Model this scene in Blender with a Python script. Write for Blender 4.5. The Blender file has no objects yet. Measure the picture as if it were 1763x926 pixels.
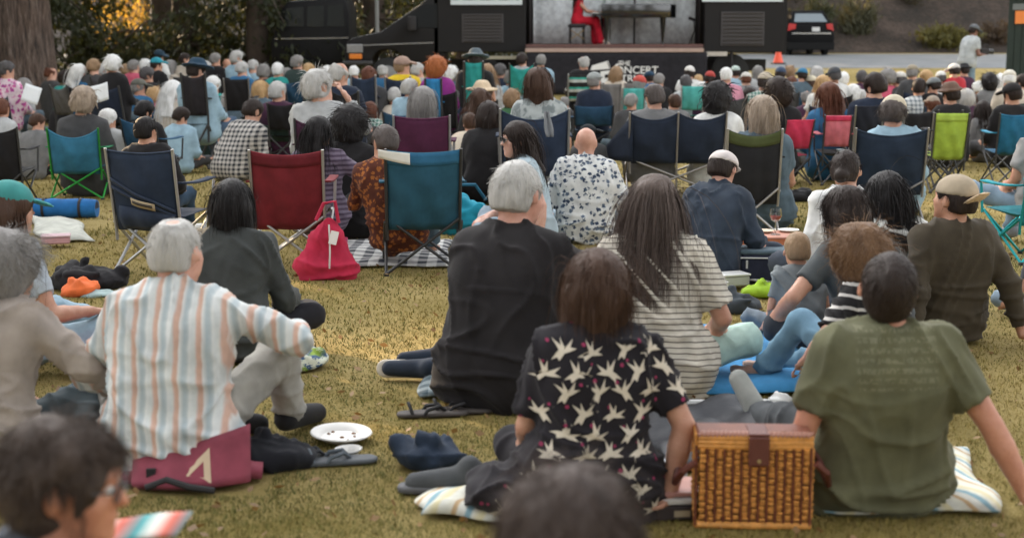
import bpy, bmesh, math, random
import numpy as np
from mathutils import Vector, Matrix
from mathutils.bvhtree import BVHTree
S = bpy.context.scene
COL = S.collection
R = math.radians
rng = np.random.default_rng(7)
random.seed(7)

# ------------------------------------------------------------------ camera
CAM_H = 1.45
F_PX = 1422.0                      # focal length in pixels of a 1024 wide frame
PITCH = math.atan((268.5 - 47.0) / F_PX)
cam = bpy.data.cameras.new('camera')
cam_o = bpy.data.objects.new('camera', cam)
COL.objects.link(cam_o)
cam_o.location = (0, 0, CAM_H)
cam_o.rotation_euler = (math.pi / 2 - PITCH, 0, 0)
cam.sensor_width = 36.0
cam.lens = 36.0 * F_PX / 1024.0
cam.clip_end = 500
cam.dof.use_dof = True
cam.dof.focus_distance = 8.2
cam.dof.aperture_fstop = 2.8
S.camera = cam_o
# ------------------------------------------------------------------ sky, sun, exposure
SUN_EL, SUN_AZ = R(21), R(-38)     # low sun behind the trees at the back left
world = bpy.data.worlds.new('World')
S.world = world
world.use_nodes = True
_nt = world.node_tree
_bg = _nt.nodes['Background']
_sky = _nt.nodes.new('ShaderNodeTexSky')
_sky.sky_type = 'NISHITA'
_sky.sun_disc = False
_sky.sun_elevation = R(32)
_sky.sun_rotation = SUN_AZ
_sky.dust_density = 3.0
_hs = _nt.nodes.new('ShaderNodeHueSaturation')      # sky colour desaturated to a neutral tone
_hs.inputs['Saturation'].default_value = 0.11
_nt.links.new(_sky.outputs[0], _hs.inputs['Color'])
_nt.links.new(_hs.outputs[0], _bg.inputs['Color'])
_bg.inputs['Strength'].default_value = 0.15
sun = bpy.data.lights.new('sun', 'SUN')
sun.energy = 3.0
sun.angle = R(0.6)
sun.color = (1.0, 0.72, 0.42)
sun_o = bpy.data.objects.new('sun', sun)
COL.objects.link(sun_o)
_ts = Vector((math.cos(SUN_EL) * math.sin(SUN_AZ), math.cos(SUN_EL) * math.cos(SUN_AZ), math.sin(SUN_EL)))
sun_o.rotation_euler = _ts.to_track_quat('Z', 'Y').to_euler()
S.view_settings.view_transform = 'Standard'
S.view_settings.look = 'None'
S.view_settings.gamma = 1.0
S.view_settings.use_curve_mapping = False
S.view_settings.exposure = 2.08
S.cycles.use_denoising = True
S.cycles.max_bounces = 6
S.cycles.transparent_max_bounces = 6

# ------------------------------------------------------------------ geometry of the place
def gz(x, y):
    """height of the lawn: level near the camera, rising gently to the road"""
    return float(np.interp(y, [-100, 24, 34, 45, 53, 60, 200], [0, 0, .40, .78, 1.14, 1.25, 1.3]))
def gz_np(y):
    return np.interp(y, [-100, 24, 34, 45, 53, 60, 200], [0, 0, .40, .78, 1.14, 1.25, 1.3])
_cp, _sp = math.cos(PITCH), math.sin(PITCH)
def W(x, y, Y):
    """point of the place seen at photo position (x, y) (1200 x 505) and lying Y metres ahead"""
    a = (x * 1024 / 1200 - 512) / F_PX
    b = -(y * 537 / 505 - 268.5) / F_PX
    d = Vector((a, _cp + b * _sp, -_sp + b * _cp))
    t = Y / d.y
    return Vector((d.x * t, Y, CAM_H + d.z * t))
def G(x, y):
    """point of the level lawn seen at photo position (x, y)"""
    a = (x * 1024 / 1200 - 512) / F_PX
    b = -(y * 537 / 505 - 268.5) / F_PX
    d = Vector((a, _cp + b * _sp, -_sp + b * _cp))
    t = CAM_H / -d.z
    return Vector((d.x * t, d.y * t, 0))

# ------------------------------------------------------------------ materials
def srgb(r, g, b):
    f = lambda c: (c / 255 / 12.92) if c / 255 <= .04045 else ((c / 255 + .055) / 1.055) ** 2.4
    return (f(r), f(g), f(b))
_mats = {}
def new_mat(name):
    m = bpy.data.materials.new(name)
    m.use_nodes = True
    nt = m.node_tree
    return m, nt, nt.nodes['Principled BSDF']
def N(nt, t, **kw):
    n = nt.nodes.new(t)
    for k, v in kw.items():
        setattr(n, k, v)
    return n
def L(nt, a, b):
    nt.links.new(a, b)
def mixcol(nt, fac, a, b, blend='MIX'):
    n = N(nt, 'ShaderNodeMix', data_type='RGBA', blend_type=blend)
    for s, v in ((n.inputs[0], fac), (n.inputs[6], a), (n.inputs[7], b)):
        if isinstance(v, (int, float)):
            s.default_value = v
        elif isinstance(v, tuple):
            s.default_value = (*v[:3], 1)
        else:
            L(nt, v, s)
    return n.outputs[2]
def noise(nt, scale, detail=3, rough=.55, vec=None, stretch=None):
    n = N(nt, 'ShaderNodeTexNoise')
    n.inputs['Scale'].default_value = scale
    n.inputs['Detail'].default_value = detail
    n.inputs['Roughness'].default_value = rough
    tc = N(nt, 'ShaderNodeTexCoord')
    v = vec or tc.outputs['Object']
    if stretch:
        mp = N(nt, 'ShaderNodeMapping')
        mp.inputs['Scale'].default_value = stretch
        L(nt, v, mp.inputs['Vector'])
        v = mp.outputs[0]
    L(nt, v, n.inputs['Vector'])
    return n.outputs['Fac']
def ramp(nt, fac, stops, interp='LINEAR'):
    n = N(nt, 'ShaderNodeValToRGB')
    cr = n.color_ramp
    cr.interpolation = interp
    while len(cr.elements) < len(stops):
        cr.elements.new(0.5)
    for e, (p, c) in zip(cr.elements, stops):
        e.position = p
        e.color = (*c, 1) if len(c) == 3 else c
    L(nt, fac, n.inputs[0])
    return n.outputs[0]
def mth(nt, op, a, b=None):
    n = N(nt, 'ShaderNodeMath', operation=op)
    for s, v in zip(n.inputs, (a, b)):
        if v is None:
            continue
        if isinstance(v, (int, float)):
            s.default_value = v
        else:
            L(nt, v, s)
    return n.outputs[0]
def bump(nt, bsdf, h, strength=.3, dist=.01):
    n = N(nt, 'ShaderNodeBump')
    n.inputs['Strength'].default_value = strength
    n.inputs['Distance'].default_value = dist
    L(nt, h, n.inputs['Height'])
    L(nt, n.outputs[0], bsdf.inputs['Normal'])
def xyz(nt):
    tc = N(nt, 'ShaderNodeTexCoord')
    s = N(nt, 'ShaderNodeSeparateXYZ')
    L(nt, tc.outputs['Object'], s.inputs[0])
    return s.outputs
def key(name, col, *a):
    return (name,) + tuple(round(c, 4) for c in col) + a
def plain(name, col, rough=.6, metal=0., var=.12, scale=18, bmp=.15, spec=.5, coat=0.):
    k = key('plain' + name, col, rough, metal, var)
    if k in _mats:
        return _mats[k]
    m, nt, b = new_mat(name)
    f = noise(nt, scale, 4)
    c = mixcol(nt, f, tuple(x * (1 - var) for x in col), tuple(min(1, x * (1 + var)) for x in col))
    L(nt, c, b.inputs['Base Color'])
    b.inputs['Roughness'].default_value = rough
    b.inputs['Metallic'].default_value = metal
    b.inputs['Specular IOR Level'].default_value = spec
    b.inputs['Coat Weight'].default_value = coat
    if bmp:
        bump(nt, b, noise(nt, scale * 3, 4), bmp, .004)
    _mats[k] = m
    return m
def cloth_finish(nt, b, col_socket, wr=.5, rough=.9):
    f = noise(nt, 9, 4)
    c = mixcol(nt, 1.0, col_socket, ramp(nt, f, [(.25, (.68, .68, .68)), (.75, (1.18, 1.17, 1.15))]), 'MULTIPLY')
    L(nt, c, b.inputs['Base Color'])
    b.inputs['Roughness'].default_value = rough
    b.inputs['Specular IOR Level'].default_value = .25
    b.inputs['Sheen Weight'].default_value = .06
    b.inputs['Sheen Roughness'].default_value = .5
    h1 = noise(nt, 6, 2, .5, stretch=(1.2, 1, .45))
    h2 = noise(nt, 260, 2)
    rn = N(nt, 'ShaderNodeTexNoise', noise_type='RIDGED_MULTIFRACTAL')
    rn.inputs['Scale'].default_value = 4.5; rn.inputs['Detail'].default_value = 2.0
    tcr = N(nt, 'ShaderNodeTexCoord'); mpr = N(nt, 'ShaderNodeMapping'); mpr.inputs['Scale'].default_value = (1.3, 1.3, .55); mpr.inputs['Rotation'].default_value = (.2, .45, .1)
    L(nt, tcr.outputs['Object'], mpr.inputs['Vector']); L(nt, mpr.outputs[0], rn.inputs['Vector'])
    h = mth(nt, 'ADD', mth(nt, 'ADD', h1, mth(nt, 'MULTIPLY', rn.outputs['Fac'], .35)), mth(nt, 'MULTIPLY', h2, .03))
    bump(nt, b, h, wr * .6, .035)
def cloth(col, wr=.55, name='cloth', rough=.9):
    k = key(name, col, wr)
    if k in _mats:
        return _mats[k]
    m, nt, b = new_mat(name)
    rgb = N(nt, 'ShaderNodeRGB')
    rgb.outputs[0].default_value = (*col, 1)
    cloth_finish(nt, b, rgb.outputs[0], wr, rough)
    _mats[k] = m
    return m
def banded(name, axis, period, stops, wr=.5, warp=.004, shift=0.0):
    """cloth with printed bands; axis is a direction in the object's own space"""
    k = ('banded', name)
    if k in _mats:
        return _mats[k]
    m, nt, b = new_mat(name)
    o = xyz(nt)
    v = None
    for i in range(3):
        if axis[i]:
            t = mth(nt, 'MULTIPLY', o[i], axis[i])
            v = t if v is None else mth(nt, 'ADD', v, t)
    v = mth(nt, 'ADD', v, mth(nt, 'MULTIPLY', noise(nt, 9, 2), warp * 4))
    v = mth(nt, 'FRACT', mth(nt, 'ADD', mth(nt, 'MULTIPLY', v, 1 / period), 10 + shift))
    cloth_finish(nt, b, ramp(nt, v, stops, 'LINEAR'), wr)
    _mats[k] = m
    return m
def checks(name, ax1, ax2, period, c1, c2, wr=.4):
    k = ('checks', name)
    if k in _mats:
        return _mats[k]
    m, nt, b = new_mat(name)
    o = xyz(nt)
    fs = []
    for ax in (ax1, ax2):
        v = mth(nt, 'FRACT', mth(nt, 'ADD', mth(nt, 'MULTIPLY', o[ax], 1 / period), 20))
        fs.append(ramp(nt, v, [(.0, (0, 0, 0)), (.46, (0, 0, 0)), (.54, (1, 1, 1)), (.96, (1, 1, 1)), (1, (0, 0, 0))]))
    f = mth(nt, 'MULTIPLY', mth(nt, 'ADD', fs[0], fs[1]), .5)
    cloth_finish(nt, b, mixcol(nt, f, c1, c2), wr)
    _mats[k] = m
    return m
def blotch(name, base, ink, scale, thr, wr=.4, ink2=None):
    k = ('blotch', name)
    if k in _mats:
        return _mats[k]
    m, nt, b = new_mat(name)
    vo = N(nt, 'ShaderNodeTexVoronoi')
    vo.inputs['Scale'].default_value = scale
    tc = N(nt, 'ShaderNodeTexCoord')
    nz = N(nt, 'ShaderNodeTexNoise')
    nz.inputs['Scale'].default_value = scale * 1.6
    va = N(nt, 'ShaderNodeVectorMath', operation='MULTIPLY_ADD')
    L(nt, nz.outputs['Color'], va.inputs[0])
    va.inputs[1].default_value = (.9 / scale, .9 / scale, .9 / scale)
    L(nt, tc.outputs['Object'], va.inputs[2])
    L(nt, va.outputs[0], vo.inputs['Vector'])
    f = ramp(nt, vo.outputs['Distance'], [(thr - .05, (1, 1, 1)), (thr + .05, (0, 0, 0))])
    inkc = ink if ink2 is None else mixcol(nt, ramp(nt, noise(nt, scale * .8, 1), [(.45, (0, 0, 0)), (.55, (1, 1, 1))]), ink, ink2)
    cloth_finish(nt, b, mixcol(nt, f, base, inkc), wr)
    _mats[k] = m
    return m
def skin_mat(col=(.52, .29, .20)):
    k = key('skin', col)
    if k in _mats:
        return _mats[k]
    m, nt, b = new_mat('skin')
    f = ramp(nt, noise(nt, 16, 5, .65), [(.3, (0, 0, 0)), (.7, (1, 1, 1))])
    c = mixcol(nt, f, (col[0] * .86, col[1] * .74, col[2] * .70), (min(1, col[0] * 1.08), col[1] * 1.08, col[2] * 1.06))
    c = mixcol(nt, ramp(nt, noise(nt, 130, 2), [(.60, (0, 0, 0)), (.72, (.35, .35, .35))]), c, (col[0] * .7, col[1] * .5, col[2] * .4))
    L(nt, c, b.inputs['Base Color'])
    b.inputs['Roughness'].default_value = .5
    b.inputs['Subsurface Weight'].default_value = .12
    b.inputs['Subsurface Radius'].default_value = (.012, .005, .003)
    b.inputs['Subsurface Scale'].default_value = 1.0
    bump(nt, b, noise(nt, 160, 3), .12, .002)
    _mats[k] = m
    return m
def hair_mat(col, streak=None):
    k = key('hair', col, streak)
    if k in _mats:
        return _mats[k]
    m, nt, b = new_mat('hair')
    at = N(nt, 'ShaderNodeAttribute', attribute_name='tone')
    c2 = streak or tuple(min(1, x * 1.55 + .004) for x in col)
    f = mth(nt, 'MULTIPLY', mth(nt, 'ADD', at.outputs['Fac'], noise(nt, 55, 3, .6, stretch=(1, 1, .2))), .6)
    L(nt, mixcol(nt, f, tuple(x * .6 for x in col), c2), b.inputs['Base Color'])
    b.inputs['Roughness'].default_value = .55
    b.inputs['Specular IOR Level'].default_value = .22
    bump(nt, b, noise(nt, 90, 3, .6, stretch=(1, 1, .15)), .6, .01)
    _mats[k] = m
    return m
def metal(col=(.5, .5, .5), rough=.35, name='tube'):
    return plain(name, col, rough, .85, .1, 30, .05)

# ------------------------------------------------------------------ objects
def tag(o, label=None, cat=None, group=None, kind=None):
    if label: o['label'] = label
    if cat: o['category'] = cat
    if group: o['group'] = group
    if kind: o['kind'] = kind
    return o
def empty(name, loc=(0, 0, 0), rz=0, label=None, cat=None, group=None):
    o = bpy.data.objects.new(name, None)
    COL.objects.link(o)
    o.empty_display_size = .1
    o.location = loc
    o.rotation_euler = (0, 0, rz)
    return tag(o, label, cat, group)
def link(name, me, mat=None, parent=None, smooth=True):
    o = bpy.data.objects.new(name, me)
    COL.objects.link(o)
    if mat is not None:
        me.materials.append(mat)
    if parent is not None:
        o.parent = parent
    if smooth:
        me.polygons.foreach_set('use_smooth', np.ones(len(me.polygons), bool))
    return o
def np_mesh(name, V, Q):
    """mesh from arrays: V (n,3), Q (m,3 or 4)"""
    me = bpy.data.meshes.new(name)
    V = np.asarray(V, np.float32); Q = np.asarray(Q, np.int32)
    k = Q.shape[1]
    me.vertices.add(len(V)); me.vertices.foreach_set('co', V.ravel())
    me.loops.add(Q.size); me.loops.foreach_set('vertex_index', Q.ravel())
    me.polygons.add(len(Q)); me.polygons.foreach_set('loop_start', np.arange(0, Q.size, k, dtype=np.int32))
    try:
        me.polygons.foreach_set('loop_total', np.full(len(Q), k, np.int32))
    except Exception:
        pass
    me.update(calc_edges=True)
    return me
class MB:
    """collects simple shapes into one mesh"""
    def __init__(s): s.v = []; s.f = []
    def add(s, vs, fs):
        n = len(s.v); s.v += [tuple(v) for v in vs]; s.f += [tuple(i + n for i in f) for f in fs]; return s
    def box(s, c, d, rot=None, bevel=0):
        x, y, z = d[0] / 2, d[1] / 2, d[2] / 2
        if bevel:
            q = bevel
            vs = []
            for sx in (-1, 1):
                for sy in (-1, 1):
                    for sz in (-1, 1):
                        vs += [(sx * x, sy * (y - q), sz * (z - q)), (sx * (x - q), sy * y, sz * (z - q)), (sx * (x - q), sy * (y - q), sz * z)]
            bm = bmesh.new()
            for v in vs: bm.verts.new(v)
            bmesh.ops.convex_hull(bm, input=bm.verts)
            bm.verts.index_update()
            P = [v.co.copy() for v in bm.verts]; Fs = [[v.index for v in f.verts] for f in bm.faces]
            bm.free()
        else:
            P = [Vector((sx * x, sy * y, sz * z)) for sx in (-1, 1) for sy in (-1, 1) for sz in (-1, 1)]
            Fs = [(0, 1, 3, 2), (4, 6, 7, 5), (0, 4, 5, 1), (2, 3, 7, 6), (0, 2, 6, 4), (1, 5, 7, 3)]
        if rot is not None:
            P = [rot @ p for p in P]
        c = Vector(c)
        return s.add([p + c for p in P], Fs)
    def tube(s, pts, r, n=8, cap=True):
        pts = [Vector(p) for p in pts]
        rs = r if isinstance(r, (list, tuple)) else [r] * len(pts)
        base = len(s.v); up = None
        for i, p in enumerate(pts):
            t = (pts[min(i + 1, len(pts) - 1)] - pts[max(i - 1, 0)]).normalized()
            if up is None:
                up = t.orthogonal().normalized()
            up = (up - t * up.dot(t)).normalized()
            w = t.cross(up)
            for k in range(n):
                a = 2 * math.pi * k / n
                s.v.append(tuple(p + (up * math.cos(a) + w * math.sin(a)) * rs[i]))
        for i in range(len(pts) - 1):
            for k in range(n):
                a = base + i * n + k; b = base + i * n + (k + 1) % n
                s.f.append((a, b, b + n, a + n))
        if cap:
            s.f.append(tuple(base + k for k in range(n))[::-1])
            s.f.append(tuple(base + (len(pts) - 1) * n + k for k in range(n)))
        return s
    def lathe(s, prof, c=(0, 0, 0), n=24, axis='z'):
        base = len(s.v)
        for (r, z) in prof:
            for k in range(n):
                a = 2 * math.pi * k / n
                p = (r * math.cos(a), r * math.sin(a), z)
                if axis == 'x': p = (p[2], p[0], p[1])
                if axis == 'y': p = (p[0], p[2], p[1])
                s.v.append((p[0] + c[0], p[1] + c[1], p[2] + c[2]))
        for i in range(len(prof) - 1):
            for k in range(n):
                a = base + i * n + k; b = base + i * n + (k + 1) % n
                s.f.append((a, b, b + n, a + n))
        return s
    def prism(s, poly, y0, y1, plane='xz'):
        """extrude a 2-D outline between two depths"""
        n = len(poly); base = len(s.v)
        for y in (y0, y1):
            for (a, b) in poly:
                s.v.append((a, y, b) if plane == 'xz' else ((y, a, b) if plane == 'yz' else (a, b, y)))
        s.f.append(tuple(base + i for i in range(n)))
        s.f.append(tuple(base + n + i for i in range(n))[::-1])
        for i in range(n):
            j = (i + 1) % n
            s.f.append((base + i, base + n + i, base + n + j, base + j))
        return s
    def build(s, name, mat=None, parent=None, smooth=False, bevel=0):
        me = bpy.data.meshes.new(name)
        me.from_pydata(s.v, [], s.f)
        bm = bmesh.new(); bm.from_mesh(me)
        bmesh.ops.recalc_face_normals(bm, faces=bm.faces)
        if bevel:
            bmesh.ops.bevel(bm, geom=[e for e in bm.edges if e.calc_face_angle(0) > .6], offset=bevel, segments=2, affect='EDGES', profile=.6, clamp_overlap=True)
        bm.to_mesh(me); bm.free()
        o = link(name, me, mat, parent, False)
        if smooth:
            me.polygons.foreach_set('use_smooth', np.ones(len(me.polygons), bool))
            me.set_sharp_from_angle(angle=R(42))
        return o

# ------------------------------------------------------------------ organic shapes: fields turned into one surface
def wob(P, freq, seed, oct=3):
    """smooth pseudo noise in -1..1 for an array of points"""
    r = np.random.default_rng(seed)
    out = np.zeros(len(P)); amp = 1.0; tot = 0
    Q = P.astype(np.float64)
    for o in range(oct):
        for _ in range(3):
            k = r.normal(size=3); k *= freq / np.linalg.norm(k) * r.uniform(.7, 1.3)
            k2 = r.normal(size=3); k2 *= freq * .6 / np.linalg.norm(k2)
            out += amp * np.sin(Q @ k + 1.3 * np.sin(Q @ k2 + r.uniform(0, 6)) + r.uniform(0, 6)) / 3
        tot += amp; amp *= .5; freq *= 2.1
    return out / tot
def cap_(a, b, ra, rb=None, k=.03, cut=None, op='u'):
    return ('c', np.array(a, float), np.array(b, float), ra, ra if rb is None else rb, k, cut, op)
def ell_(c, r, M=None, k=.03, cut=None, op='u'):
    return ('e', np.array(c, float), np.array(r, float), np.eye(3) if M is None else np.array(M, float), k, cut, op)
def prim_box(p):
    if p[0] == 'c':
        lo = np.minimum(p[1] - p[3], p[2] - p[4]); hi = np.maximum(p[1] + p[3], p[2] + p[4])
    else:
        e = np.abs(p[3]) @ p[2]
        lo, hi = p[1] - e, p[1] + e
    return lo, hi
def prim_d(p, X, Y, Z):
    if p[0] == 'c':
        a, b, ra, rb = p[1:5]
        ba = b - a; l2 = max(float(ba @ ba), 1e-9)
        px, py, pz = X - a[0], Y - a[1], Z - a[2]
        t = np.clip((px * ba[0] + py * ba[1] + pz * ba[2]) / l2, 0, 1)
        d = np.sqrt((px - ba[0] * t) ** 2 + (py - ba[1] * t) ** 2 + (pz - ba[2] * t) ** 2) - (ra + (rb - ra) * t)
        cut = p[6]
    else:
        c, r, M = p[1:4]
        px, py, pz = X - c[0], Y - c[1], Z - c[2]
        q = [(M[0, i] * px + M[1, i] * py + M[2, i] * pz) / r[i] for i in range(3)]
        k0 = np.sqrt(q[0] ** 2 + q[1] ** 2 + q[2] ** 2) + 1e-9
        k1 = np.sqrt((q[0] / r[0]) ** 2 + (q[1] / r[1]) ** 2 + (q[2] / r[2]) ** 2) + 1e-9
        d = k0 * (k0 - 1) / k1
        cut = p[5]
    if cut is not None:
        for pt, n in cut:
            d = np.maximum(d, (X - pt[0]) * n[0] + (Y - pt[1]) * n[1] + (Z - pt[2]) * n[2])
    return d
_E = [((0,0,0),(1,0,0)),((0,1,0),(1,1,0)),((0,0,1),(1,0,1)),((0,1,1),(1,1,1)),((0,0,0),(0,1,0)),((1,0,0),(1,1,0)),((0,0,1),(0,1,1)),((1,0,1),(1,1,1)),((0,0,0),(0,0,1)),((1,0,0),(1,0,1)),((0,1,0),(0,1,1)),((1,1,0),(1,1,1))]
def field_mesh(prims, h):
    """-> V, Q of the surface of smoothly joined primitives, cells of size h"""
    los, his = zip(*[prim_box(p) for p in prims if p[-1] == 'u'])
    lo = np.min(los, 0) - 3 * h; hi = np.max(his, 0) + 3 * h
    n = np.ceil((hi - lo) / h).astype(int) + 1
    F = np.full(tuple(n), .25, np.float32)
    ax = [(lo[i] + np.arange(n[i]) * h).astype(np.float32) for i in range(3)]
    for p in prims:
        kk = p[5] if p[0] == 'c' else p[4]
        a, b = prim_box(p)
        m = kk + 2 * h
        i0 = np.maximum(np.floor((a - m - lo) / h).astype(int), 0)
        i1 = np.minimum(np.ceil((b + m - lo) / h).astype(int) + 1, n)
        if np.any(i1 <= i0): continue
        sl = tuple(slice(i0[i], i1[i]) for i in range(3))
        X = ax[0][sl[0]][:, None, None]; Y = ax[1][sl[1]][None, :, None]; Z = ax[2][sl[2]][None, None, :]
        d = prim_d(p, X, Y, Z)
        f = F[sl]
        if p[-1] == 'u':
            g = np.maximum(kk - np.abs(f - d), 0) / kk
            F[sl] = np.minimum(f, d) - g * g * kk * .25
        else:
            F[sl] = np.maximum(f, -d)
    for i in range(3):                                      # closed at the borders
        s = [slice(None)] * 3
        s[i] = 0; F[tuple(s)] = .1
        s[i] = -1; F[tuple(s)] = .1
    ins = F < 0
    c = ins[:-1, :-1, :-1].astype(np.int8)
    cnt = sum(ins[dx:n[0]-1+dx, dy:n[1]-1+dy, dz:n[2]-1+dz].astype(np.int8) for dx in (0,1) for dy in (0,1) for dz in (0,1))
    act = (cnt > 0) & (cnt < 8)
    I = np.argwhere(act)
    if len(I) == 0:
        return None
    idx = np.full(act.shape, -1, np.int32); idx[act] = np.arange(len(I))
    acc = np.zeros((len(I), 3)); num = np.zeros(len(I))
    for a, b in _E:
        fa = F[I[:,0]+a[0], I[:,1]+a[1], I[:,2]+a[2]]; fb = F[I[:,0]+b[0], I[:,1]+b[1], I[:,2]+b[2]]
        x = (fa < 0) != (fb < 0)
        t = np.where(x, fa / np.where(np.abs(fa - fb) < 1e-9, 1, fa - fb), 0)
        a_, b_ = np.array(a), np.array(b)
        acc += np.where(x[:, None], a_ + t[:, None] * (b_ - a_), 0); num += x
    V = (I + acc / num[:, None]) * h + lo
    Qs = []
    for axn in range(3):
        s0 = [slice(1, -1)] * 3; s1 = [slice(1, -1)] * 3
        s0[axn] = slice(0, -1); s1[axn] = slice(1, None)
        A = ins[tuple(s0)]; B = ins[tuple(s1)]
        E = np.argwhere(A != B)
        if not len(E): continue
        flip = A[E[:,0], E[:,1], E[:,2]]
        off = np.ones(3, int); off[axn] = 0
        P = E + off
        u, v = [(1, 2), (2, 0), (0, 1)][axn]
        def at(du, dv):
            q = P.copy(); q[:, u] -= du; q[:, v] -= dv
            return idx[q[:,0], q[:,1], q[:,2]]
        q = np.stack([at(1, 1), at(0, 1), at(0, 0), at(1, 0)], 1)
        q[~flip] = q[~flip][:, ::-1]
        Qs.append(q)
    Q = np.concatenate(Qs)
    Q = Q[(Q >= 0).all(1)]
    return V, Q
def vnormals(V, Q):
    fn = np.cross(V[Q[:, 2]] - V[Q[:, 0]], V[Q[:, 3]] - V[Q[:, 1]])
    vn = np.zeros_like(V)
    for i in range(4):
        np.add.at(vn, Q[:, i], fn)
    return vn / (np.linalg.norm(vn, axis=1, keepdims=True) + 1e-12)
def field_obj(name, prims, h, mat, parent, disp=0, freq=20, seed=1, stretch=(1, 1, 1), tone=False, ridge=0):
    r = field_mesh(prims, h)
    if r is None: return None
    V, Q = r
    if disp:
        nn = vnormals(V, Q)
        dd = disp * wob(V * np.array(stretch), freq, seed)
        if ridge:                                            # sharp cloth folds
            c, s = math.cos(.45), math.sin(.45)
            Ra = np.array([[c, 0, s], [0, 1, 0], [-s, 0, c]]); Rb = Ra.T
            lo, hi = V[:, 2].min(), V[:, 2].max()
            t = (V[:, 2] - lo) / (hi - lo + 1e-6)
            wv = V + .03 * np.stack([wob(V, 11, seed + 71, 1), wob(V, 12, seed + 72, 1), wob(V, 10, seed + 73, 1)], 1)
            r1 = 1 - np.abs(wob((wv @ Ra) * np.array([1, .8, .25]), 34, seed + 40, 1))
            r2 = 1 - np.abs(wob((wv @ Rb) * np.array([1, .8, .25]), 38, seed + 50, 1))
            r3 = 1 - np.abs(wob(wv * np.array([.28, .4, 1]), 44, seed + 60, 1))
            m1 = np.clip(.5 + wob(V, 7, seed + 81, 1) * 1.2, 0, 1)
            dd = dd + ridge * (r1 ** 6 * .8 * (.3 + .7 * t) * m1 + r2 ** 6 * .8 * (.3 + .7 * t) * (1 - m1) + r3 ** 6 * .95 * np.clip(1.15 - 1.4 * t, 0, 1) - .2)
        if ridge: dd = np.maximum(dd, -.005)
        V = V + nn * dd[:, None]
    me = np_mesh(name, V, Q)
    o = link(name, me, mat, parent)
    if tone:
        at = me.attributes.new('tone', 'FLOAT', 'POINT')
        at.data.foreach_set('value', (.35 + .25 * wob(V * np.array((1, 1, .4)), 90, seed + 3)).astype(np.float32))
    return o
def eval_prims(prims, P):
    d = np.full(len(P), 9.0)
    for p in prims:
        if p[-1] != 'u': continue
        d = np.minimum(d, prim_d(p, P[:, 0], P[:, 1], P[:, 2]))
    return d
# ------------------------------------------------------------------ people
def rotm(yaw=0, pitch=0, roll=0):
    """head frame: yaw to the left +, pitch looking down +, roll"""
    return np.array(Matrix.Rotation(R(yaw), 3, 'Z') @ Matrix.Rotation(R(-pitch), 3, 'X') @ Matrix.Rotation(R(roll), 3, 'Y'))
def ik(s, t, l1, l2, hint):
    s, t, hint = map(lambda v: np.array(v, float), (s, t, hint))
    d = t - s; D = np.linalg.norm(d)
    mx = (l1 + l2) * .995
    if D > mx:
        t = s + d / D * mx; d = t - s; D = mx
    u = d / D
    a = (l1 * l1 - l2 * l2 + D * D) / (2 * D)
    hgt = math.sqrt(max(l1 * l1 - a * a, 0))
    p = hint - u * (hint @ u); p /= np.linalg.norm(p) + 1e-9
    return s + u * a + p * hgt, t
HAIRS = dict(black=((.012, .010, .010), None), dark=((.022, .014, .011), None), brown=((.055, .028, .017), None), redbrown=((.10, .035, .018), None),
             auburn=((.32, .10, .03), None), blond=((.42, .27, .13), None), tan=((.25, .16, .09), None), grey=((.20, .19, .18), None), dgrey=((.07, .065, .065), None),
             silver=((.40, .39, .37), None), white=((.68, .67, .63), None), ash=((.14, .09, .065), (.52, .42, .32)), curl=((.05, .028, .018), (.27, .15, .075)), saltp=((.042, .031, .026), (.15, .125, .115)))
LEGS = dict(cross=[((.33, .30, .17), (-.10, .40, .075), (-.22, .43, .05))], knees=[((.17, .36, .46), (.15, .60, .07), (.16, .75, .04))],
            straight=[((.14, .44, .14), (.17, .85, .07), (.20, .92, .16))], )
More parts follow.
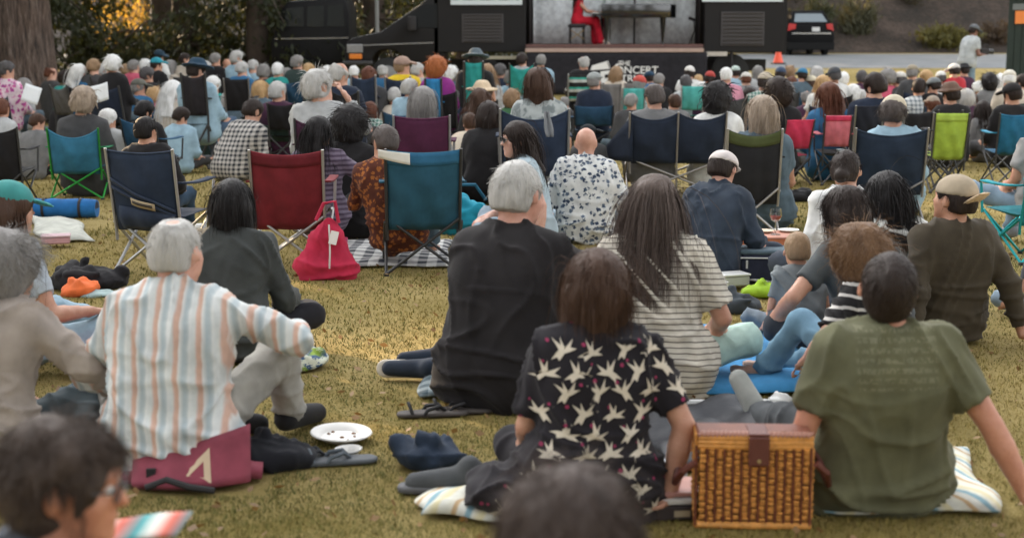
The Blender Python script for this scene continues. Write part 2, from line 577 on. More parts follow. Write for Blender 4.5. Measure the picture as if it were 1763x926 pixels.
def person(x, y, Y, hair=('short', 'dark'), shirt=(.1, .1, .1), pants=(.03, .04, .06), mode='g', yaw=0, lean=8, bend=10, side=0, head=(0, 0, 0),
           legs='cross', handL=None, handR=None, sleeve=.55, skin=(.52, .29, .20), fat=1.0, S0=None, hat=None, label='', name='person', group='audience on the lawn',
           female=False, shoes=None, child=False, glasses=None, face=False, shirtobj=None, pant_end=1.0, hem=0, dress=None, elbowL=None, elbowR=None, nstr=None, shwid=1.0, pz_fix=None, eyes=False, h=None, feet=None, base_z=None, extra=(), collar=False):
    top = W(x, y, Y)
    g0 = gz(top.x, Y) if base_z is None else base_z
    zt = top.z - g0
    res = h or min(max(.0019 * Y, .0085), .04)
    near = Y < 7.6; mid = Y < 13
    def build(pz, sc):
        sp = lambda a, sd: np.array([math.sin(R(sd)), math.sin(R(a)), math.cos(R(a))])
        pel = np.array([0, 0, pz])
        d1, d2, d3 = sp(lean, side), sp(lean + bend * .5, side), sp(lean + bend, side * .6)
        wai = pel + d1 * .17; che = wai + d2 * .17; nec = che + d3 * .155
        hd = np.array([0, math.sin(R((lean + bend) * .6)) * .8, 1]); hd /= np.linalg.norm(hd)
        hc = nec + hd * .135 + np.array([0, .02, 0])
        return pel, wai, che, nec, hc, (d1, d2, d3)
    M = rotm(*head)
    hs = 1.0
    # posture heights: find scale (ground) or seat height (chair)
    if mode == 'g':
        pz = .115
        _, _, _, nec, hc, _ = build(pz, 1)
        nom = hc[2] + .115
        sc = zt / nom if S0 is None else S0
        if not (.78 < sc < 1.25): print('SCALE', round(sc, 2), label)
    elif mode == 's':
        pz = .93
        _, _, _, nec, hc, _ = build(pz, 1)
        sc = zt / (hc[2] + .115)
        print('STAND', round(sc, 2), label)
    else:
        sc = S0 or 1.0
        pz = .2
        _, _, _, nec, hc, _ = build(pz, 1)
        pz = zt / sc - (hc[2] + .115) + .2
        if pz_fix is not None: pz = pz_fix
        if not (.16 < pz < .62): print('SEAT', round(pz, 2), label)
        pz = max(pz, .14)
    pel, wai, che, nec, hc, (d1, d2, d3) = build(pz, sc)
    X = np.array([1., 0, 0]); lat = np.array([math.cos(R(side * .5)), 0, -math.sin(R(side * .5))])
    sw = .160 * (.92 if female else 1) * shwid
    T = []
    def ring(c, hw, r, infl=0):
        return cap_(c - lat * hw, c + lat * hw, r + infl, k=.05)
    w = fat
    if female:
        prof = [(pel, .085 * w, .120), (pel + d1 * .09, .058 * w, .108), (wai, .045 * w, .098), (wai + d2 * .09, .052 * w, .100), (che, .064 * w, .102), (che + d3 * .07, .085, .082)]
    else:
        prof = [(pel, .068 * w, .118), (pel + d1 * .09, .058 * w, .116), (wai, .055 * w, .112), (wai + d2 * .09, .066 * w, .110), (che, .082 * w, .106), (che + d3 * .07, .10, .084)]
    shc = che + d3 * .098
    torso = lambda i: [ring(c, hw, r, i + (.012 * (1 - j / 5) if i > 0 else 0)) for j, (c, hw, r) in enumerate(prof)] + [cap_(shc - lat * (sw - .03), shc + lat * (sw - .03), .052 + i, k=.05), cap_(shc + d3 * .025 - lat * .06, shc + d3 * .025 + lat * .06, .052 + i, k=.05)]
    shL, shR = shc - lat * sw, shc + lat * sw
    if mode == 'g':
        dl = (-.12, .30, .20); dr = (.12, .30, .20)
    elif mode == 's':
        dl = (-.27, .10, .85); dr = (.27, .1, .85)
    else:
        dl = (-.13, .30, pz + .13); dr = (.13, .30, pz + .13)
    eL, hL = ik(shL, handL or dl, .28, .25, elbowL or (-.42, -.35, -.85))
    eR, hR = ik(shR, handR or dr, .28, .25, elbowR or (.42, -.35, -.85))
    arm = lambda s, e, hh: [cap_(s, s + (e - s) * .5, .048, .046, .006), cap_(s + (e - s) * .5, e, .046, .037, .006), cap_(e, e + (hh - e) * .3, .038, .040, .006), cap_(e + (hh - e) * .3, hh, .040, .026, .006)]
    body = torso(-.006) + arm(shL, eL, hL) + arm(shR, eR, hR)
    # hands: palm, four fingers with a bend, thumb from the side of the palm
    for hh, e, sgn in ((hL, eL, -1), (hR, eR, 1)):
        f = (hh - e) / np.linalg.norm(hh - e)
        flat = np.array([0, 0, 1.]) if abs(f[2]) < .9 else np.array([0, 1., 0])
        l = np.cross(f, flat); l /= np.linalg.norm(l); upn = np.cross(l, f)
        if hh[2] < .09 and mode == 'g':
            f2 = np.array([f[0], f[1], 0]); f = f2 / (np.linalg.norm(f2) + 1e-6); l = np.cross(f, (0, 0, 1.)); upn = np.array([0, 0, 1.])
        fr = max(.0085, .55 * res)
        body += [cap_(hh + l * .018, hh + f * .075 + l * .026, .02, .016, .015), cap_(hh - l * .018, hh + f * .075 - l * .026, .02, .016, .015)]
        if mid:
            for j, (o, ln) in enumerate(((-.032, .058), (-.011, .072), (.011, .076), (.032, .066))):
                b0 = hh + f * .078 + l * o
                b1 = b0 + f * ln * .55 - upn * .006; b2 = b1 + f * ln * .42 - upn * .024
                body += [cap_(b0, b1, fr * 1.05, fr, .006), cap_(b1, b2, fr, fr * .85, .006)]
            t0 = hh + f * .02 - sgn * l * .03; t1 = t0 + f * .035 - sgn * l * .025; t2 = t1 + f * .035 - upn * .01
            body += [cap_(t0, t1, fr * 1.3, fr * 1.1, .01), cap_(t1, t2, fr * 1.1, fr * .95, .008)]
    # legs
    if mode == 'g':
        if isinstance(legs, str):
            (k0, a0, t0), = LEGS[legs]
            kl = [(-k0[0], k0[1], k0[2]), k0]; al = [(-a0[0], a0[1] - (.05 if legs == 'cross' else 0), a0[2]), a0]; tl = [(-t0[0], t0[1], t0[2]), t0]
        else:
            kl, al, tl = legs
    elif mode == 's':
        kl = [(-.10, .03, .50), (.10, .05, .50)]; al = [(-.11, -.02, .08), (.12, 0, .08)]; tl = [(-.13, .13, .04), (.14, .15, .04)]
    else:
        gr = .08
        if isinstance(legs, str):
            fz = min(.46, pz + .04)
            kl = [(-.14, .43, fz + .03), (.14, .43, fz + .03)]; al = [(-.13, .50, gr), (.13, .48, gr)]; tl = [(-.15, .63, .05), (.15, .61, .05)]
        else:
            kl, al, tl = legs
    kl, al, tl = [[np.array(q, float) for q in z] for z in (kl, al, tl)]
    hips = [pel - lat * .09 + np.array([0, .02, 0]), pel + lat * .09 + np.array([0, .02, 0])]
    legp, pantp = [], []
    lowz = .012 if mode == 'g' else -9
    for i in (0, 1):
        legp += [cap_(hips[i], kl[i], .075, .055, .04), cap_(kl[i], al[i], .052, .036, .03)]
        legp += [cap_(al[i], tl[i], .035, .026, .02)]
        end = kl[i] + (al[i] - kl[i]) * pant_end if pant_end > 0 else None
        pantp += [cap_(hips[i], kl[i], .084, .068, .05)]
        if pant_end > 0:
            dv = (al[i] - kl[i]); dv = dv / np.linalg.norm(dv)
            pantp += [cap_(kl[i], kl[i] + (al[i] - kl[i]) * pant_end, .066, .055, .04, [(end, dv)])]
    body += legp
    # neck and head
    hp = lambda v: hc + M @ np.array(v, float)
    body += [cap_(nec - d3 * .02, hp((0, -.012, -.05)), .058 if not female else .05, .052 if not female else .045, .03)]
    headp = [ell_(hp((0, -.008, .018)), (.075, .096, .090), M, .02), ell_(hp((0, .028, -.045)), (.058, .064, .075), M, .03), cap_(hp((-.018, .07, -.095)), hp((.018, .07, -.095)), .022, k=.03)]
    if near or face:
        headp += [cap_(hp((0, .088, .012)), hp((0, .108, -.024)), .009, .013, .014), cap_(hp((-.035, .08, .028)), hp((.035, .08, .028)), .012, k=.02),
                  cap_(hp((-.017, .088, -.056)), hp((.017, .088, -.056)), .009, k=.012), cap_(hp((-.045, .062, -.025)), hp((-.04, .05, -.06)), .022, k=.03), cap_(hp((.045, .062, -.025)), hp((.04, .05, -.06)), .022, k=.03)]
    for sgn in (-1, 1):
        headp += [ell_(hp((sgn * .079, -.004, -.008)), (.012, .022, .033), M @ rotm(0, 0, -sgn * 12) @ rotm(sgn * -18), .012)]
    if child:
        hs = 1.25
    body += headp
    # hair
    st, hcn = hair[0], hair[1]; hv = hair[2] if len(hair) > 2 else 0
    hcol, streak = HAIRS[hcn] if isinstance(hcn, str) else hcn
    hm = hair_mat(hcol, streak)
    hp_ = []; strands = None
    faceM = M
    def hcap(t, cut=None, zback=-.07):
        t = t + hv
        c = [ell_(hp((0, -.012, .022)), (.078 + t, .098 + t, .092 + t), M, .02, cut), ell_(hp((0, -.045, -.02)), (.068 + t, .066 + t, .075 + t), M, .02, cut)]
        return c
    nz = M @ np.array([0, 0, 1.]); ny = M @ np.array([0, 1., 0])
    facecut = [ell_(hp((0, .125, -.045)), (.085, .085, .105), M, .01, op='s')]
    earcut = [ell_(hp((s_ * .088, .012, -.02)), (.03, .034, .045), M, .01, op='s') for s_ in (-1, 1)]
    if st in ('short', 'fringe', 'bald', 'thin', 'bun'):
        zc = hp((0, 0, -.062)); hp_ = hcap(.004 if st != 'short' else .007, [(zc, -nz)])
        hp_ += facecut + earcut
        if st == 'fringe':
            hp_ += [ell_(hp((0, .035, .10)), (.085, .105, .075), M, .01, op='s')]
        if st == 'thin':
            hp_ += [ell_(hp((0, -.045, .125)), (.042, .05, .032), M, .01, op='s')]
        if st == 'bun':
            hp_ += [ell_(hp((0, -.115, -.035)), (.04, .038, .04), M, .02)]
        strands = dict(n=1100, L=.032, t=.009, lift=.22, curl=0)
        if st == 'bald': hp_ = []; strands = None
        if st in ('fringe', 'thin'): strands = dict(n=900, L=.02, t=.009, lift=.2, curl=0, top=st)
    elif st == 'mess':
        zc = hp((0, 0, -.085)); hp_ = hcap(.020, [(zc, -nz)]) + facecut + earcut
        strands = dict(n=1600, L=.065, t=.024, lift=.5, curl=.007)
    elif st == 'curly':
        hp_ = hcap(.036) + [ell_(hp((0, -.04, -.06)), (.10, .075, .08), M, .03)] + facecut
        strands = dict(n=1600, L=.11, t=.038, lift=.8, curl=.022)
    elif st == 'bob':
        hp_ = hcap(.016) + [cap_(hp((-.06, -.035, -.02)), hp((-.078, -.015, -.15)), .046, .036, .04), cap_(hp((.06, -.035, -.02)), hp((.078, -.015, -.15)), .046, .036, .04), cap_(hp((0, -.06, -.02)), hp((0, -.065, -.165)), .06, .045, .04)] + facecut
        strands = dict(n=1100, L=.20, t=.022, lift=.2, curl=.004)
    elif st in ('long', 'pony', 'wavy'):
        ln = {'long': .30, 'wavy': .24, 'pony': .26}[st]
        hp_ = hcap(.016) + facecut
        bk = lambda o, dd: nec - np.array([0, .0, 0]) + lat * o - d3 * dd + np.array([0, -.135 if not female else -.12, 0])
        a0 = hp((0, -.08, -.05))
        if st == 'pony':
            hp_ += [cap_(hp((0, -.10, .02)), hp((0, -.15, -.06)), .03, .03, .03), cap_(hp((0, -.15, -.06)), bk(0, .16), .03, .014, .03)]
        else:
            for o in (-.075, -.028, .028, .075):
                hp_ += [cap_(hp((o * .8, -.06, -.03)), hp((o * .9, -.075, -.13)), .044, .034 if near else .042, .03)]
                if not near: hp_ += [cap_(hp((o * .9, -.075, -.13)), bk(o * .8, ln - .16), .042, .02, .03)]
        strands = dict(n=2200, L=ln + .17, t=.015, lift=.06, curl=.012 if st == 'wavy' else .005, body=True)
    # scale the whole figure, place it
    Rz = Matrix.Rotation(R(yaw), 3, 'Z')
    hts = hc + np.array([0, 0, .115])
    if child:
        pass
    off = Rz @ Vector(hts * sc)
    loc = Vector((top.x - off.x, Y - off.y, g0))
    root = empty(name, loc, R(yaw), label, 'person', group)
    root['_pz'] = pz * sc
    del root['_pz']
    def scl(ps):
        out = []
        for p in ps:
            if p[0] == 'c':
                cut = None if p[6] is None else [(np.array(a) * sc, n) for a, n in p[6]]
                out.append(('c', p[1] * sc, p[2] * sc, p[3] * sc, p[4] * sc, p[5] * sc, cut, p[7]))
            else:
                cut = None if p[5] is None else [(np.array(a) * sc, n) for a, n in p[5]]
                out.append(('e', p[1] * sc, p[2] * sc, p[3], p[4] * sc, cut, p[6]))
        return out
    sd = int(abs(x * 13 + y * 7)) + 1
    hr = min(res, .012) if face else res
    hsc = 1.0
    if child:                                                 # children have larger heads for their size
        def grow(ps):
            out = []
            for p in ps:
                if p[0] == 'c': out.append(('c', hc + (p[1] - hc) * hs, hc + (p[2] - hc) * hs, p[3] * hs, p[4] * hs, p[5], None if p[6] is None else [(hc + (np.array(a) - hc) * hs, n) for a, n in p[6]], p[7]))
                else: out.append(('e', hc + (p[1] - hc) * hs, p[2] * hs, p[3], p[4], None if p[5] is None else [(hc + (np.array(a) - hc) * hs, n) for a, n in p[5]], p[6]))
            return out
        nb = len(headp)
        body = body[:-nb] + grow(headp)
        hp_ = grow(hp_)
    bo = field_obj('body', scl(body), hr * (1.0 if face else (1.3 if Y < 4.6 else 1.8)), skin_mat(skin), root)
    # clothes
    flo = [((0, 0, .008), (0, 0, -1))] if mode == 'g' else None
    sh = torso(.013)
    def sleeve_(s, e, hh):
        out = []
        if sleeve <= .9:
            en = s + (e - s) * (sleeve / .55 * .62); n = (e - s) / np.linalg.norm(e - s)
            out.append(cap_(s, e, .062, .06, .04, [(en, n)]))
        else:
            out.append(cap_(s, e, .060, .052, .04))
            n = (hh - e) / np.linalg.norm(hh - e)
            en = e + (hh - e) * (sleeve - .1) * .93
            out.append(cap_(e, hh, .056, .044, .03, [(en, n)]))
        return out
    if sleeve > 0:
        sh += sleeve_(shL, eL, hL) + sleeve_(shR, eR, hR)
    sh += list(extra)
    if collar: sh += [cap_(nec - d3 * .01, nec + d3 * .06, .072, .062, .02, [(nec + d3 * .048, d3)])]
    sh += [cap_(nec - d3 * .03, nec + d3 * .02, .066, .06, .03, [(nec + d3 * .022 + np.array([0, .0, 0]), d3)])]
    if hem:
        sh += [cap_(pel - lat * .1, pel + lat * .1, .135 + hem, k=.06)]
    if mode == 'g':
        sh = [(p[0],) + tuple(list(p[1:6]) + [((p[6] or []) + [((0, 0, .012), (0, 0, -1))]), p[7]]) if p[0] == 'c' else p for p in sh]
    shm = shirtobj or (cloth(shirt) if isinstance(shirt, tuple) else shirt)
    cr = res * (1.1 if Y < 13 else 1.25)
    so = field_obj('shirt' if not dress else 'dress', scl(sh + (dress(dict(pel=pel, kl=kl, al=al, lat=lat, hips=hips)) if dress else [])), cr, shm, root, .007 * (1 if mid else .6), 15, sd, (1, 1, .7), False, .030 if mid else .02)
    if not dress:
        pp = [cap_(pel - lat * .075, pel + lat * .075, .112, k=.05)] + pantp
        if mode == 'g':
            pp = [(p[0],) + tuple(list(p[1:6]) + [((p[6] or []) + [((0, 0, .006), (0, 0, -1))]), p[7]]) for p in pp]
        pm = cloth(pants) if isinstance(pants, tuple) else pants
        field_obj('trousers' if pant_end > .3 else 'shorts', scl(pp), res * (1.2 if near else 1.9), pm, root, .007, 20, sd + 5, (1, 1, 1), False, .022)
    if shoes is not None:
        for i in (0, 1):
            tdir = tl[i] - al[i]; tdir /= np.linalg.norm(tdir)
            field_obj('shoe', scl([cap_(al[i] - tdir * .03, tl[i] + tdir * .06, .046, .036, .02), cap_(al[i] - tdir * .045 - np.array([0, 0, .02]), tl[i] + tdir * .07 - np.array([0, 0, .006]), .03, .026, .02)]), min(res, .012), cloth(shoes, .2, 'shoe'), root)
    if hat:
        make_hat(root, hat, hp, M, sc, res, scl)
        hp_ = hp_ + [ell_(hp((0, 0, .135)), (.16, .16, .10), M, .01, op='s')] if hp_ else hp_
    if hp_:
        ho = field_obj('hair', scl(hp_), min(res, .02), hm, root, (.006 if mid else .009) if st not in ('curly', 'mess') else (.012 if Y > 3 else .016), (75 if Y > 3 else 55) if st != 'curly' else 60, sd + 9, (1, 1, .35) if st not in ('curly', 'mess') else (1, 1, 1), True)
    if strands and not child:
        strands['t'] += hv
        n = strands['n'] if near else (strands['n'] // 3 if mid else strands['n'] // 9)
        wd = min(max(.0002 * Y, .0006), .0011) if near else (.0020 if mid else .0045)
        if nstr: n = int(n * nstr)
        hair_strands(root, hc, M, sc, n, wd, strands, hm, sd, body if strands.get('body') else None, bool(hat), sh if strands.get('body') else None)
    if eyes:
        for s_ in (-1, 1):
            c = hp((s_ * .031, .084, .006)) * sc
            ey = MB().lathe([(.0001, .0115), (.006, .0098), (.0098, .006), (.0115, 0), (.006, -.0098), (.0001, -.0115)], n=12).build('eye', plain('eye', (.75, .72, .68), .15, var=.02, bmp=0), root, True)
            ey.location = c
            iris = MB().lathe([(.0001, .0015), (.0055, .0008), (.006, -.001)], n=12, axis='y').build('iris', plain('iris', (.03, .02, .015), .1, bmp=0), ey, True)
            iris.location = tuple(M @ np.array([0, .011, 0])); iris.rotation_euler = Matrix(M).to_euler()
    if glasses:
        rim = MB()
        for s_ in (-1, 1):
            ring_ = [hp((s_ * .034 + .026 * math.cos(a), .104, .006 + .019 * math.sin(a))) * sc for a in np.linspace(0, 2 * math.pi, 17)]
            rim.tube(ring_, .0025 * sc, 6, False)
            rim.tube([hp((s_ * .06, .102, .012)) * sc, hp((s_ * .083, .06, .012)) * sc, hp((s_ * .085, -.005, .008)) * sc], .0022 * sc, 6)
            if glasses[1] is not None:
                pl = MB(); pl.add([hp((s_ * .034 + .025 * math.cos(a), .1035, .006 + .018 * math.sin(a))) * sc for a in np.linspace(0, 2 * math.pi, 16, endpoint=False)] , [tuple(range(16))])
                pl.build('lens', glasses[1], root)
        rim.tube([hp((-.012, .108, .01)) * sc, hp((.012, .108, .01)) * sc], .0025 * sc, 6)
        rim.build('glasses', glasses[0], root, True)
    return dict(root=root, sc=sc, pz=pz * sc, shirt=so, body=bo, loc=loc, hp=hp, M=M, hL=hL * sc, hR=hR * sc, Y=Y, x=x, label=label, zt=zt)

def make_hat(root, hat, hp, M, sc, res, scl):
    kind, col = hat[0], hat[1]
    back = len(hat) > 2 and hat[2] == 'back'
    m = cloth(col, .15, 'cap') if not (kind == 'straw') else banded('straw%d' % int(col[0] * 1000), (0, 0, 1), .008, [(0, col), (.5, tuple(c * .75 for c in col)), (1, col)], .2)
    h = min(res, .018)
    if kind in ('cap', 'flat'):
        zc = hp((0, 0, .028))
        ps = [ell_(hp((0, -.01, .028)), (.092, .112, .098 if kind == 'cap' else .085), M, .01, [(zc, -(M @ np.array([0, 0, 1.])))])]
        field_obj('cap_crown', scl(ps), h, m, root)
        s = -1 if back else 1
        tilt = rotm(0, -8 if back else 10)
        br = [ell_(hp((0, s * .118 if not back else -.115, .034 if not back else .012)), (.074, .082, .010 if res < .015 else .018), M @ (rotm(0, 14) if not back else rotm(0, 38)), .01)]
        if kind == 'flat': br = [ell_(hp((0, .10, .035)), (.07, .05, .013), M @ rotm(0, 14), .01)]
        bm_ = m if len(hat) < 4 else cloth(hat[3], .15, 'cap_brim')
        field_obj('cap_brim', scl(br), h, bm_, root)
    else:
        wdt = .19 if len(hat) < 3 else hat[2]
        zc = hp((0, 0, .04))
        ps = [ell_(hp((0, -.005, .05)), (.088, .106, .10), M, .015, [(zc, -(M @ np.array([0, 0, 1.]))), (hp((0, 0, .135)), M @ np.array([0, 0, 1.]))]),
              ell_(hp((0, 0, .045)), (wdt, wdt * 1.05, .012 if res < .02 else .02), M, .02)]
        field_obj('hat', scl(ps), h, m, root, .004, 16)
        if kind in ('straw', 'felt'):
            bd = [ell_(hp((0, -.005, .062)), (.094, .111, .012), M, .01)]
            field_obj('hat_band', scl(bd), h, cloth((.02, .02, .025), .1, 'band'), root)

def hair_strands(root, hc, M, sc, n, wd, p, mat, seed, body, hat, shirt):
    r = np.random.default_rng(seed)
    d = r.normal(size=(n * 4, 3)); d /= np.linalg.norm(d, axis=1, keepdims=True)
    keep = (d[:, 2] > -.62) & ~((d[:, 1] > .55) & (d[:, 2] < .5)) & ~((np.abs(d[:, 0]) > .8) & (d[:, 2] < -.05) & (d[:, 1] > -.15))
    if hat: keep &= d[:, 2] < .2
    if p.get('top') == 'fringe': keep &= (d[:, 2] + .35 * d[:, 1] < .42)
    if p.get('top') == 'thin': keep &= ~((d[:, 2] > .8) & (d[:, 1] < .1))
    d = d[keep][:n]; n = len(d)
    c0 = np.array([0, -.012, .018]); rad = np.array([.078, .099, .092])
    pos = c0 + d * rad
    nrm = d / rad; nrm /= np.linalg.norm(nrm, axis=1, keepdims=True)
    crown = np.array([.1, -.25, .95]) if p['L'] < .25 else np.array([.05, .45, .9]); crown /= np.linalg.norm(crown)
    fl = d - crown; fl -= nrm * np.sum(fl * nrm, 1, keepdims=True)
    fl /= np.linalg.norm(fl, axis=1, keepdims=True) + 1e-6
    v = fl + nrm * p['lift'] * r.uniform(.4, 1.4, (n, 1)) + r.normal(size=(n, 3)) * .18
    fly = (r.random(n) < (.08 if p['L'] < .25 else .015))[:, None]                        # loose hairs
    v = v + fly * (r.normal(size=(n, 3)) * .45 + nrm * .5)
    v /= np.linalg.norm(v, axis=1, keepdims=True)
    steps = 3 if p['L'] < .06 else (5 if p['L'] < .15 else 8)
    Ls = p['L'] * r.uniform(.65, 1.1, (n, 1)); ds = Ls / steps
    MT = M.T
    gdir = MT @ np.array([0, 0, -1.])
    tk = p['t'] * r.uniform(.15, 1.15, (n, 1)) * np.where(fly, 2.0, 1.0)
    pts = [pos.copy()]
    ph = r.uniform(0, 6.28, n); clump = (np.floor(np.arctan2(d[:, 0], -d[:, 1]) * 6)).astype(int)
    cph = np.sin(clump * 12.9 + 3) * 6
    for s in range(steps):
        gk = .5 if p['L'] > .15 else .12
        v = v + gdir * gk + r.normal(size=(n, 3)) * (.05 + p['curl'] * 3)
        v /= np.linalg.norm(v, axis=1, keepdims=True)
        pos = pos + v * ds
        q = (pos - c0) / (rad + tk)
        l = np.linalg.norm(q, axis=1, keepdims=True)
        ins = (l < 1)
        pos = np.where(ins, c0 + q / np.maximum(l, 1e-6) * (rad + tk), pos)
        # stay off the face
        fx = (pos[:, 1] > .055) & (pos[:, 2] < .03)
        pos[fx, 1] = .055
        if p['curl']:
            a = 2.2 * s + cph + ph * .3
            pos = pos + p['curl'] * np.stack([np.cos(a), np.sin(a), np.zeros(n)], 1) * .5
        if shirt is not None and s > 2:
            wpos = hc + pos @ M.T
            for _ in range(2):
                e = eval_prims(shirt, wpos)
                bad = e < .006
                if bad.any():
                    wb = wpos[bad]
                    g = np.stack([eval_prims(shirt, wb + np.eye(3)[i] * .004) - e[bad] for i in range(3)], 1)
                    g /= np.linalg.norm(g, axis=1, keepdims=True) + 1e-9
                    wpos[bad] = wb + g * (.008 - e[bad])[:, None]
            pos = (wpos - hc) @ M
        pts.append(pos.copy())
    P = np.stack(pts, 1)                                         # n, steps+1, 3
    P = (hc + P @ M.T) * sc
    tan = np.gradient(P, axis=1)
    rv = r.normal(size=(n, 1, 3))
    sd_ = np.cross(tan, rv); sd_ /= np.linalg.norm(sd_, axis=2, keepdims=True) + 1e-9
    wt = wd * sc * np.linspace(1, .25, steps + 1)[None, :, None] * r.uniform(.7, 1.5, (n, 1, 1))
    A = P - sd_ * wt; B = P + sd_ * wt
    V = np.stack([A, B], 2).reshape(-1, 3)
    i0 = (np.arange(n)[:, None] * (steps + 1) + np.arange(steps)[None, :]).ravel() * 2
    Q = np.stack([i0, i0 + 1, i0 + 3, i0 + 2], 1)
    me = np_mesh('hair_strands', V, Q)
    o = link('hair_strands', me, mat, root)
    tone = np.repeat((.15 + r.uniform(0, 1, n) * .5 + .15 * np.sin(clump * 5.1)), (steps + 1) * 2)
    at = me.attributes.new('tone', 'FLOAT', 'POINT')
    at.data.foreach_set('value', tone.astype(np.float32))
    o['kind'] = 'stuff'
    return o

def decals(pinfo, shapes, name, mat, off=.004, dirv=(0, 1, 0), parent=None):
    """flat print laid on a garment: 2-D outlines (fan about their first point) dropped on to the cloth"""
    me = pinfo['shirt'].data
    bv = BVHTree.FromPolygons([v.co.copy() for v in me.vertices], [tuple(p.vertices) for p in me.polygons])
    V, Fc = [], []
    dv = Vector(dirv).normalized(); sx = Vector((0, 0, 1)).cross(dv).normalized() * -1
    for sh in shapes:
        pts = []
        for (a, z) in sh:
            o = sx * a + Vector((0, 0, z)) - dv * 1.0
            hit, nr, _, dist = bv.ray_cast(o, dv)
            if hit is None: break
            if nr.dot(dv) > 0: nr = -nr
            pts.append((hit, nr, dist))
        if len(pts) < len(sh): continue
        ds_ = [q[2] for q in pts]
        if max(ds_) - min(ds_) > .15: continue
        b = len(V)
        V += [tuple(q[0] + q[1] * off) for q in pts]
        Fc += [(b, b + i, b + i + 1) for i in range(1, len(pts) - 1)] + [(b, b + len(pts) - 1, b + 1)]
    if not V: return None
    m_ = bpy.data.meshes.new(name); m_.from_pydata(V, [], Fc)
    return link(name, m_, mat, pinfo['root'])

# ------------------------------------------------------------------ folding camp chairs
def cloth_sheet(fn, nu, nv, th=.004):
    """sheet with thickness from fn(u, v) -> point, 0..1"""
    U, Vv = np.meshgrid(np.linspace(0, 1, nu), np.linspace(0, 1, nv), indexing='ij')
    P = np.array([[fn(U[i, j], Vv[i, j]) for j in range(nv)] for i in range(nu)], float)
    du = np.gradient(P, axis=0); dv = np.gradient(P, axis=1)
    nn = np.cross(du, dv); nn /= np.linalg.norm(nn, axis=2, keepdims=True) + 1e-9
    A = (P + nn * th / 2).reshape(-1, 3); B = (P - nn * th / 2).reshape(-1, 3)
    id_ = lambda i, j: i * nv + j
    q = []
    n = nu * nv
    for i in range(nu - 1):
        for j in range(nv - 1):
            a = (id_(i, j), id_(i + 1, j), id_(i + 1, j + 1), id_(i, j + 1))
            q.append(a); q.append(tuple(n + t for t in a[::-1]))
    ed = [id_(i, 0) for i in range(nu)] + [id_(nu - 1, j) for j in range(1, nv)] + [id_(i, nv - 1) for i in range(nu - 2, -1, -1)] + [id_(0, j) for j in range(nv - 2, 0, -1)]
    for a, b in zip(ed, ed[1:] + ed[:1]):
        q.append((b, a, n + a, n + b))
    return np.concatenate([A, B]), np.array(q)
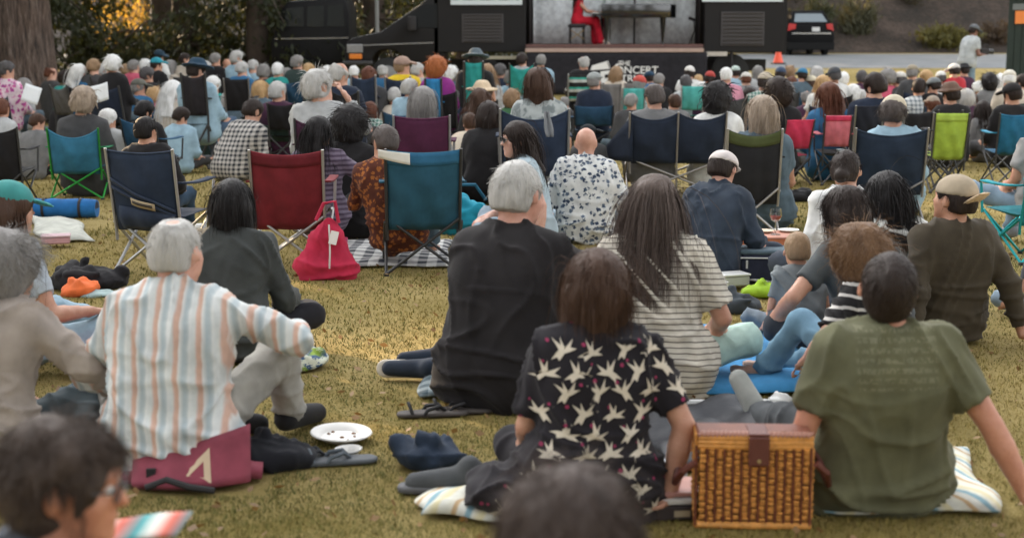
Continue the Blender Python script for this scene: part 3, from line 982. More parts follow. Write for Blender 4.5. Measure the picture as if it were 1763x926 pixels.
def camp_chair(x0, x1, ytop, Y, col, label, frame=(.35, .35, .36), yaw=0, seatcol=None, arm=True, sag=.05, bulge=.05, trim=None, bottom=.36, name='camp_chair', backmat=None, topband=None, simple=False, base_z=None, double=False):
    xc = (x0 + x1) / 2
    top = W(xc, ytop, Y)
    g0 = gz(top.x, Y) if base_z is None else base_z
    h = top.z - g0
    w = (W(x1, ytop, Y) - W(x0, ytop, Y)).length / max(.5, math.cos(R(yaw)))
    k = h / .86
    yb, ys = -.27 * k, -.17 * k              # top of the back, back of the seat
    sz = .42 * k
    off = Matrix.Rotation(R(yaw), 3, 'Z') @ Vector((0, yb, 0))
    root = empty(name, (top.x - off.x, Y - off.y, g0), R(yaw), label, 'chair', 'folding chairs on the lawn')
    bm = backmat or cloth(col, .35, 'chair_cloth')
    zb = h * bottom
    ph = rng.uniform(0, 6)
    def bf(u, v):
        sg = (1 - (2 * u - 1) ** 2) if not double else (1 - (4 * (u % .5) - 1) ** 2)
        X_ = (u - .5) * w * (1 - .06 * (1 - v))
        z = zb + (h - zb) * v - sag * sg * max(0, v - .3) / .7 * 1.0
        y = ys + (yb - ys) * v - bulge * sg * math.sin(math.pi * min(1, v * .9 + .1))
        y += .010 * math.sin(u * 15 + ph + v * 5 + 1.5 * math.sin(v * 3 + ph)) * (1 - v * .5) * (.4 + math.sin(math.pi * u))
        return (X_, y, z)
    V, Q = cloth_sheet(bf, 17 if not double else 33, 11)
    V_ = V
    link('backrest', np_mesh('backrest', V, Q), bm, root)
    if Y < 16:
        MB().tube([tuple(np.array(bf(t, 1.0)) + np.array([0, -.002, 0])) for t in np.linspace(0, 1, 13 if not double else 25)], .006, 6).build('binding', cloth(tuple(min(1, c * 1.5 + .01) for c in col), .2, 'binding'), root, True)
    if topband is not None:
        V, Q = cloth_sheet(lambda u, v: tuple(np.array(bf(u, .84 + .165 * v)) + np.array([0, -.006, 0])), 17, 4)
        link('head_band', np_mesh('head_band', V, Q), cloth(topband, .3, 'chair_cloth'), root)
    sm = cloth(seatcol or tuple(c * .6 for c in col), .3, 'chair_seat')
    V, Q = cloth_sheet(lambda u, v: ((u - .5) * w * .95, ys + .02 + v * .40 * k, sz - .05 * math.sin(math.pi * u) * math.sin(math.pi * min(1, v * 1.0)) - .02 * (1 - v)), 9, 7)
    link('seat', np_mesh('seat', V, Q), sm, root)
    fm = metal(frame, .4) if frame[0] > .25 or frame[1] > .15 else plain('dark_tube', frame, .4, .3, .1, 30, 0)
    r = .011 * max(k, .85)
    hw = w / 2; yf = ys + .42 * k
    T = lambda nm, pts, rr=r: MB().tube(pts, rr, 8).build(nm, fm, root, True)
    if double:
        T('upright', [(0, yb - .008, h + .01), (0, ys - .012, zb), (0, ys - .02, .02)])
    for s in (-1, 1):
        T('upright', [(s * hw, yb - .008, h + .01), (s * hw * .98, ys - .012, zb), (s * hw * .97, ys - .01, .24 * k)])
        T('rear_leg', [(s * hw * 1.02, ys - .06 * k, .012), (-s * hw * .96, ys - .022 + .02 * s, sz - .03)])
        if not simple:
            T('front_leg', [(s * hw * 1.02, yf + .05 * k, .012), (-s * hw * .96, yf + .02 * s, sz - .02)])
            T('side_leg', [(s * hw * 1.02, ys - .06 * k, .012), (s * hw * .99, yf + .01, sz - .02)])
            T('side_leg', [(s * hw * 1.05, yf + .05 * k, .012), (s * hw * 1.03, ys - .01, sz - .05)])
            T('arm_post', [(s * hw * 1.03, yf + .02, sz - .04), (s * hw * 1.06, yf + .04, .62 * k)])
        if arm:
            V, Q = cloth_sheet(lambda u, v: (s * hw * 1.04 + (u - .5) * .06, ys - .03 + v * (yf + .05 - ys), .64 * k - .012 * math.sin(math.pi * v)), 4, 8, .012)
            link('armrest', np_mesh('armrest', V, Q), bm if trim is None else cloth(trim, .2, 'chair_cloth'), root)
        mb = MB()
        for yy in (ys - .06 * k, yf + .05 * k):
            if simple and yy > 0: continue
            f_ = MB().lathe([(.0001, .0), (.018, .0), (.018, .014), (.012, .022)], n=8).build('foot_cap', plain('rubber', (.02, .02, .02), .7, bmp=0), root)
            f_.location = (s * hw * 1.02, yy, 0)
    return root, bf
# ------------------------------------------------------------------ setting: lawn, road, hillside
NOGRASS = []                                       # footprints where no blades grow: (cx, cy, rx, ry)
def lawn_mat():
    m, nt, b = new_mat('lawn')
    f1 = noise(nt, .55, 5, .6); f2 = noise(nt, 7, 5, .65); f3 = noise(nt, 60, 4, .7)
    f = mth(nt, 'ADD', mth(nt, 'MULTIPLY', f1, .75), mth(nt, 'ADD', mth(nt, 'MULTIPLY', f2, .3), mth(nt, 'MULTIPLY', f3, .35)))
    c = ramp(nt, f, [(.34, (.058, .07, .018)), (.46, (.145, .130, .034)), (.6, (.26, .20, .06)), (.76, (.40, .31, .125))])
    L(nt, c, b.inputs['Base Color'])
    b.inputs['Roughness'].default_value = .95
    b.inputs['Specular IOR Level'].default_value = .15
    bump(nt, b, mth(nt, 'ADD', f3, f2), .9, .04)
    return m
ys = [-60, -20, 0, 8, 16, 24, 34, 45, 53, 57.5, 60, 75]
xs = [-300, -60, -25, -12, 0, 12, 25, 60, 300]
V = [(x, y, gz(x, y)) for y in ys for x in xs]
Q = [(j * len(xs) + i, j * len(xs) + i + 1, (j + 1) * len(xs) + i + 1, (j + 1) * len(xs) + i) for j in range(len(ys) - 1) for i in range(len(xs) - 1)]
tag(link('lawn', np_mesh('lawn', V, Q), lawn_mat(), None, False), kind='structure')
def road_mat():
    m, nt, b = new_mat('asphalt')
    f = mth(nt, 'ADD', mth(nt, 'MULTIPLY', noise(nt, 1.2, 4), .6), mth(nt, 'MULTIPLY', noise(nt, 40, 3), .4))
    L(nt, ramp(nt, f, [(.3, (.13, .14, .145)), (.7, (.22, .23, .235))]), b.inputs['Base Color'])
    b.inputs['Roughness'].default_value = .85
    bump(nt, b, noise(nt, 120, 3), .4, .01)
    return m
V = [(x, y, gz(x, y) + .01) for y in (45.2, 49, 53, 55.5) for x in (-120, 120)]
tag(link('road', np_mesh('road', V, [(0, 1, 3, 2), (2, 3, 5, 4), (4, 5, 7, 6)]), road_mat(), None, False), kind='structure')
# hillside behind the road
nx, ny = 130, 40
hx = np.linspace(-90, 90, nx); hy = np.concatenate([[56.2, 57.4, 58.2], np.linspace(59, 130, ny - 3)])
HX, HY = np.meshgrid(hx, hy, indexing='ij')
PP = np.stack([HX.ravel(), HY.ravel(), np.zeros(HX.size)], 1)
HZ = gz_np(HY) - .05 + np.maximum(0, HY - 57.5) * .55 * np.exp(-np.maximum(0, HY - 57) / 90) + (wob(PP, .35, 3, 4).reshape(HX.shape) * .7 + .12) * np.clip((HY - 57.2) / 3, 0, 1)
def hill_mat():
    m, nt, b = new_mat('forest_floor')
    f = mth(nt, 'ADD', mth(nt, 'MULTIPLY', noise(nt, .6, 5, .6), .55), mth(nt, 'MULTIPLY', noise(nt, 6, 5, .7), .5))
    L(nt, ramp(nt, f, [(.35, (.018, .017, .012)), (.5, (.05, .036, .026)), (.62, (.10, .07, .052)), (.75, (.15, .11, .085))]), b.inputs['Base Color'])
    b.inputs['Roughness'].default_value = .95
    bump(nt, b, noise(nt, 5, 6, .7), 1, .3)
    return m
i_ = np.arange((nx) * ny).reshape(nx, ny)
Q = np.stack([i_[:-1, :-1].ravel(), i_[1:, :-1].ravel(), i_[1:, 1:].ravel(), i_[:-1, 1:].ravel()], 1)
tag(link('hillside', np_mesh('hillside', np.stack([HX.ravel(), HY.ravel(), HZ.ravel()], 1), Q), hill_mat()), kind='structure')
def hz(x, y):
    return float(gz(x, y) + max(0, y - 57.5) * .55 * math.exp(-max(0, y - 57) / 90))

# ------------------------------------------------------------------ trees
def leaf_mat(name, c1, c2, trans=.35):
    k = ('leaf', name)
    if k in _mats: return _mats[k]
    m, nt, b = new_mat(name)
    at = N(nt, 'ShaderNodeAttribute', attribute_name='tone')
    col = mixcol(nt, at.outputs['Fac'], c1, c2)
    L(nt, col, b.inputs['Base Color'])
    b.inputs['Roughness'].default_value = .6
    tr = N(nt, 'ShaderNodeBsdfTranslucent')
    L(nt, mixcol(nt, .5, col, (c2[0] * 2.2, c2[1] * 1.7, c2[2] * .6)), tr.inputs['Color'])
    mx = N(nt, 'ShaderNodeMixShader'); mx.inputs[0].default_value = trans
    L(nt, b.outputs[0], mx.inputs[1]); L(nt, tr.outputs[0], mx.inputs[2])
    L(nt, mx.outputs[0], nt.nodes['Material Output'].inputs['Surface'])
    _mats[k] = m
    return m
def leaf_cloud(name, C, D, ln, wd, mat, parent, seed, droop=None):
    """small leaf-shaped faces at centres C pointing along D"""
    r = np.random.default_rng(seed)
    n = len(C)
    D = D / (np.linalg.norm(D, axis=1, keepdims=True) + 1e-9)
    s = np.cross(D, r.normal(size=(n, 3))); s /= np.linalg.norm(s, axis=1, keepdims=True) + 1e-9
    l = ln * r.uniform(.6, 1.4, (n, 1)); w = wd * r.uniform(.6, 1.4, (n, 1))
    a = C - D * l * .5; b = C + s * w * .5; c = C + D * l * .5; d = C - s * w * .5
    V = np.stack([a, b, c, d], 1).reshape(-1, 3)
    me = np_mesh(name, V, np.arange(n * 4).reshape(n, 4))
    o = link(name, me, mat, parent, False)
    at = me.attributes.new('tone', 'FLOAT', 'POINT')
    at.data.foreach_set('value', np.repeat(np.clip(r.uniform(0, 1, n) * .6 + .4 * (wob(C, 2.2, seed) * .5 + .5), 0, 1), 4).astype(np.float32))
    return o
bark = plain('bark', (.10, .075, .06), .95, 0, .5, 7, .9)
def bark_deep():
    m, nt, b = new_mat('bark_furrowed')
    f = noise(nt, 5, 5, .7, stretch=(3.2, 3.2, .45))
    f2 = noise(nt, 1.3, 3)
    L(nt, mixcol(nt, f2, ramp(nt, f, [(.35, (.03, .024, .021)), (.52, (.13, .10, .085)), (.7, (.27, .23, .20))]), ramp(nt, f, [(.35, (.03, .022, .017)), (.55, (.12, .07, .045)), (.7, (.20, .15, .12))])), b.inputs['Base Color'])
    b.inputs['Roughness'].default_value = .95
    bump(nt, b, f, 1, .12)
    return m
def conifer(x, y, H, Rb, label, seed, dense=5200, z0=.1, ln=.2, tone='dark'):
    r = np.random.default_rng(seed)
    g = gz(x, y) if y < 57.5 else hz(x, y)
    root = empty('conifer_tree', (x, y, g - .1), 0, label, 'tree', 'conifers behind the lawn')
    MB().tube([(0, 0, -.3), (0, 0, .3), (.05, .02, H * .4), (0, .05, H * .8), (0, 0, H)], [.42 * H / 18, .34 * H / 18, .24 * H / 18, .1, .02], 12).build('trunk', bark, root, True)
    # limbs sweeping down, each carrying sprays
    nb = 120
    lz = z0 + (H - z0) * r.uniform(0, 1, nb) ** 1.25
    la = r.uniform(0, 2 * math.pi, nb)
    ll = Rb * (1 - lz / H) ** .75 * r.uniform(.75, 1.15, nb) + .2
    nlow = (lz < 5).sum()
    mb = MB()
    for i in range(0, nb, 4):
        d = np.array([math.cos(la[i]), math.sin(la[i]), 0])
        mb.tube([(0, 0, lz[i] + .6), tuple(d * ll[i] * .5 + np.array([0, 0, lz[i] + .55])), tuple(d * ll[i] + np.array([0, 0, lz[i] - .1 * ll[i]]))], [.05, .035, .01], 5)
    tag(mb.build('limb', bark, root), kind='stuff')
    n = dense
    wgt = np.where(lz < 5.5, 3.5, 1.0) * ll; wgt /= wgt.sum()
    bi = r.choice(nb, n, p=wgt)
    t = r.uniform(.12, 1.02, n) ** .8
    dirs = np.stack([np.cos(la[bi]), np.sin(la[bi]), np.zeros(n)], 1)
    C = dirs * (ll[bi] * t)[:, None]
    C[:, 2] = lz[bi] + .55 - t ** 2 * (.25 * ll[bi]) - r.exponential(.28, n)
    C[:, :2] += r.normal(size=(n, 2)) * (.13 + .16 * t[:, None] * ll[bi][:, None] * .35)
    C[:, 2] = np.maximum(C[:, 2], .12)
    D = dirs * r.uniform(.2, 1, (n, 1)) + r.normal(size=(n, 3)) * .45; D[:, 2] -= .75
    big = np.where(lz[bi] > 5.5, 3.6 if ln < .3 else 2.4, 1.0)[:, None]
    mt = leaf_mat('needles_' + tone, *(((.012, .018, .008), (.055, .065, .022)) if tone == 'dark' else ((.10, .08, .015), (.46, .32, .06))), trans=.3 if tone == 'dark' else .5)  # the yellow leaf pair has the sunlit glow put into its colour
    leaf_cloud('crown', C, D, ln * big, ln * .34 * big, mt, root, seed)
    return root
# visible row behind the crowd on the left
CON = [(-13.6, 39.5, 19, 3.6, 'dark conifer with drooping boughs right beside the big trunk'), (-9.4, 41.5, 21, 3.4, 'dark conifer standing behind the teal capped listeners at left'),
       (-6.9, 39.0, 17, 2.9, 'dark conifer behind the man in the navy sun hat'), (-4.2, 44.0, 20, 3.4, 'dark conifer rising behind the parked van at left'), (-11.5, 47.5, 22, 3.2, 'dark conifer farther back in the gap beside the trunk'),
       (-1.5, 46.0, 22, 3.6, 'dark conifer behind the cab of the stage truck')]
for i, (x, y, H, rb, lb) in enumerate(CON):
    conifer(x, y, H, rb, lb, 30 + i, 11000 if i != 4 else 3000, .1, .22)
conifer(-13.9, 55.0, 9, 2.0, 'yellow green sunlit tree glowing through the gap beside the trunk', 51, 5000, .1, .22, 'sun_glow')
conifer(-7.6, 56.0, 6, 1.3, 'golden leaved tree glinting between the dark conifers', 52, 2500, .1, .22, 'sun_glow')
# tall trees added out of view, left of the frame, to shade the lawn
for i, (x, y, H, rb) in enumerate([(-19, 33, 24, 5.0), (-18, 23, 25, 5.2), (-17, 14, 24, 5.0), (-24, 40, 26, 5.0), (-25, 28, 26, 5.4), (-20, 48, 24, 5), (-28, 50, 26, 5.5)]):
    conifer(x, y, H, rb, ['tall conifer left of the big trunk', 'tall conifer nearer left of the lawn', 'tall conifer nearest at the left edge of the lawn', 'tall conifer far left behind the trunk', 'tall conifer in the second row at left', 'tall conifer at the back left by the road', 'tall conifer in the far left back corner'][i], 70 + i, 2000, 1.0, .9)
# the big trunk at the left edge
tb = W(14, 40, 29)
root = empty('big_tree', (tb.x, 29, gz(0, 29)), 0, 'massive old tree with furrowed grey brown bark at left edge', 'tree')
def trunk_pt():
    V = []; Q = []
    zs = np.concatenate([np.linspace(-.2, 1.4, 14), np.linspace(1.6, 9, 22)]); n = 48
    for iz, z in enumerate(zs):
        for k in range(n):
            a = 2 * math.pi * k / n
            fl = 1.15 * math.exp(-max(z + .2, 0) / .42) * (.55 + .45 * math.cos(5 * a + .8) ** 2)
            rr = .80 - .022 * z + fl * .55 + .035 * math.sin(9 * a + z * .7) + .02 * math.sin(17 * a - z)
            V.append((rr * math.cos(a), rr * math.sin(a), z))
    for i in range(len(zs) - 1):
        for k in range(n):
            Q.append((i * n + k, i * n + (k + 1) % n, (i + 1) * n + (k + 1) % n, (i + 1) * n + k))
    return V, Q
link('trunk', np_mesh('trunk', *trunk_pt()), bark_deep(), root)
r_ = np.random.default_rng(5)
n = 3500
C = r_.normal(size=(n, 3)) * np.array([2.6, 2.6, 2.2]) + np.array([0, 0, 11.5]); C[:, 2] = np.maximum(C[:, 2], 6.2)
leaf_cloud('crown', C, r_.normal(size=(n, 3)) - np.array([0, 0, .5]), .6, .25, leaf_mat('needles_dark', (.012, .018, .008), (.055, .065, .022), .3), root, 6)
mb = MB()
for k in range(7):
    a = k * .9 + .3
    mb.tube([(.5 * math.cos(a), .5 * math.sin(a), 6.5 + .5 * k), (1.9 * math.cos(a), 1.9 * math.sin(a), 7.6 + .5 * k), (3.4 * math.cos(a), 3.4 * math.sin(a), 8 + .55 * k)], [.16, .1, .03], 7)
mb.build('limb', bark, root)
# shrubs on the bank behind the road
def shrub(x, ybase, Y, wpx, hpx, label, seed, c1, c2, n=2600, ln=.22, wd=.07, name='shrub', up=.4):
    p = W(x, ybase, Y); k = Y / F_PX
    w = wpx * .853 * k / 2; h = hpx * 1.063 * k
    g = max(hz(p.x, Y) - .25, p.z - .1)
    root = empty(name, (p.x, Y, p.z - .15), 0, label, 'shrub', 'shrubs on the bank')
    r = np.random.default_rng(seed)
    st = MB(); tips = []
    for i in range(14):
        a = r.uniform(0, 6.28); q = r.uniform(.2, 1)
        tip = np.array([math.cos(a) * w * q, math.sin(a) * w * .6 * q, h * r.uniform(.6, 1) * (1.1 - .35 * q)])
        st.tube([(0, 0, -.3), tuple(tip * np.array([.4, .4, .6])), tuple(tip)], [.03, .02, .006], 5)
        tips.append(tip)
    st.build('stem', bark, root)
    tips = np.array(tips)
    b = r.integers(0, 14, n); t = r.uniform(.35, 1.05, n)[:, None]
    C = tips[b] * t + r.normal(size=(n, 3)) * np.array([w * .14, w * .12, h * .10]); C[:, 2] = np.maximum(C[:, 2], .05)
    D = tips[b] * .6 + r.normal(size=(n, 3)) * .5 + np.array([0, 0, up])
    leaf_cloud('foliage', C, D, ln, wd, leaf_mat('leaf_%d' % seed, c1, c2, .3), root, seed)
    return root
shrub(1003, 43, 59.2, 62, 48, 'feathery grey green shrub behind the parked car', 91, (.03, .035, .022), (.11, .11, .06), 3800, .26, .05)
shrub(1108, 46, 58.2, 78, 24, 'low yellow green shrub behind the man standing', 92, (.05, .05, .014), (.16, .15, .04), 3200)
shrub(948, 30, 58.6, 60, 32, 'fern like shrub rising behind the roof of the parked car', 93, (.02, .026, .014), (.09, .10, .05), 2200, .4, .06)
shrub(1168, 44, 58.5, 50, 30, 'thin brownish shrub beside the green hut', 94, (.04, .03, .02), (.13, .09, .06), 1500, .2, .05)
shrub(1060, 20, 62, 70, 32, 'dark shrub high on the bank in the middle', 95, (.02, .02, .014), (.07, .06, .035), 2200)
shrub(900, 20, 61, 70, 40, 'dark shrub on the bank behind the stage truck', 96, (.02, .02, .014), (.07, .06, .035), 2000)
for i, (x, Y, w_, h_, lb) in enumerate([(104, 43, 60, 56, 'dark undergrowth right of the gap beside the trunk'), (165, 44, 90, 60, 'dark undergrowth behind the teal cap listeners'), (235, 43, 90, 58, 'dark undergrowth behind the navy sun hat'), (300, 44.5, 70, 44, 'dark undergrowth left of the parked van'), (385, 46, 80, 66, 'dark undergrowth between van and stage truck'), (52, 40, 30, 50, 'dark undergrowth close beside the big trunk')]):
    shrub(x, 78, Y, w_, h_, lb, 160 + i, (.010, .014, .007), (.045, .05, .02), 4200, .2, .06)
for i, (x, y, H, lb) in enumerate([(-6.5, 61, 22, 'conifer on the bank behind the parked van'), (-2.0, 62, 23, 'conifer on the bank behind the truck cab'), (2.5, 61, 22, 'conifer on the bank behind the stage curtains'), (6.5, 62.5, 23, 'conifer on the bank behind the right truck wall'), (0.5, 67, 24, 'tall conifer high on the bank behind the stage')]):  # trees added on the bank to keep sun off the road
    conifer(x, y, H, 3.6, lb, 130 + i, 2200, .3, .6)
for i, (x, y, H) in enumerate([(-9, -9, 22), (-3, -12, 24), (4, -10, 23), (10, -8, 22), (16, -2, 22), (-14, -3, 23)]):  # unseen trees added around the camera to block low sky light
    conifer(x, y, H, 4.6, ['conifer behind the viewer, far left', 'conifer behind the viewer, left', 'conifer behind the viewer, right', 'conifer behind the viewer, far right', 'conifer right of the viewer', 'conifer left of the viewer'][i], 150 + i, 1500, 2.0, .6)
for i, (x, Y) in enumerate([(1035, 66), (1150, 68), (960, 67), (870, 66)]):
    conifer((x - 600) * .0006 * Y, Y, 20, 3.4, ['conifer high on the bank above the feathery shrub', 'conifer high on the bank above the green hut', 'conifer high on the bank above the parked car', 'conifer high on the bank right of the stage'][i], 110 + i, 2600, .3, .5)

# ------------------------------------------------------------------ the truck that serves as a stage
YT = 34.0; GT = gz(0, YT)
def px(x, y, Y=YT):
    p = W(x, y, Y); return (p.x, p.z)
black = plain('black_paint', (.010, .009, .009), .5, 0, .2, 3, .03, .25)
blackm = plain('matt_black', (.02, .018, .019), .75, 0, .2, 6, .1)
glassd = plain('dark_glass', (.012, .014, .016), .12, 0, .1, 3, 0, .35)
truck = empty('stage_truck', (px(615, 40)[0], YT, GT), 0, 'black truck with its side opened as a concert stage', 'truck')
def tpart(mb, name, mat, parent=truck, **kw):
    o = mb.build(name, mat, None, **kw)
    me = o.data
    off = np.array(truck.location)
    co = np.empty(len(me.vertices) * 3); me.vertices.foreach_get('co', co)
    co = co.reshape(-1, 3) - off; me.vertices.foreach_set('co', co.ravel()); me.update()
    o.parent = parent
    return o
xL, xR = px(513, 40)[0], px(918, 40)[0]
x0, x1 = px(616, 40)[0], px(825, 40)[0]
zb = px(0, 49)[1]; zd = px(0, 40)[1]; zt = 5.4
tpart(MB().box(((xL + x0) / 2, YT + .06, (zb + zt) / 2), (x0 - xL, .12, zt - zb)), 'side_panel', black, bevel=.02)
tpart(MB().box(((xR + x1) / 2, YT + .06, (zb + zt) / 2), (xR - x1, .12, zt - zb)), 'side_panel', black, bevel=.02)
tpart(MB().box(((xR + xL) / 2, YT + 2.44, (zb + zt) / 2), (xR - xL, .08, zt - zb)), 'back_wall', blackm)
tpart(MB().box(((x0 + xL) / 2, YT + 1.25, zt + .04), (x0 - xL + .1, 2.6, .08)), 'roof', black)  # unseen roof left open over the stage to let sky light in
tpart(MB().box(((xR + x1) / 2, YT + 1.25, zt + .04), (xR - x1 + .1, 2.6, .08)), 'roof', black)
tpart(MB().box((xL - .04, YT + 1.25, (zb + zt) / 2), (.08, 2.4, zt - zb)), 'end_wall', black)
tpart(MB().box((xR + .04, YT + 1.25, (zb + zt) / 2), (.08, 2.4, zt - zb)), 'end_wall', black)
tpart(MB().box(((xR + xL) / 2, YT + 1.3, GT + .62), (xR - xL - .5, .9, .28)), 'chassis', blackm)
for wx in (xR - 1.2, xL + 1.0):
    for wy in (YT + .35, YT + 2.15):
        t = tpart(MB().lathe([(.0, -.14), (.36, -.14), (.45, -.1), (.45, .1), (.36, .14), (.0, .14)], (wx, wy, GT + .45), 24, 'y'), 'wheel', plain('tyre', (.018, .018, .018), .85, bmp=.1), smooth=True)
wood = plain('stage_floor', (.16, .07, .055), .4, 0, .3, 4, .1)
wlip = plain('stage_edge', (.42, .30, .25), .6, 0, .2, 9, .1)
xd0, xd1 = px(618, 40, 33)[0], px(822, 40, 33)[0]
zl = W(600, 41.5, 33).z
tpart(MB().box(((x0 + x1) / 2, YT + 1.2, zl - .03), (x1 - x0, 2.3, .06)), 'stage_floor', wood)
for i in range(9):                                       # the folded-out floor in boards
    w_ = (xd1 - xd0) / 9
    tpart(MB().box((xd0 + w_ * (i + .5), YT - .5, zl - .032), (w_ - .012, .99, .06)), 'floor_board', wood, bevel=.005)
tpart(MB().box(((xd0 + xd1) / 2, 32.97, zl - .06), (xd1 - xd0 + .04, .05, .055)), 'stage_edge', plain('edge_dark', (.10, .05, .045), .5))
tpart(MB().box(((xd0 + xd1) / 2, 32.955, zl - .135), (xd1 - xd0 + .1, .06, .085)), 'stage_edge', wlip, bevel=.01)
# skirt with its lettering
sx0, sx1 = px(617, 46, 32.95)[0], px(829, 46, 32.95)[0]
sk_m = cloth((.022, .021, .026), .3, 'skirt_cloth')
Vs, Qs = cloth_sheet(lambda u, v: (sx0 + (sx1 - sx0) * u, 32.95 - .012 * math.sin(u * 55) * (1 - v) * (1.8 if u > .7 else .5) - (.05 * (1 - v) * max(0, u - .75) * 4), gz(0, 33) + .03 + (zl - .18 - gz(0, 33) - .03) * v), 90, 8, .006)
so = link('skirt', np_mesh('skirt', Vs - np.array(truck.location), Qs), sk_m, truck)
white = plain('white_print', (.78, .78, .76), .6, var=.04, bmp=0)
def lettering(txt, cx, zc, size, Yp, name='lettering', parent=None, mat=white, loc0=None, sx=1.0, bold=.012):
    cu = bpy.data.curves.new(name, 'FONT'); cu.body = txt; cu.size = size; cu.align_x = 'CENTER'; cu.extrude = .002; cu.offset = bold * size
    o = bpy.data.objects.new(name, cu); COL.objects.link(o)
    me = bpy.data.meshes.new_from_object(o); bpy.data.objects.remove(o)
    me.transform(Matrix.Translation(Vector((cx, Yp, zc)) - Vector(loc0 if loc0 is not None else (0, 0, 0))) @ Matrix.Rotation(R(90), 4, 'X') @ Matrix.Diagonal((sx, 1, 1, 1)))
    return link(name, me, mat, parent, False)
kz = 33 / F_PX
def zpx(y, Y=32.9): return W(600, y, Y).z
def xpx(x, Y=32.9): return W(x, 40, Y).x
TL = truck.location
lettering('THE', xpx(732), zpx(61.5), .15, 32.905, parent=truck, loc0=TL)
lettering('C', xpx(725.5), zpx(69), .34, 32.905, parent=truck, loc0=TL)
lettering('ONCERT', xpx(746.5), zpx(69), .235, 32.905, parent=truck, loc0=TL, sx=1.05)
lettering('TRUCK', xpx(748), zpx(76.5), .215, 32.905, parent=truck, loc0=TL, sx=1.1)
ic = MB()
q = lambda pts: [(xpx(a), zpx(b)) for a, b in pts]
ic.prism(q([(692, 66), (694, 61.5), (711, 57.5), (713, 57.2), (716, 64.5), (708, 65)]), 32.9, 32.906)
ic.prism(q([(704, 67), (715, 66), (717, 72), (717, 77), (704, 78)]), 32.9, 32.906)
tpart(ic, 'truck_emblem', white)
ic2 = MB(); ic2.prism(q([(709, 70), (713, 69.5), (713.5, 73), (709, 73.5)]), 32.894, 32.897); ic2.tube([(xpx(712), 32.895, zpx(58)), (xpx(717), 32.895, zpx(68))], .008, 6)
tpart(ic2, 'truck_emblem', sk_m)
# vents, signs, rails on the side walls
vm = plain('vent_grey', (.045, .04, .04), .6)
for (a, b, c, d) in ((541, 590, 13, 40), (845, 895, 11, 43)):
    (ax, az), (bx, bz) = px(a, c), px(b, d)
    vp = tpart(MB().box(((ax + bx) / 2, YT - .012, (az + bz) / 2), (bx - ax, .03, az - bz)), 'vent_panel', vm, bevel=.008)
    for k in range(9):
        sl = tpart(MB().box(((ax + bx) / 2, YT - .035, bz + (az - bz) * (k + .5) / 9), (bx - ax - .1, .02, .025), Matrix.Rotation(R(28), 3, 'X')), 'louvre', vm, parent=vp)
sg = plain('sign_white', (.62, .68, .70), .4, var=.05, bmp=0)
(ax, az), (bx, bz) = px(528, -14), px(612, 4.5)
s1 = tpart(MB().box(((ax + bx) / 2, YT - .03, (az + bz) / 2), (bx - ax, .05, az - bz)), 'banner_sign', sg)
tpart(MB().box(((ax + bx) / 2, YT - .058, (az + bz) / 2 + .03), (bx - ax - .12, .006, az - bz - .16)), 'banner_print', banded('banner', (1, 0, .4), .42, [(0, (.02, .03, .05)), (.3, (.25, .45, .52)), (.5, (.7, .75, .76)), (.62, (.1, .25, .33)), (1, (.02, .03, .05))], .05), parent=s1)
(ax, az), (bx, bz) = px(823, -14), px(917, 1.6)
tpart(MB().box(((ax + bx) / 2, YT - .03, (az + bz) / 2), (bx - ax, .05, az - bz)), 'banner_sign', sg)
(ax, az), (bx, bz) = px(567, 52.5, 33.6), px(607, 55.5, 33.6)
tpart(MB().box(((ax + bx) / 2, 33.6, (az + bz) / 2), (bx - ax, .06, az - bz)), 'rail', plain('rail', (.36, .33, .24), .5))
(ax, az), (bx, bz) = px(827, 48.5, 33.6), px(852, 52.5, 33.6)
tpart(MB().box(((ax + bx) / 2, 33.6, (az + bz) / 2), (bx - ax, .06, az - bz)), 'rail', plain('rail2', (.5, .46, .4), .5))
p = px(858, 48)[0]
tpart(MB().tube([(p, YT + .1, zb + .05), (p, YT - .05, GT + .02)], .035, 8), 'support_leg', blackm)
# curtains
cm = cloth((.80, .85, .87), .1, 'curtain')
for (a, b, ph) in ((622, 669, 0), (668, 742, 1.4), (744, 817, 2.1)):
    A, B = px(a, 40, YT + 1.75)[0], px(b, 40, YT + 1.75)[0]
    Vs, Qs = cloth_sheet(lambda u, v: (A + (B - A) * u, YT + 1.75 + .018 * math.sin(u * (B - A) * 16 + ph + .4 * math.sin(v * 3)) + .03 * math.sin(u * 9 + ph), zl + .02 + (zt - .2 - zl) * v), 70, 8, .006)
    link('curtain', np_mesh('curtain', Vs - np.array(truck.location), Qs), cm, truck)
A, B = px(617, 40)[0], px(626, 40)[0]
for (a, b) in ((616, 625), (816, 826)):
    A, B = px(a, 40)[0], px(b, 40)[0]
    Vs, Qs = cloth_sheet(lambda u, v: (A + (B - A) * u, YT + .3 + .06 * math.sin(u * 9), zl + .02 + (zt - .2 - zl) * v), 16, 4, .006)
    link('curtain', np_mesh('curtain', Vs - np.array(truck.location), Qs), blackm, truck)
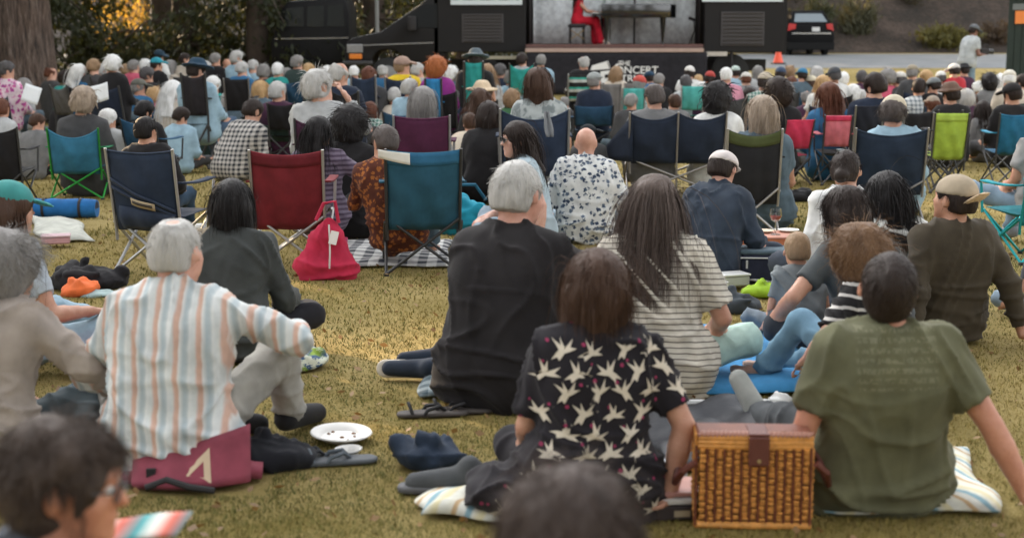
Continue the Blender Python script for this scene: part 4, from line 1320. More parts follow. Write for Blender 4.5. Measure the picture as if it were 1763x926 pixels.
# cab, facing left
cab = [(404, 60), (403, 47), (407, 38.5), (413, 35.5), (446, 29.5), (494, 3), (500, -2), (522, -6), (522, 60), (474, 60), (470, 51), (462, 47), (452, 46), (442, 48), (437, 53), (435, 60)]
tpart(MB().prism([px(*c) for c in cab], YT + .05, YT + 1.75), 'cab_body', black, bevel=.05, smooth=True)
tpart(MB().prism([px(*c) for c in [(478, 26), (481, 13.5), (497, 4), (514, 3), (514, 26)]], YT + .035, YT + .06), 'side_window', glassd)
for q_ in ([(449, 28.5), (492, 4.5), (494.5, 4.5), (452, 28.5)],):
    pass
ws = MB(); a_, b_ = px(448.5, 28.6), px(493.5, 3.6)
nrm_ = Vector((-(b_[1] - a_[1]), 0, b_[0] - a_[0])).normalized() * .012
ws.add([Vector((a_[0], YT + .15, a_[1])) + nrm_, Vector((b_[0], YT + .22, b_[1])) + nrm_, Vector((b_[0], YT + 1.85, b_[1])) + nrm_, Vector((a_[0], YT + 1.9, a_[1])) + nrm_], [(0, 1, 2, 3)])
tpart(ws, 'windscreen', plain('windscreen', (.05, .06, .06), .05, 0, .1, 3, 0, 1))
(ax, az), (bx, bz) = px(406, 41.5), px(425, 49.5)
tpart(MB().box(((ax + bx) / 2, YT + .06, (az + bz) / 2), (bx - ax, .08, az - bz)), 'headlight', plain('lamp_glass', (.30, .30, .30), .12, .3, .2, 20, 0), bevel=.02)
(ax, az), (bx, bz) = px(409, 50.5), px(424, 55.5)
tpart(MB().box(((ax + bx) / 2, YT + .06, (az + bz) / 2), (bx - ax, .08, az - bz)), 'turn_signal', plain('amber', (.75, .22, .03), .2, 0, .2, 30, 0), bevel=.02)
(ax, az), (bx, bz) = px(401, 57), px(437, 61)
tpart(MB().box(((ax + bx) / 2, YT + 1.0, (az + bz) / 2), (bx - ax, 2.1, az - bz)), 'bumper', plain('bumper', (.03, .03, .03), .4), bevel=.03)
(ax, az) = px(483.5, 22)
tpart(MB().box((ax, YT - .16, az), (.2, .12, .33)), 'wing_mirror', blackm, bevel=.04, smooth=True)
tpart(MB().tube([(ax, YT - .1, az - .1), (ax, YT + .06, az - .13)], .025, 6), 'mirror_arm', blackm)
wx_, _ = px(454, 62)
tpart(MB().lathe([(.0, -.12), (.30, -.12), (.40, -.08), (.40, .1), (.30, .13), (.0, .13)], (wx_, YT + .2, GT + .41), 28, 'y'), 'wheel', plain('tyre', (.018, .018, .018), .85, bmp=.1), smooth=True)
tpart(MB().lathe([(.0, -.14), (.20, -.13), (.23, -.10)], (wx_, YT + .2, GT + .41), 20, 'y'), 'rim', metal((.3, .3, .3)), smooth=True)
tpart(MB().lathe([(.0, -.12), (.30, -.12), (.40, -.08), (.40, .1), (.30, .13), (.0, .13)], (wx_, YT + 1.85, GT + .41), 28, 'y'), 'wheel', plain('tyre', (.018, .018, .018), .85, bmp=.1), smooth=True)
tpart(MB().prism([px(*c) for c in [(424, 42), (508, 39.5), (508, 40.5), (424, 43)]], YT + .02, YT + .06), 'trim_strip', plain('chrome', (.4, .4, .4), .2, .8))
# slim post behind the bonnet
a_ = W(442, 29, 38)
pst = MB().tube([(0, 0, 0), (0, 0, 3.2)], .05, 8).build('post', plain('pale_post', (.36, .37, .36), .6), None, True)
pst.location = (a_.x, 38, gz(0, 38)); tag(pst, 'pale slim post behind the bonnet of the stage truck', 'post')
# dark van parked behind, left of the truck
van = empty('parked_van', (W(366, 40, 37.5).x, 37.5, gz(0, 37.5)), 0, 'dark van parked under the trees left of the truck', 'van')
def vpart(mb, name, mat, root=van, **kw):
    o = mb.build(name, mat, None, **kw)
    me = o.data; off = np.array(root.location)
    co = np.empty(len(me.vertices) * 3); me.vertices.foreach_get('co', co)
    me.vertices.foreach_set('co', (co.reshape(-1, 3) - off).ravel()); me.update()
    o.parent = root
    return o
PV = lambda pts: [px(a, b, 37.5) for a, b in pts]
vpart(MB().prism(PV([(318, 62), (317, 40), (321, 30), (330, 8), (337, 1), (404, -3), (409, 10), (410, 62)]), 37.5, 39.4), 'van_body', plain('van_paint', (.006, .006, .007), .5, 0, .2, 3, .02, .25), bevel=.08, smooth=True)
for w_ in ([(331, 25), (336, 8), (356, 6), (356, 25)], [(360, 25), (360, 6), (380, 5), (380, 25)], [(384, 25), (384, 5), (402, 4), (404, 25)]):
    vpart(MB().prism(PV(w_), 37.47, 37.52), 'window', plain('van_glass', (.02, .025, .028), .15, 0, .3, 6, .3, .45))
for wx in (335, 393):
    c = px(wx, 66, 37.5)
    for wy in (37.65, 39.2):
        vpart(MB().lathe([(.0, -.12), (.25, -.12), (.35, -.08), (.35, .08), (.25, .12), (.0, .12)], (c[0], wy, gz(0, 37.5) + .36), 24, 'y'), 'wheel', plain('tyre', (.018, .018, .018), .85, bmp=.1), smooth=True)
vpart(MB().prism(PV([(322, 36), (408, 35), (408, 36), (322, 37)]), 37.46, 37.5), 'trim_strip', plain('chrome', (.4, .4, .4), .2, .8))
# car seen from behind on the road at right
YC = 53.0
car = empty('parked_car', (W(949, 40, YC).x, YC, gz(0, YC) + .01), 0, 'black hatchback seen from behind on the road', 'car')
PC = lambda pts: [px(a, b, YC) for a, b in pts]
carp = plain('car_paint', (.003, .003, .0035), .5, 0, .2, 3, .02, .12)
body = [(922, 47), (921, 36), (922.5, 28), (925, 22), (975, 22), (977.5, 28), (978.5, 36), (977, 47)]
vpart(MB().prism(PC(body), YC, YC + 4.3), 'car_body', carp, car, bevel=.09, smooth=True)
gh = MB()
lo_ = PC([(925, 22.5), (975, 22.5)]); hi_ = PC([(931, 9.5), (968, 9.5)])
vv = [(lo_[0][0], YC + .02, lo_[0][1]), (lo_[1][0], YC + .02, lo_[1][1]), (lo_[1][0], YC + 3.0, lo_[1][1]), (lo_[0][0], YC + 3.0, lo_[0][1]),
      (hi_[0][0], YC + .45, hi_[0][1]), (hi_[1][0], YC + .45, hi_[1][1]), (hi_[1][0], YC + 2.1, hi_[1][1]), (hi_[0][0], YC + 2.1, hi_[0][1])]
gh.add(vv, [(0, 1, 5, 4), (1, 2, 6, 5), (2, 3, 7, 6), (3, 0, 4, 7), (4, 5, 6, 7), (3, 2, 1, 0)])
vpart(gh, 'cabin', carp, car, bevel=.06, smooth=True)
rw = MB(); l0, l1, h0, h1 = PC([(931, 20.5), (970, 20.5), (934, 12.5), (965, 12.5)])
rw.add([(l0[0], YC + .06, l0[1]), (l1[0], YC + .06, l1[1]), (h1[0], YC + .30, h1[1]), (h0[0], YC + .30, h0[1]), (l0[0], YC + .12, l0[1]), (l1[0], YC + .12, l1[1]), (h1[0], YC + .36, h1[1]), (h0[0], YC + .36, h0[1])], [(0, 1, 2, 3), (7, 6, 5, 4), (0, 4, 5, 1), (1, 5, 6, 2), (2, 6, 7, 3), (3, 7, 4, 0)])
vpart(rw, 'rear_window', plain('rear_glass', (.16, .20, .22), .08, 0, .1, 3, 0, 1), car)
red = plain('tail_lamp', (.45, .02, .02), .15, 0, .2, 20, 0)
for pts in ([(923, 29), (924.5, 22), (933, 22.5), (932, 27)], [(977, 29), (975.5, 22), (968, 22.5), (969, 27)]):
    vpart(MB().prism(PC(pts), YC - .03, YC + .1), 'tail_light', red, car, bevel=.01)
pl = vpart(MB().prism(PC([(951.5, 25.5), (960.5, 25.5), (960.5, 29.5), (951.5, 29.5)]), YC - .035, YC + .02), 'number_plate', plain('plate', (.6, .6, .58), .4, bmp=0), car)
vpart(MB().prism(PC([(928, 30.8), (974, 30.8), (974, 31.8), (928, 31.8)]), YC - .02, YC + .02), 'chrome_strip', plain('chrome', (.4, .4, .4), .2, .8), car)
vpart(MB().prism(PC([(921, 40), (978, 40), (977, 47), (922, 47)]), YC - .06, YC + .05), 'bumper', plain('car_bumper', (.008, .008, .008), .6, 0, .2, 3, .02, .15), car, bevel=.03)
for wx in (928.5, 971):
    c = px(wx, 46.5, YC)
    for wy in (YC + .7, YC + 3.4):
        vpart(MB().lathe([(.0, -.11), (.25, -.11), (.33, -.08), (.33, .08), (.25, .11), (.0, .11)], (c[0], wy, gz(0, YC) + .34), 20, 'x'), 'wheel', plain('tyre', (.018, .018, .018), .85, bmp=.1), car, smooth=True)
# traffic cone
c = W(912, 54, 47.5)
cone = empty('traffic_cone', (c.x, 47.5, gz(0, 47.5) + .012), 0, 'orange traffic cone on the road beside the truck', 'traffic cone')
om = plain('cone_orange', (.85, .10, .04), .5, bmp=.05)
MB().box((0, 0, .02), (.44, .44, .04), bevel=.01).build('cone_base', plain('rubber', (.02, .02, .02), .7, bmp=0), cone)
MB().lathe([(.17, .04), (.165, .06), (.09, .36), (.075, .40), (.0, .40)], n=20).build('cone_body', om, cone, True)
# green hut at the right edge
YH = 31.0
hx0 = W(1180, 40, YH).x; gh_ = gz(0, YH)
hut = empty('hut', (hx0 + 1.22, YH - .45, gh_), R(-19), 'dark green wooden hut with an orange sign at right edge', 'hut')
hg = banded('hut_boards', (1, 0, 0), .14, [(0, (.004, .008, .006)), (.08, (.016, .028, .022)), (.92, (.018, .032, .025)), (1, (.004, .008, .006))], .1, 0)
for k in range(18):
    MB().box((-1.3 + .145 * (k + .5), 0, 1.25), (.138, .05, 2.5), bevel=.006).build('plank', plain('hut_green', (.014, .026, .02), .7, 0, .3, 5, .2), hut)
MB().box((0, 1.0, 1.25), (2.58, 1.9, 2.48)).build('hut_wall', plain('hut_green', (.014, .026, .02), .7, 0, .3, 5, .2), hut)
rf = MB().prism([(-1.45, 2.28), (0, 3.3), (1.45, 2.28), (1.45, 2.38), (0, 3.42), (-1.45, 2.38)], -.25, 2.2).build('roof', plain('roof_felt', (.03, .035, .035), .9), hut)
MB().prism([(-1.47, 2.28), (0, 3.3), (1.47, 2.28), (1.47, 2.42), (0, 3.46), (-1.47, 2.42)], -.29, -.26).build('fascia', plain('fascia', (.30, .33, .32), .6), hut)
MB().prism([(-1.28, 2.45), (1.28, 2.45), (0, 3.28)], -.02, .02).build('gable', plain('hut_green', (.014, .026, .02), .7, 0, .3, 5, .2), hut)
MB().box((-.86, -.04, 2.02), (.72, .03, .13)).build('notice_strip', plain('notice', (.16, .18, .18), .6), hut)
MB().box((-.86, -.045, 1.80), (.60, .03, .27)).build('orange_sign', plain('sign_orange', (.80, .24, .05), .5, bmp=0), hut)
# ------------------------------------------------------------------ the audience
K = dict(navy=(.016, .024, .045), black=(.014, .013, .014), white=(.70, .70, .68), lblue=(.30, .44, .53), blue=(.035, .14, .28), teal=(.03, .30, .27), grey=(.17, .17, .17), lgrey=(.42, .43, .43),
         dgrey=(.055, .055, .057), pink=(.62, .28, .36), purple=(.26, .03, .22), yellow=(.72, .50, .03), orange=(.78, .22, .05), red=(.42, .03, .04), green=(.04, .12, .05), cream=(.58, .51, .42), brown=(.10, .05, .035),
         olive=(.09, .09, .05), plum=(.06, .02, .045), turq=(.03, .33, .45), dgreen=(.03, .05, .045), slate=(.09, .13, .16), rose=(.55, .10, .16), sky=(.08, .30, .52))
PL_PLAID = checks('plaid_white', 0, 2, .05, (.55, .52, .48), (.02, .025, .035))
PL_GREEN = checks('plaid_green', 0, 2, .045, (.5, .55, .5), (.02, .14, .11))
PINKFL = blotch('pink_floral', (.68, .55, .60), (.55, .10, .30), 16, .42, ink2=(.35, .05, .25))
TIEDYE = blotch('tie_dye', (.42, .45, .44), (.22, .25, .25), 7, .45)
STRIPE_P = banded('purple_stripe', (0, 0, 1), .035, [(0, (.16, .13, .18)), (.5, (.16, .13, .18)), (.55, (.07, .05, .08)), (1, (.07, .05, .08))])
AUTO = []
PEOPLE = {}
def crowd(x, y, w, hair, hc, shirt, label, hat=None, head=(0, 0, 0), **kw):
    Y = kw.pop('Y', None) or min(365.0 / w, 27.0)
    if 'S0' not in kw and kw.get('mode') == 'c':
        kw['S0'] = float(np.clip(w * .8533 * Y / F_PX / .19, .95, 1.2))
    top = W(x, y, Y); zt = top.z - gz(0, Y)
    mode = kw.pop('mode', None) or ('c' if zt > .96 else 'g')
    if mode == 'g' and zt > 1.06: mode = 'c'
    r = np.random.default_rng(int(x * 31 + y))
    yaw = kw.pop('yaw', None)
    if yaw is None:
        yaw = -math.degrees(math.atan2(2.4 - top.x, 36 - Y)) * .8 + r.uniform(-8, 8)
    hd = (head[0] + r.uniform(-28, 28) * (head[0] == 0), head[1] + r.uniform(-6, 14), r.uniform(-9, 9))
    sh = K[shirt] if isinstance(shirt, str) else shirt
    kw.setdefault('lean', -6 if mode == 'c' else r.uniform(2, 14))
    kw.setdefault('pants', [K['navy'], K['dgrey'], K['slate'], K['black'], (.06, .10, .16)][int(r.integers(0, 5))])
    kw.setdefault('skin', [(.52, .29, .20), (.55, .32, .23), (.48, .26, .17)][int(r.integers(0, 3))])
    kw.setdefault('sleeve', [.55, 1.0, 1.0][int(r.integers(0, 3))])
    ch = kw.pop('chair', 'auto' if mode == 'c' else None)
    kw.setdefault('side', r.uniform(-6, 6)); kw.setdefault('fat', r.uniform(.92, 1.2))
    p = person(x, y, Y, (hair, hc, r.uniform(-.003, .010) if hair not in ('bald', 'fringe', 'thin') and not hat else 0), sh, mode=mode, yaw=yaw, hat=hat, head=hd, label=label, female=kw.pop('female', hair in ('long', 'bob', 'wavy', 'curly')), **kw)
    PEOPLE[(x, y)] = p
    if ch == 'low':
        st_ = empty('folding_stool', (p['loc'].x, p['loc'].y, p['loc'].z), R(yaw), 'low dark folding stool under the ' + ' '.join(label.split()[:9]), 'stool', 'folding stools in the crowd')
        zt_ = max(p['pz'] - .10, .1)
        V_, Q_ = cloth_sheet(lambda u, v: ((u - .5) * .36, (v - .5) * .36, zt_ - .03 * math.sin(u * 3.14)), 4, 4, .01)
        link('seat', np_mesh('seat', V_, Q_), cloth(K['dgrey'], .3, 'chair_seat'), st_)
        for a, b in ((-1, -1), (-1, 1), (1, -1), (1, 1)):
            MB().tube([(a * .17, b * .17, .0), (-a * .17, b * .17, zt_)], .01, 5).build('leg', blackm, st_)
    if ch == 'auto':
        cc = [K['navy'], K['black'], K['dgrey'], (.02, .06, .11), (.03, .05, .04)][int(r.integers(0, 5))]
        cn = ['navy', 'black', 'dark grey', 'dark blue', 'dark green'][[K['navy'], K['black'], K['dgrey'], (.02, .06, .11), (.03, .05, .04)].index(cc)]
        hpx_ = .27 * F_PX / Y / 1.0634
        cw = .46 * F_PX / Y / .8533 / 2
        # chair behind the sitter's hips: back 0.25 m nearer the camera
        pl = p['loc']
        c = camp_chair_world(pl.x, pl.y, p['pz'], yaw, cc, ' '.join((cn + ' folding chair holding the ' + label).split()[:15]))
    return p
def camp_chair_world(X_, Y_, pz, yaw, col, label):
    """a plain chair put under a sitter whose hips are at X_, Y_, height pz"""
    h = pz + .36
    off = Matrix.Rotation(R(yaw), 3, 'Z') @ Vector((0, -.24, 0))
    Yb = Y_ + off.y; Xb = X_ + off.x
    k = Yb / F_PX
    u = 512 + Xb / (Yb * _cp - (gz(0, Yb) + h - CAM_H) * _sp) * F_PX
    # position of the top edge in photo coordinates
    zz = gz(0, Yb) + h - CAM_H
    dep = Yb * _cp - zz * _sp; up = Yb * _sp + zz * _cp
    xx = (512 + Xb / dep * F_PX) * 1200 / 1024; yy = (268.5 - up / dep * F_PX) * 505 / 537
    ww = .46 / dep * F_PX * 1200 / 1024 / 2
    return camp_chair(xx - ww, xx + ww, yy, Yb, col, label, frame=(.05, .05, .05), yaw=yaw, sag=.05, arm=Yb < 17, simple=Yb > 13, bottom=.52)
# far and middle rows ------------------------------------------------ x, y, head width, hair, colour, shirt, label
crowd(8, 57, 18, 'short', 'dgrey', PINKFL, 'person in pink floral shirt at far left edge', head=(-55, 5, 0), mode='c', fat=1.1)
crowd(28, 74, 17, 'short', 'grey', 'lgrey', 'grey haired person reading a white sheet near the trunk', head=(-20, 25, 0), mode='g')
crowd(93, 61, 18, 'long', 'white', 'blue', 'long white haired woman in blue jacket by grey chair', head=(-70, 12, 0), chair=None)
crowd(110, 55, 18, 'short', 'tan', 'dgrey', 'tan haired person right of the big trunk')
crowd(132, 52, 20, 'mess', 'white', 'black', 'fluffy white haired person in black in front of conifers')
crowd(132, 64, 15, 'bald', 'white', 'lgrey', 'person in white cap below the fluffy white hair', hat=('cap', (.68, .66, .62)))
crowd(143, 70, 14, 'fringe', 'grey', 'lblue', 'balding grey person in pale blue at left')
crowd(157, 56, 15, 'short', 'grey', 'rose', 'grey haired person with rose shirt at left', head=(-40, 0, 0))
crowd(173, 63, 17, 'short', 'dgrey', 'black', 'dark grey haired person in black, head turned right', head=(-50, 0, 0))
crowd(163, 74, 19, 'fringe', 'grey', 'blue', 'person in olive grey cap with blue shirt', hat=('cap', (.12, .12, .10)), head=(-65, 0, 0))
crowd(171, 56, 11, 'mess', 'white', 'lgrey', 'small far white haired head between two grey ones')
crowd(184, 54, 15, 'short', 'dark', 'black', 'person in teal cap with black shirt', hat=('cap', (.03, .28, .36)), head=(-45, 0, 0))
crowd(187, 47, 14, 'short', 'dark', 'white', 'person in navy cap with white shirt behind the teal cap', hat=('cap', (.02, .045, .07)), head=(-70, 0, 0))
crowd(132, 85, 13, 'short', 'dark', 'orange', 'child in teal cap with orange shirt', hat=('cap', (.02, .28, .27)), mode='g', head=(-40, 10, 0))
crowd(147, 84, 18, 'short', 'dgrey', 'orange', 'person in dark grey cap with orange shirt', hat=('cap', (.06, .065, .065)), mode='g')
crowd(2, 92, 22, 'short', 'redbrown', 'lgrey', 'brown haired person cut by the left edge, middle row', mode='g')
crowd(44, 100, 23, 'short', 'brown', 'grey', 'boy with brown hair and orange hood beside teal chair', mode='g', head=(-60, 5, 0), S0=.86)
crowd(98, 97, 27, 'mess', 'ash', 'dgrey', 'streaky brown haired woman in the teal camp chair', chair=None, mode='c', Y=14.0)
crowd(127, 102, 26, 'short', 'white', 'lgrey', 'white haired man in pale shirt beside the teal chair', head=(-35, 5, 0), mode='c', chair=None, S0=.9, Y=14.3)
crowd(170, 95, 25, 'short', 'black', 'black', 'black haired man in the small blue chair', head=(-55, 0, 0), mode='c', chair=None, S0=.9, Y=14.5)
crowd(217, 50, 13, 'short', 'dark', 'cream', 'dark haired person in cream jacket in the far row', head=(-65, 0, 0))
crowd(231, 56, 21, 'short', 'dark', 'lblue', 'person in wide navy sun hat and pale blue shirt', hat=('felt', (.02, .05, .085), .17), head=(-45, 5, 0), chair=None, mode='c')
crowd(203, 77, 19, 'long', 'white', 'cream', 'long white haired person in cream behind turquoise pack', mode='g', head=(-30, 10, 0))
crowd(253, 50, 14, 'short', 'grey', 'black', 'grey haired person in black in the far row', head=(-60, 0, 0))
crowd(266, 54, 13, 'bald', 'grey', 'lgrey', 'person in pale grey shirt behind the two grey heads')
crowd(278, 48, 15, 'mess', 'silver', 'lblue', 'silver haired person with pale blue shirt in far row', head=(-40, 0, 0))
crowd(284, 58, 16, 'short', 'silver', 'blue', 'silver haired person with blue shirt by the black chair', head=(-50, 0, 0))
crowd(326, 59, 16, 'short', 'white', 'teal', 'white haired person in teal in front of the van', head=(-10, 0, 0))
crowd(324, 67, 15, 'short', 'dgrey', 'turq', 'dark grey haired person in turquoise shirt')
crowd(349, 52, 16, 'short', 'grey', 'dgreen', 'grey haired man in dark green shirt near the van', head=(-50, 0, 0))
crowd(326, 80, 20, 'short', 'silver', 'plum', 'silver haired person with thin hair in dark plum jacket', mode='c')
crowd(297, 92, 23, 'short', 'dark', PL_PLAID, 'man in black and white plaid shirt leaning right', mode='g', S0=1.1, lean=18, bend=20, side=12, yaw=-25, sleeve=1.0, fat=1.15, head=(-30, 10, 0))
crowd(239, 90, 20, 'long', 'black', 'dgreen', 'woman with very long black hair in dark green shirt', mode='g', head=(-20, 0, 0))
crowd(213, 101, 22, 'short', 'dark', 'lblue', 'dark haired boy in light blue shirt on the grass', mode='g', head=(-50, 5, 0))
crowd(374, 67, 30, 'mess', 'silver', 'lgrey', 'silver haired man in pale grey hoodie, chin on hand', chair=None, mode='c', head=(-50, 5, 0), sleeve=1.0, fat=1.1, handR=(.12, .22, .85), Y=12.5)
crowd(398, 58, 24, 'fringe', 'silver', 'navy', 'balding man in navy shirt beside the grey hoodie', head=(-40, 5, 0), chair=None, mode='c', fat=1.15, sleeve=.55)
crowd(411, 101, 35, 'curly', 'black', 'black', 'person with short curly black hair and black top', mode='g', chair=None, Y=10.9)
crowd(374, 110, 35, 'long', 'black', STRIPE_P, 'long black haired woman in striped purple shirt by red chair', mode='c', chair=None, handR=(.45, .30, .62), sleeve=.9, S0=.95, head=(-30, 10, 0), Y=10.3)
crowd(433, 62, 19, 'short', 'redbrown', 'dgrey', 'red brown haired person in the pale trimmed navy chair', chair=None, mode='c')
crowd(434, 80, 20, 'bob', 'redbrown', PL_GREEN, 'child with brown bob and green plaid shirt', mode='g', S0=.9)
crowd(472, 53, 18, 'fringe', 'tan', 'yellow', 'man in yellow jacket and tan cap', hat=('cap', (.35, .24, .19)), chair=None, mode='c', head=(-60, 0, 0))
crowd(490, 59, 17, 'short', 'silver', 'lgrey', 'silver haired person right of the yellow jacket', head=(-50, 0, 0))
crowd(415, 62, 14, 'short', 'white', 'lblue', 'far white haired person left of the yellow jacket')
crowd(512, 55, 21, 'curly', 'auburn', 'purple', 'person with orange red curls in bright purple top', head=(-30, 0, 0), sleeve=1.0, fat=1.15)
crowd(481, 74, 21, 'short', 'silver', 'lblue', 'silver haired person in light blue right of plaid child', mode='g', head=(-50, 0, 0))
crowd(495, 83, 35, 'bob', 'grey', 'lgrey', 'woman with long grey hair in the purple chair', chair=None, mode='c', sleeve=1.0, fat=1.05, Y=12.8)
crowd(450, 118, 32, 'short', 'saltp', blotch('brown_print', (.10, .03, .018), (.35, .12, .03), 30, .4), 'dark grey haired woman in brown print leaning from blue chair', chair=None, mode='c', head=(45, 15, 0), side=-14, S0=.95, handL=(-.30, .35, .50), sleeve=1.0, Y=9.45)
crowd(557, 47, 19, 'short', 'dark', 'black', 'person in wide grey hat in the left teal chair', hat=('felt', (.10, .13, .15), .17), chair=None, mode='c')
crowd(570, 60, 18, 'long', 'tan', 'lgrey', 'long straw blond haired person behind straw hat', mode='c')
crowd(565, 77, 21, 'long', 'brown', 'brown', 'person in pale straw sun hat with long brown hair', hat=('straw', (.66, .52, .36), .165), mode='g')
crowd(612, 50, 13, 'short', 'dark', 'lgrey', 'dark haired person in the right teal chair', chair=None, mode='c')
crowd(634, 51, 15, 'short', 'grey', 'lblue', 'grey haired person left of the stage emblem')
crowd(632, 64, 30, 'bob', 'brown', TIEDYE, 'woman with straight brown hair in grey tie dye top', chair=None, mode='c', fat=1.1, nstr=1.3, Y=12.8)
crowd(684, 51, 15, 'fringe', 'silver', 'black', 'balding man in black below the stage', chair=None, mode='c')
crowd(662, 87, 17, 'short', 'grey', 'dgrey', 'small grey haired child between dark and blue chair', mode='g', S0=.85)
crowd(697, 67, 18, 'fringe', 'grey', 'navy', 'man in grey cap and navy vest', hat=('flat', (.30, .32, .31)), chair=None, mode='c', fat=1.1, sleeve=1.0)
crowd(722, 70, 14, 'bob', 'tan', 'cream', 'tan haired child in front of the emblem', mode='c')
crowd(562, 84, 22, 'wavy', 'brown', 'black', 'woman with wavy brown hair and black top', mode='g')
crowd(572, 96, 27, 'bob', 'dark', 'black', 'dark haired person in black beside cream hood', mode='g')
crowd(551, 97, 24, 'short', 'brown', 'cream', 'person in cream hoodie behind the white cushion', mode='g', S0=.9)
crowd(690, 112, 26, 'short', 'dark', 'dgrey', 'child in black cap behind the bald man', hat=('cap', (.02, .024, .028)), mode='g', S0=.82, head=(-60, 0, 0))
crowd(749, 71, 17, 'short', 'grey', 'lgrey', 'person in red cap in front of the stage skirt', hat=('cap', (.5, .08, .06)), mode='c', chair=None)
crowd(761, 67, 13, 'short', 'dark', 'blue', 'person in navy blue cap in front of the skirt', hat=('cap', (.02, .05, .09)))
crowd(773, 69, 14, 'short', 'grey', 'black', 'grey haired person right of the navy blue cap', head=(-30, 0, 0))
crowd(767, 78, 26, 'thin', 'saltp', 'grey', 'man with thinning dark grey hair in double navy chair', chair=None, mode='c', head=(20, 0, 0), Y=14.2)
crowd(808, 62, 15, 'short', 'dark', 'white', 'person in white cap and white shirt by the stage', hat=('cap', (.72, .70, .66)))
crowd(804, 72, 16, 'short', 'dgrey', 'lgrey', 'dark grey haired person in the far teal lounge chair', chair=None, mode='c')
crowd(818, 70, 13, 'short', 'blond', 'cream', 'blond person right of the white cap')
crowd(832, 67, 15, 'short', 'dark', 'red', 'person in red and blue cap right of the stage', hat=('cap', (.42, .06, .05), 'fwd', (.03, .06, .14)))
crowd(851, 63, 19, 'short', 'white', 'pink', 'white haired person in pink shirt')
crowd(862, 62, 13, 'short', 'dark', 'lblue', 'person in pale cap with orange brim', hat=('cap', (.5, .6, .55), 'fwd', (.7, .2, .05)))
crowd(842, 80, 34, 'curly', 'black', 'white', 'person with big dark curly hair and white shirt', chair=None, mode='c', Y=14.2)
crowd(861, 81, 17, 'short', 'white', 'purple', 'pale blond person with purple shirt', mode='g')
crowd(897, 68, 19, 'short', 'dark', PL_GREEN, 'person in beige cap and green plaid shirt', hat=('cap', (.48, .42, .33)), mode='c')
crowd(884, 73, 12, 'short', 'dark', 'lblue', 'child in pale blue cap left of beige cap', hat=('cap', (.3, .45, .52)))
crowd(915, 63, 16, 'short', 'dark', 'grey', 'person in faded navy cap near the cone', hat=('cap', (.05, .075, .13)))
crowd(912, 75, 28, 'curly', 'dark', 'black', 'person with dark curls and black top behind red chair', mode='c', chair=None, Y=15.2)
crowd(893, 91, 35, 'bob', 'ash', 'slate', 'woman with streaked blond grey hair in olive chair', chair=None, mode='c', head=(25, 0, 0), Y=11.3)
crowd(940, 64, 15, 'short', 'dark', 'slate', 'person in bright blue cap', hat=('cap', (.04, .17, .30)))
crowd(950, 71, 15, 'short', 'brown', 'navy', 'person in pale beige cap right of blue cap', hat=('cap', (.55, .50, .38)))
crowd(928, 72, 14, 'short', 'redbrown', 'dgrey', 'red brown haired child between beige and blue caps')
crowd(964, 71, 19, 'long', 'blond', 'white', 'long blond haired person in white')
crowd(978, 63, 18, 'short', 'dgrey', 'white', 'person in charcoal cap with white shirt', hat=('cap', (.06, .065, .075)))
crowd(971, 82, 28, 'wavy', 'redbrown', 'blue', 'woman with wavy brown hair in blue between red chairs', mode='c', chair=None, Y=15.7)
crowd(999, 80, 18, 'mess', 'white', 'lgrey', 'white haired person beside the brown wavy hair')
crowd(1025, 69, 26, 'short', 'dark', 'navy', 'dark haired person with ponytail in navy shirt', chair=None, mode='c', head=(40, 0, 0), Y=15.4)
crowd(1048, 90, 30, 'mess', 'saltp', 'lblue', 'man in cream cap and light blue shirt in navy chair', hat=('cap', (.56, .50, .38)), chair=None, mode='c', head=(-30, 5, 0), fat=1.15, Y=12.1)
crowd(1070, 61, 17, 'short', 'grey', 'dgrey', 'man in tan cap and charcoal shirt near road', hat=('cap', (.30, .26, .19)), fat=1.2, head=(-50, 0, 0))
crowd(1067, 78, 13, 'short', 'white', 'cream', 'white haired person behind the plaid shirt')
crowd(1077, 79, 18, 'short', 'dark', checks('plaid_pale', 0, 2, .06, (.6, .62, .62), (.15, .18, .2)), 'man with cropped dark hair in pale plaid shirt', chair=None, mode='c')
crowd(1094, 73, 18, 'short', 'dark', 'black', 'person in grey cap and black shirt right', hat=('cap', (.18, .20, .21)), head=(30, 0, 0))
crowd(1114, 84, 21, 'short', 'dark', 'black', 'person in brown fedora and black shirt', hat=('felt', (.16, .10, .075), .13), mode='c', chair=None)
crowd(1118, 60, 15, 'short', 'dark', 'red', 'person in white cap and red shirt beside standing man', hat=('cap', (.62, .6, .57)))
crowd(1130, 60, 14, 'short', 'dark', 'plum', 'person in wide black hat beside standing man', hat=('felt', (.02, .02, .022), .15))
crowd(1103, 67, 15, 'short', 'dgrey', 'white', 'person with white cap left of the red shirt', hat=('cap', (.7, .7, .68), 'fwd', (.04, .045, .05)))
crowd(1125, 79, 15, 'short', 'dgrey', 'dgrey', 'person in grey beanie right of the fedora', hat=('flat', (.16, .17, .17)))
crowd(1132, 84, 18, 'bob', 'silver', 'plum', 'person with silver bob right of the fedora')
crowd(1160, 70, 17, 'curly', 'black', 'grey', 'person with dark curly hair and grey shirt right')
crowd(1183, 66, 19, 'short', 'white', 'cream', 'person in tall white knit hat at right', hat=('cap', (.68, .64, .55)), head=(-20, 0, 0))
crowd(1186, 79, 21, 'short', 'dark', 'black', 'person in black cap and black hoodie in blue chair', hat=('cap', (.02, .018, .018)), chair=None, mode='c', sleeve=1.0, fat=1.15, head=(20, 0, 0))
crowd(1152, 95, 20, 'long', 'dark', 'grey', 'long dark haired woman in grey beside blue chair', mode='g')
crowd(1140, 98, 17, 'short', 'brown', 'white', 'person in white shirt right of lime chair', mode='g', S0=.9)
crowd(1167, 84, 15, 'short', 'tan', 'cream', 'tan haired person holding cream jacket at right', mode='g')
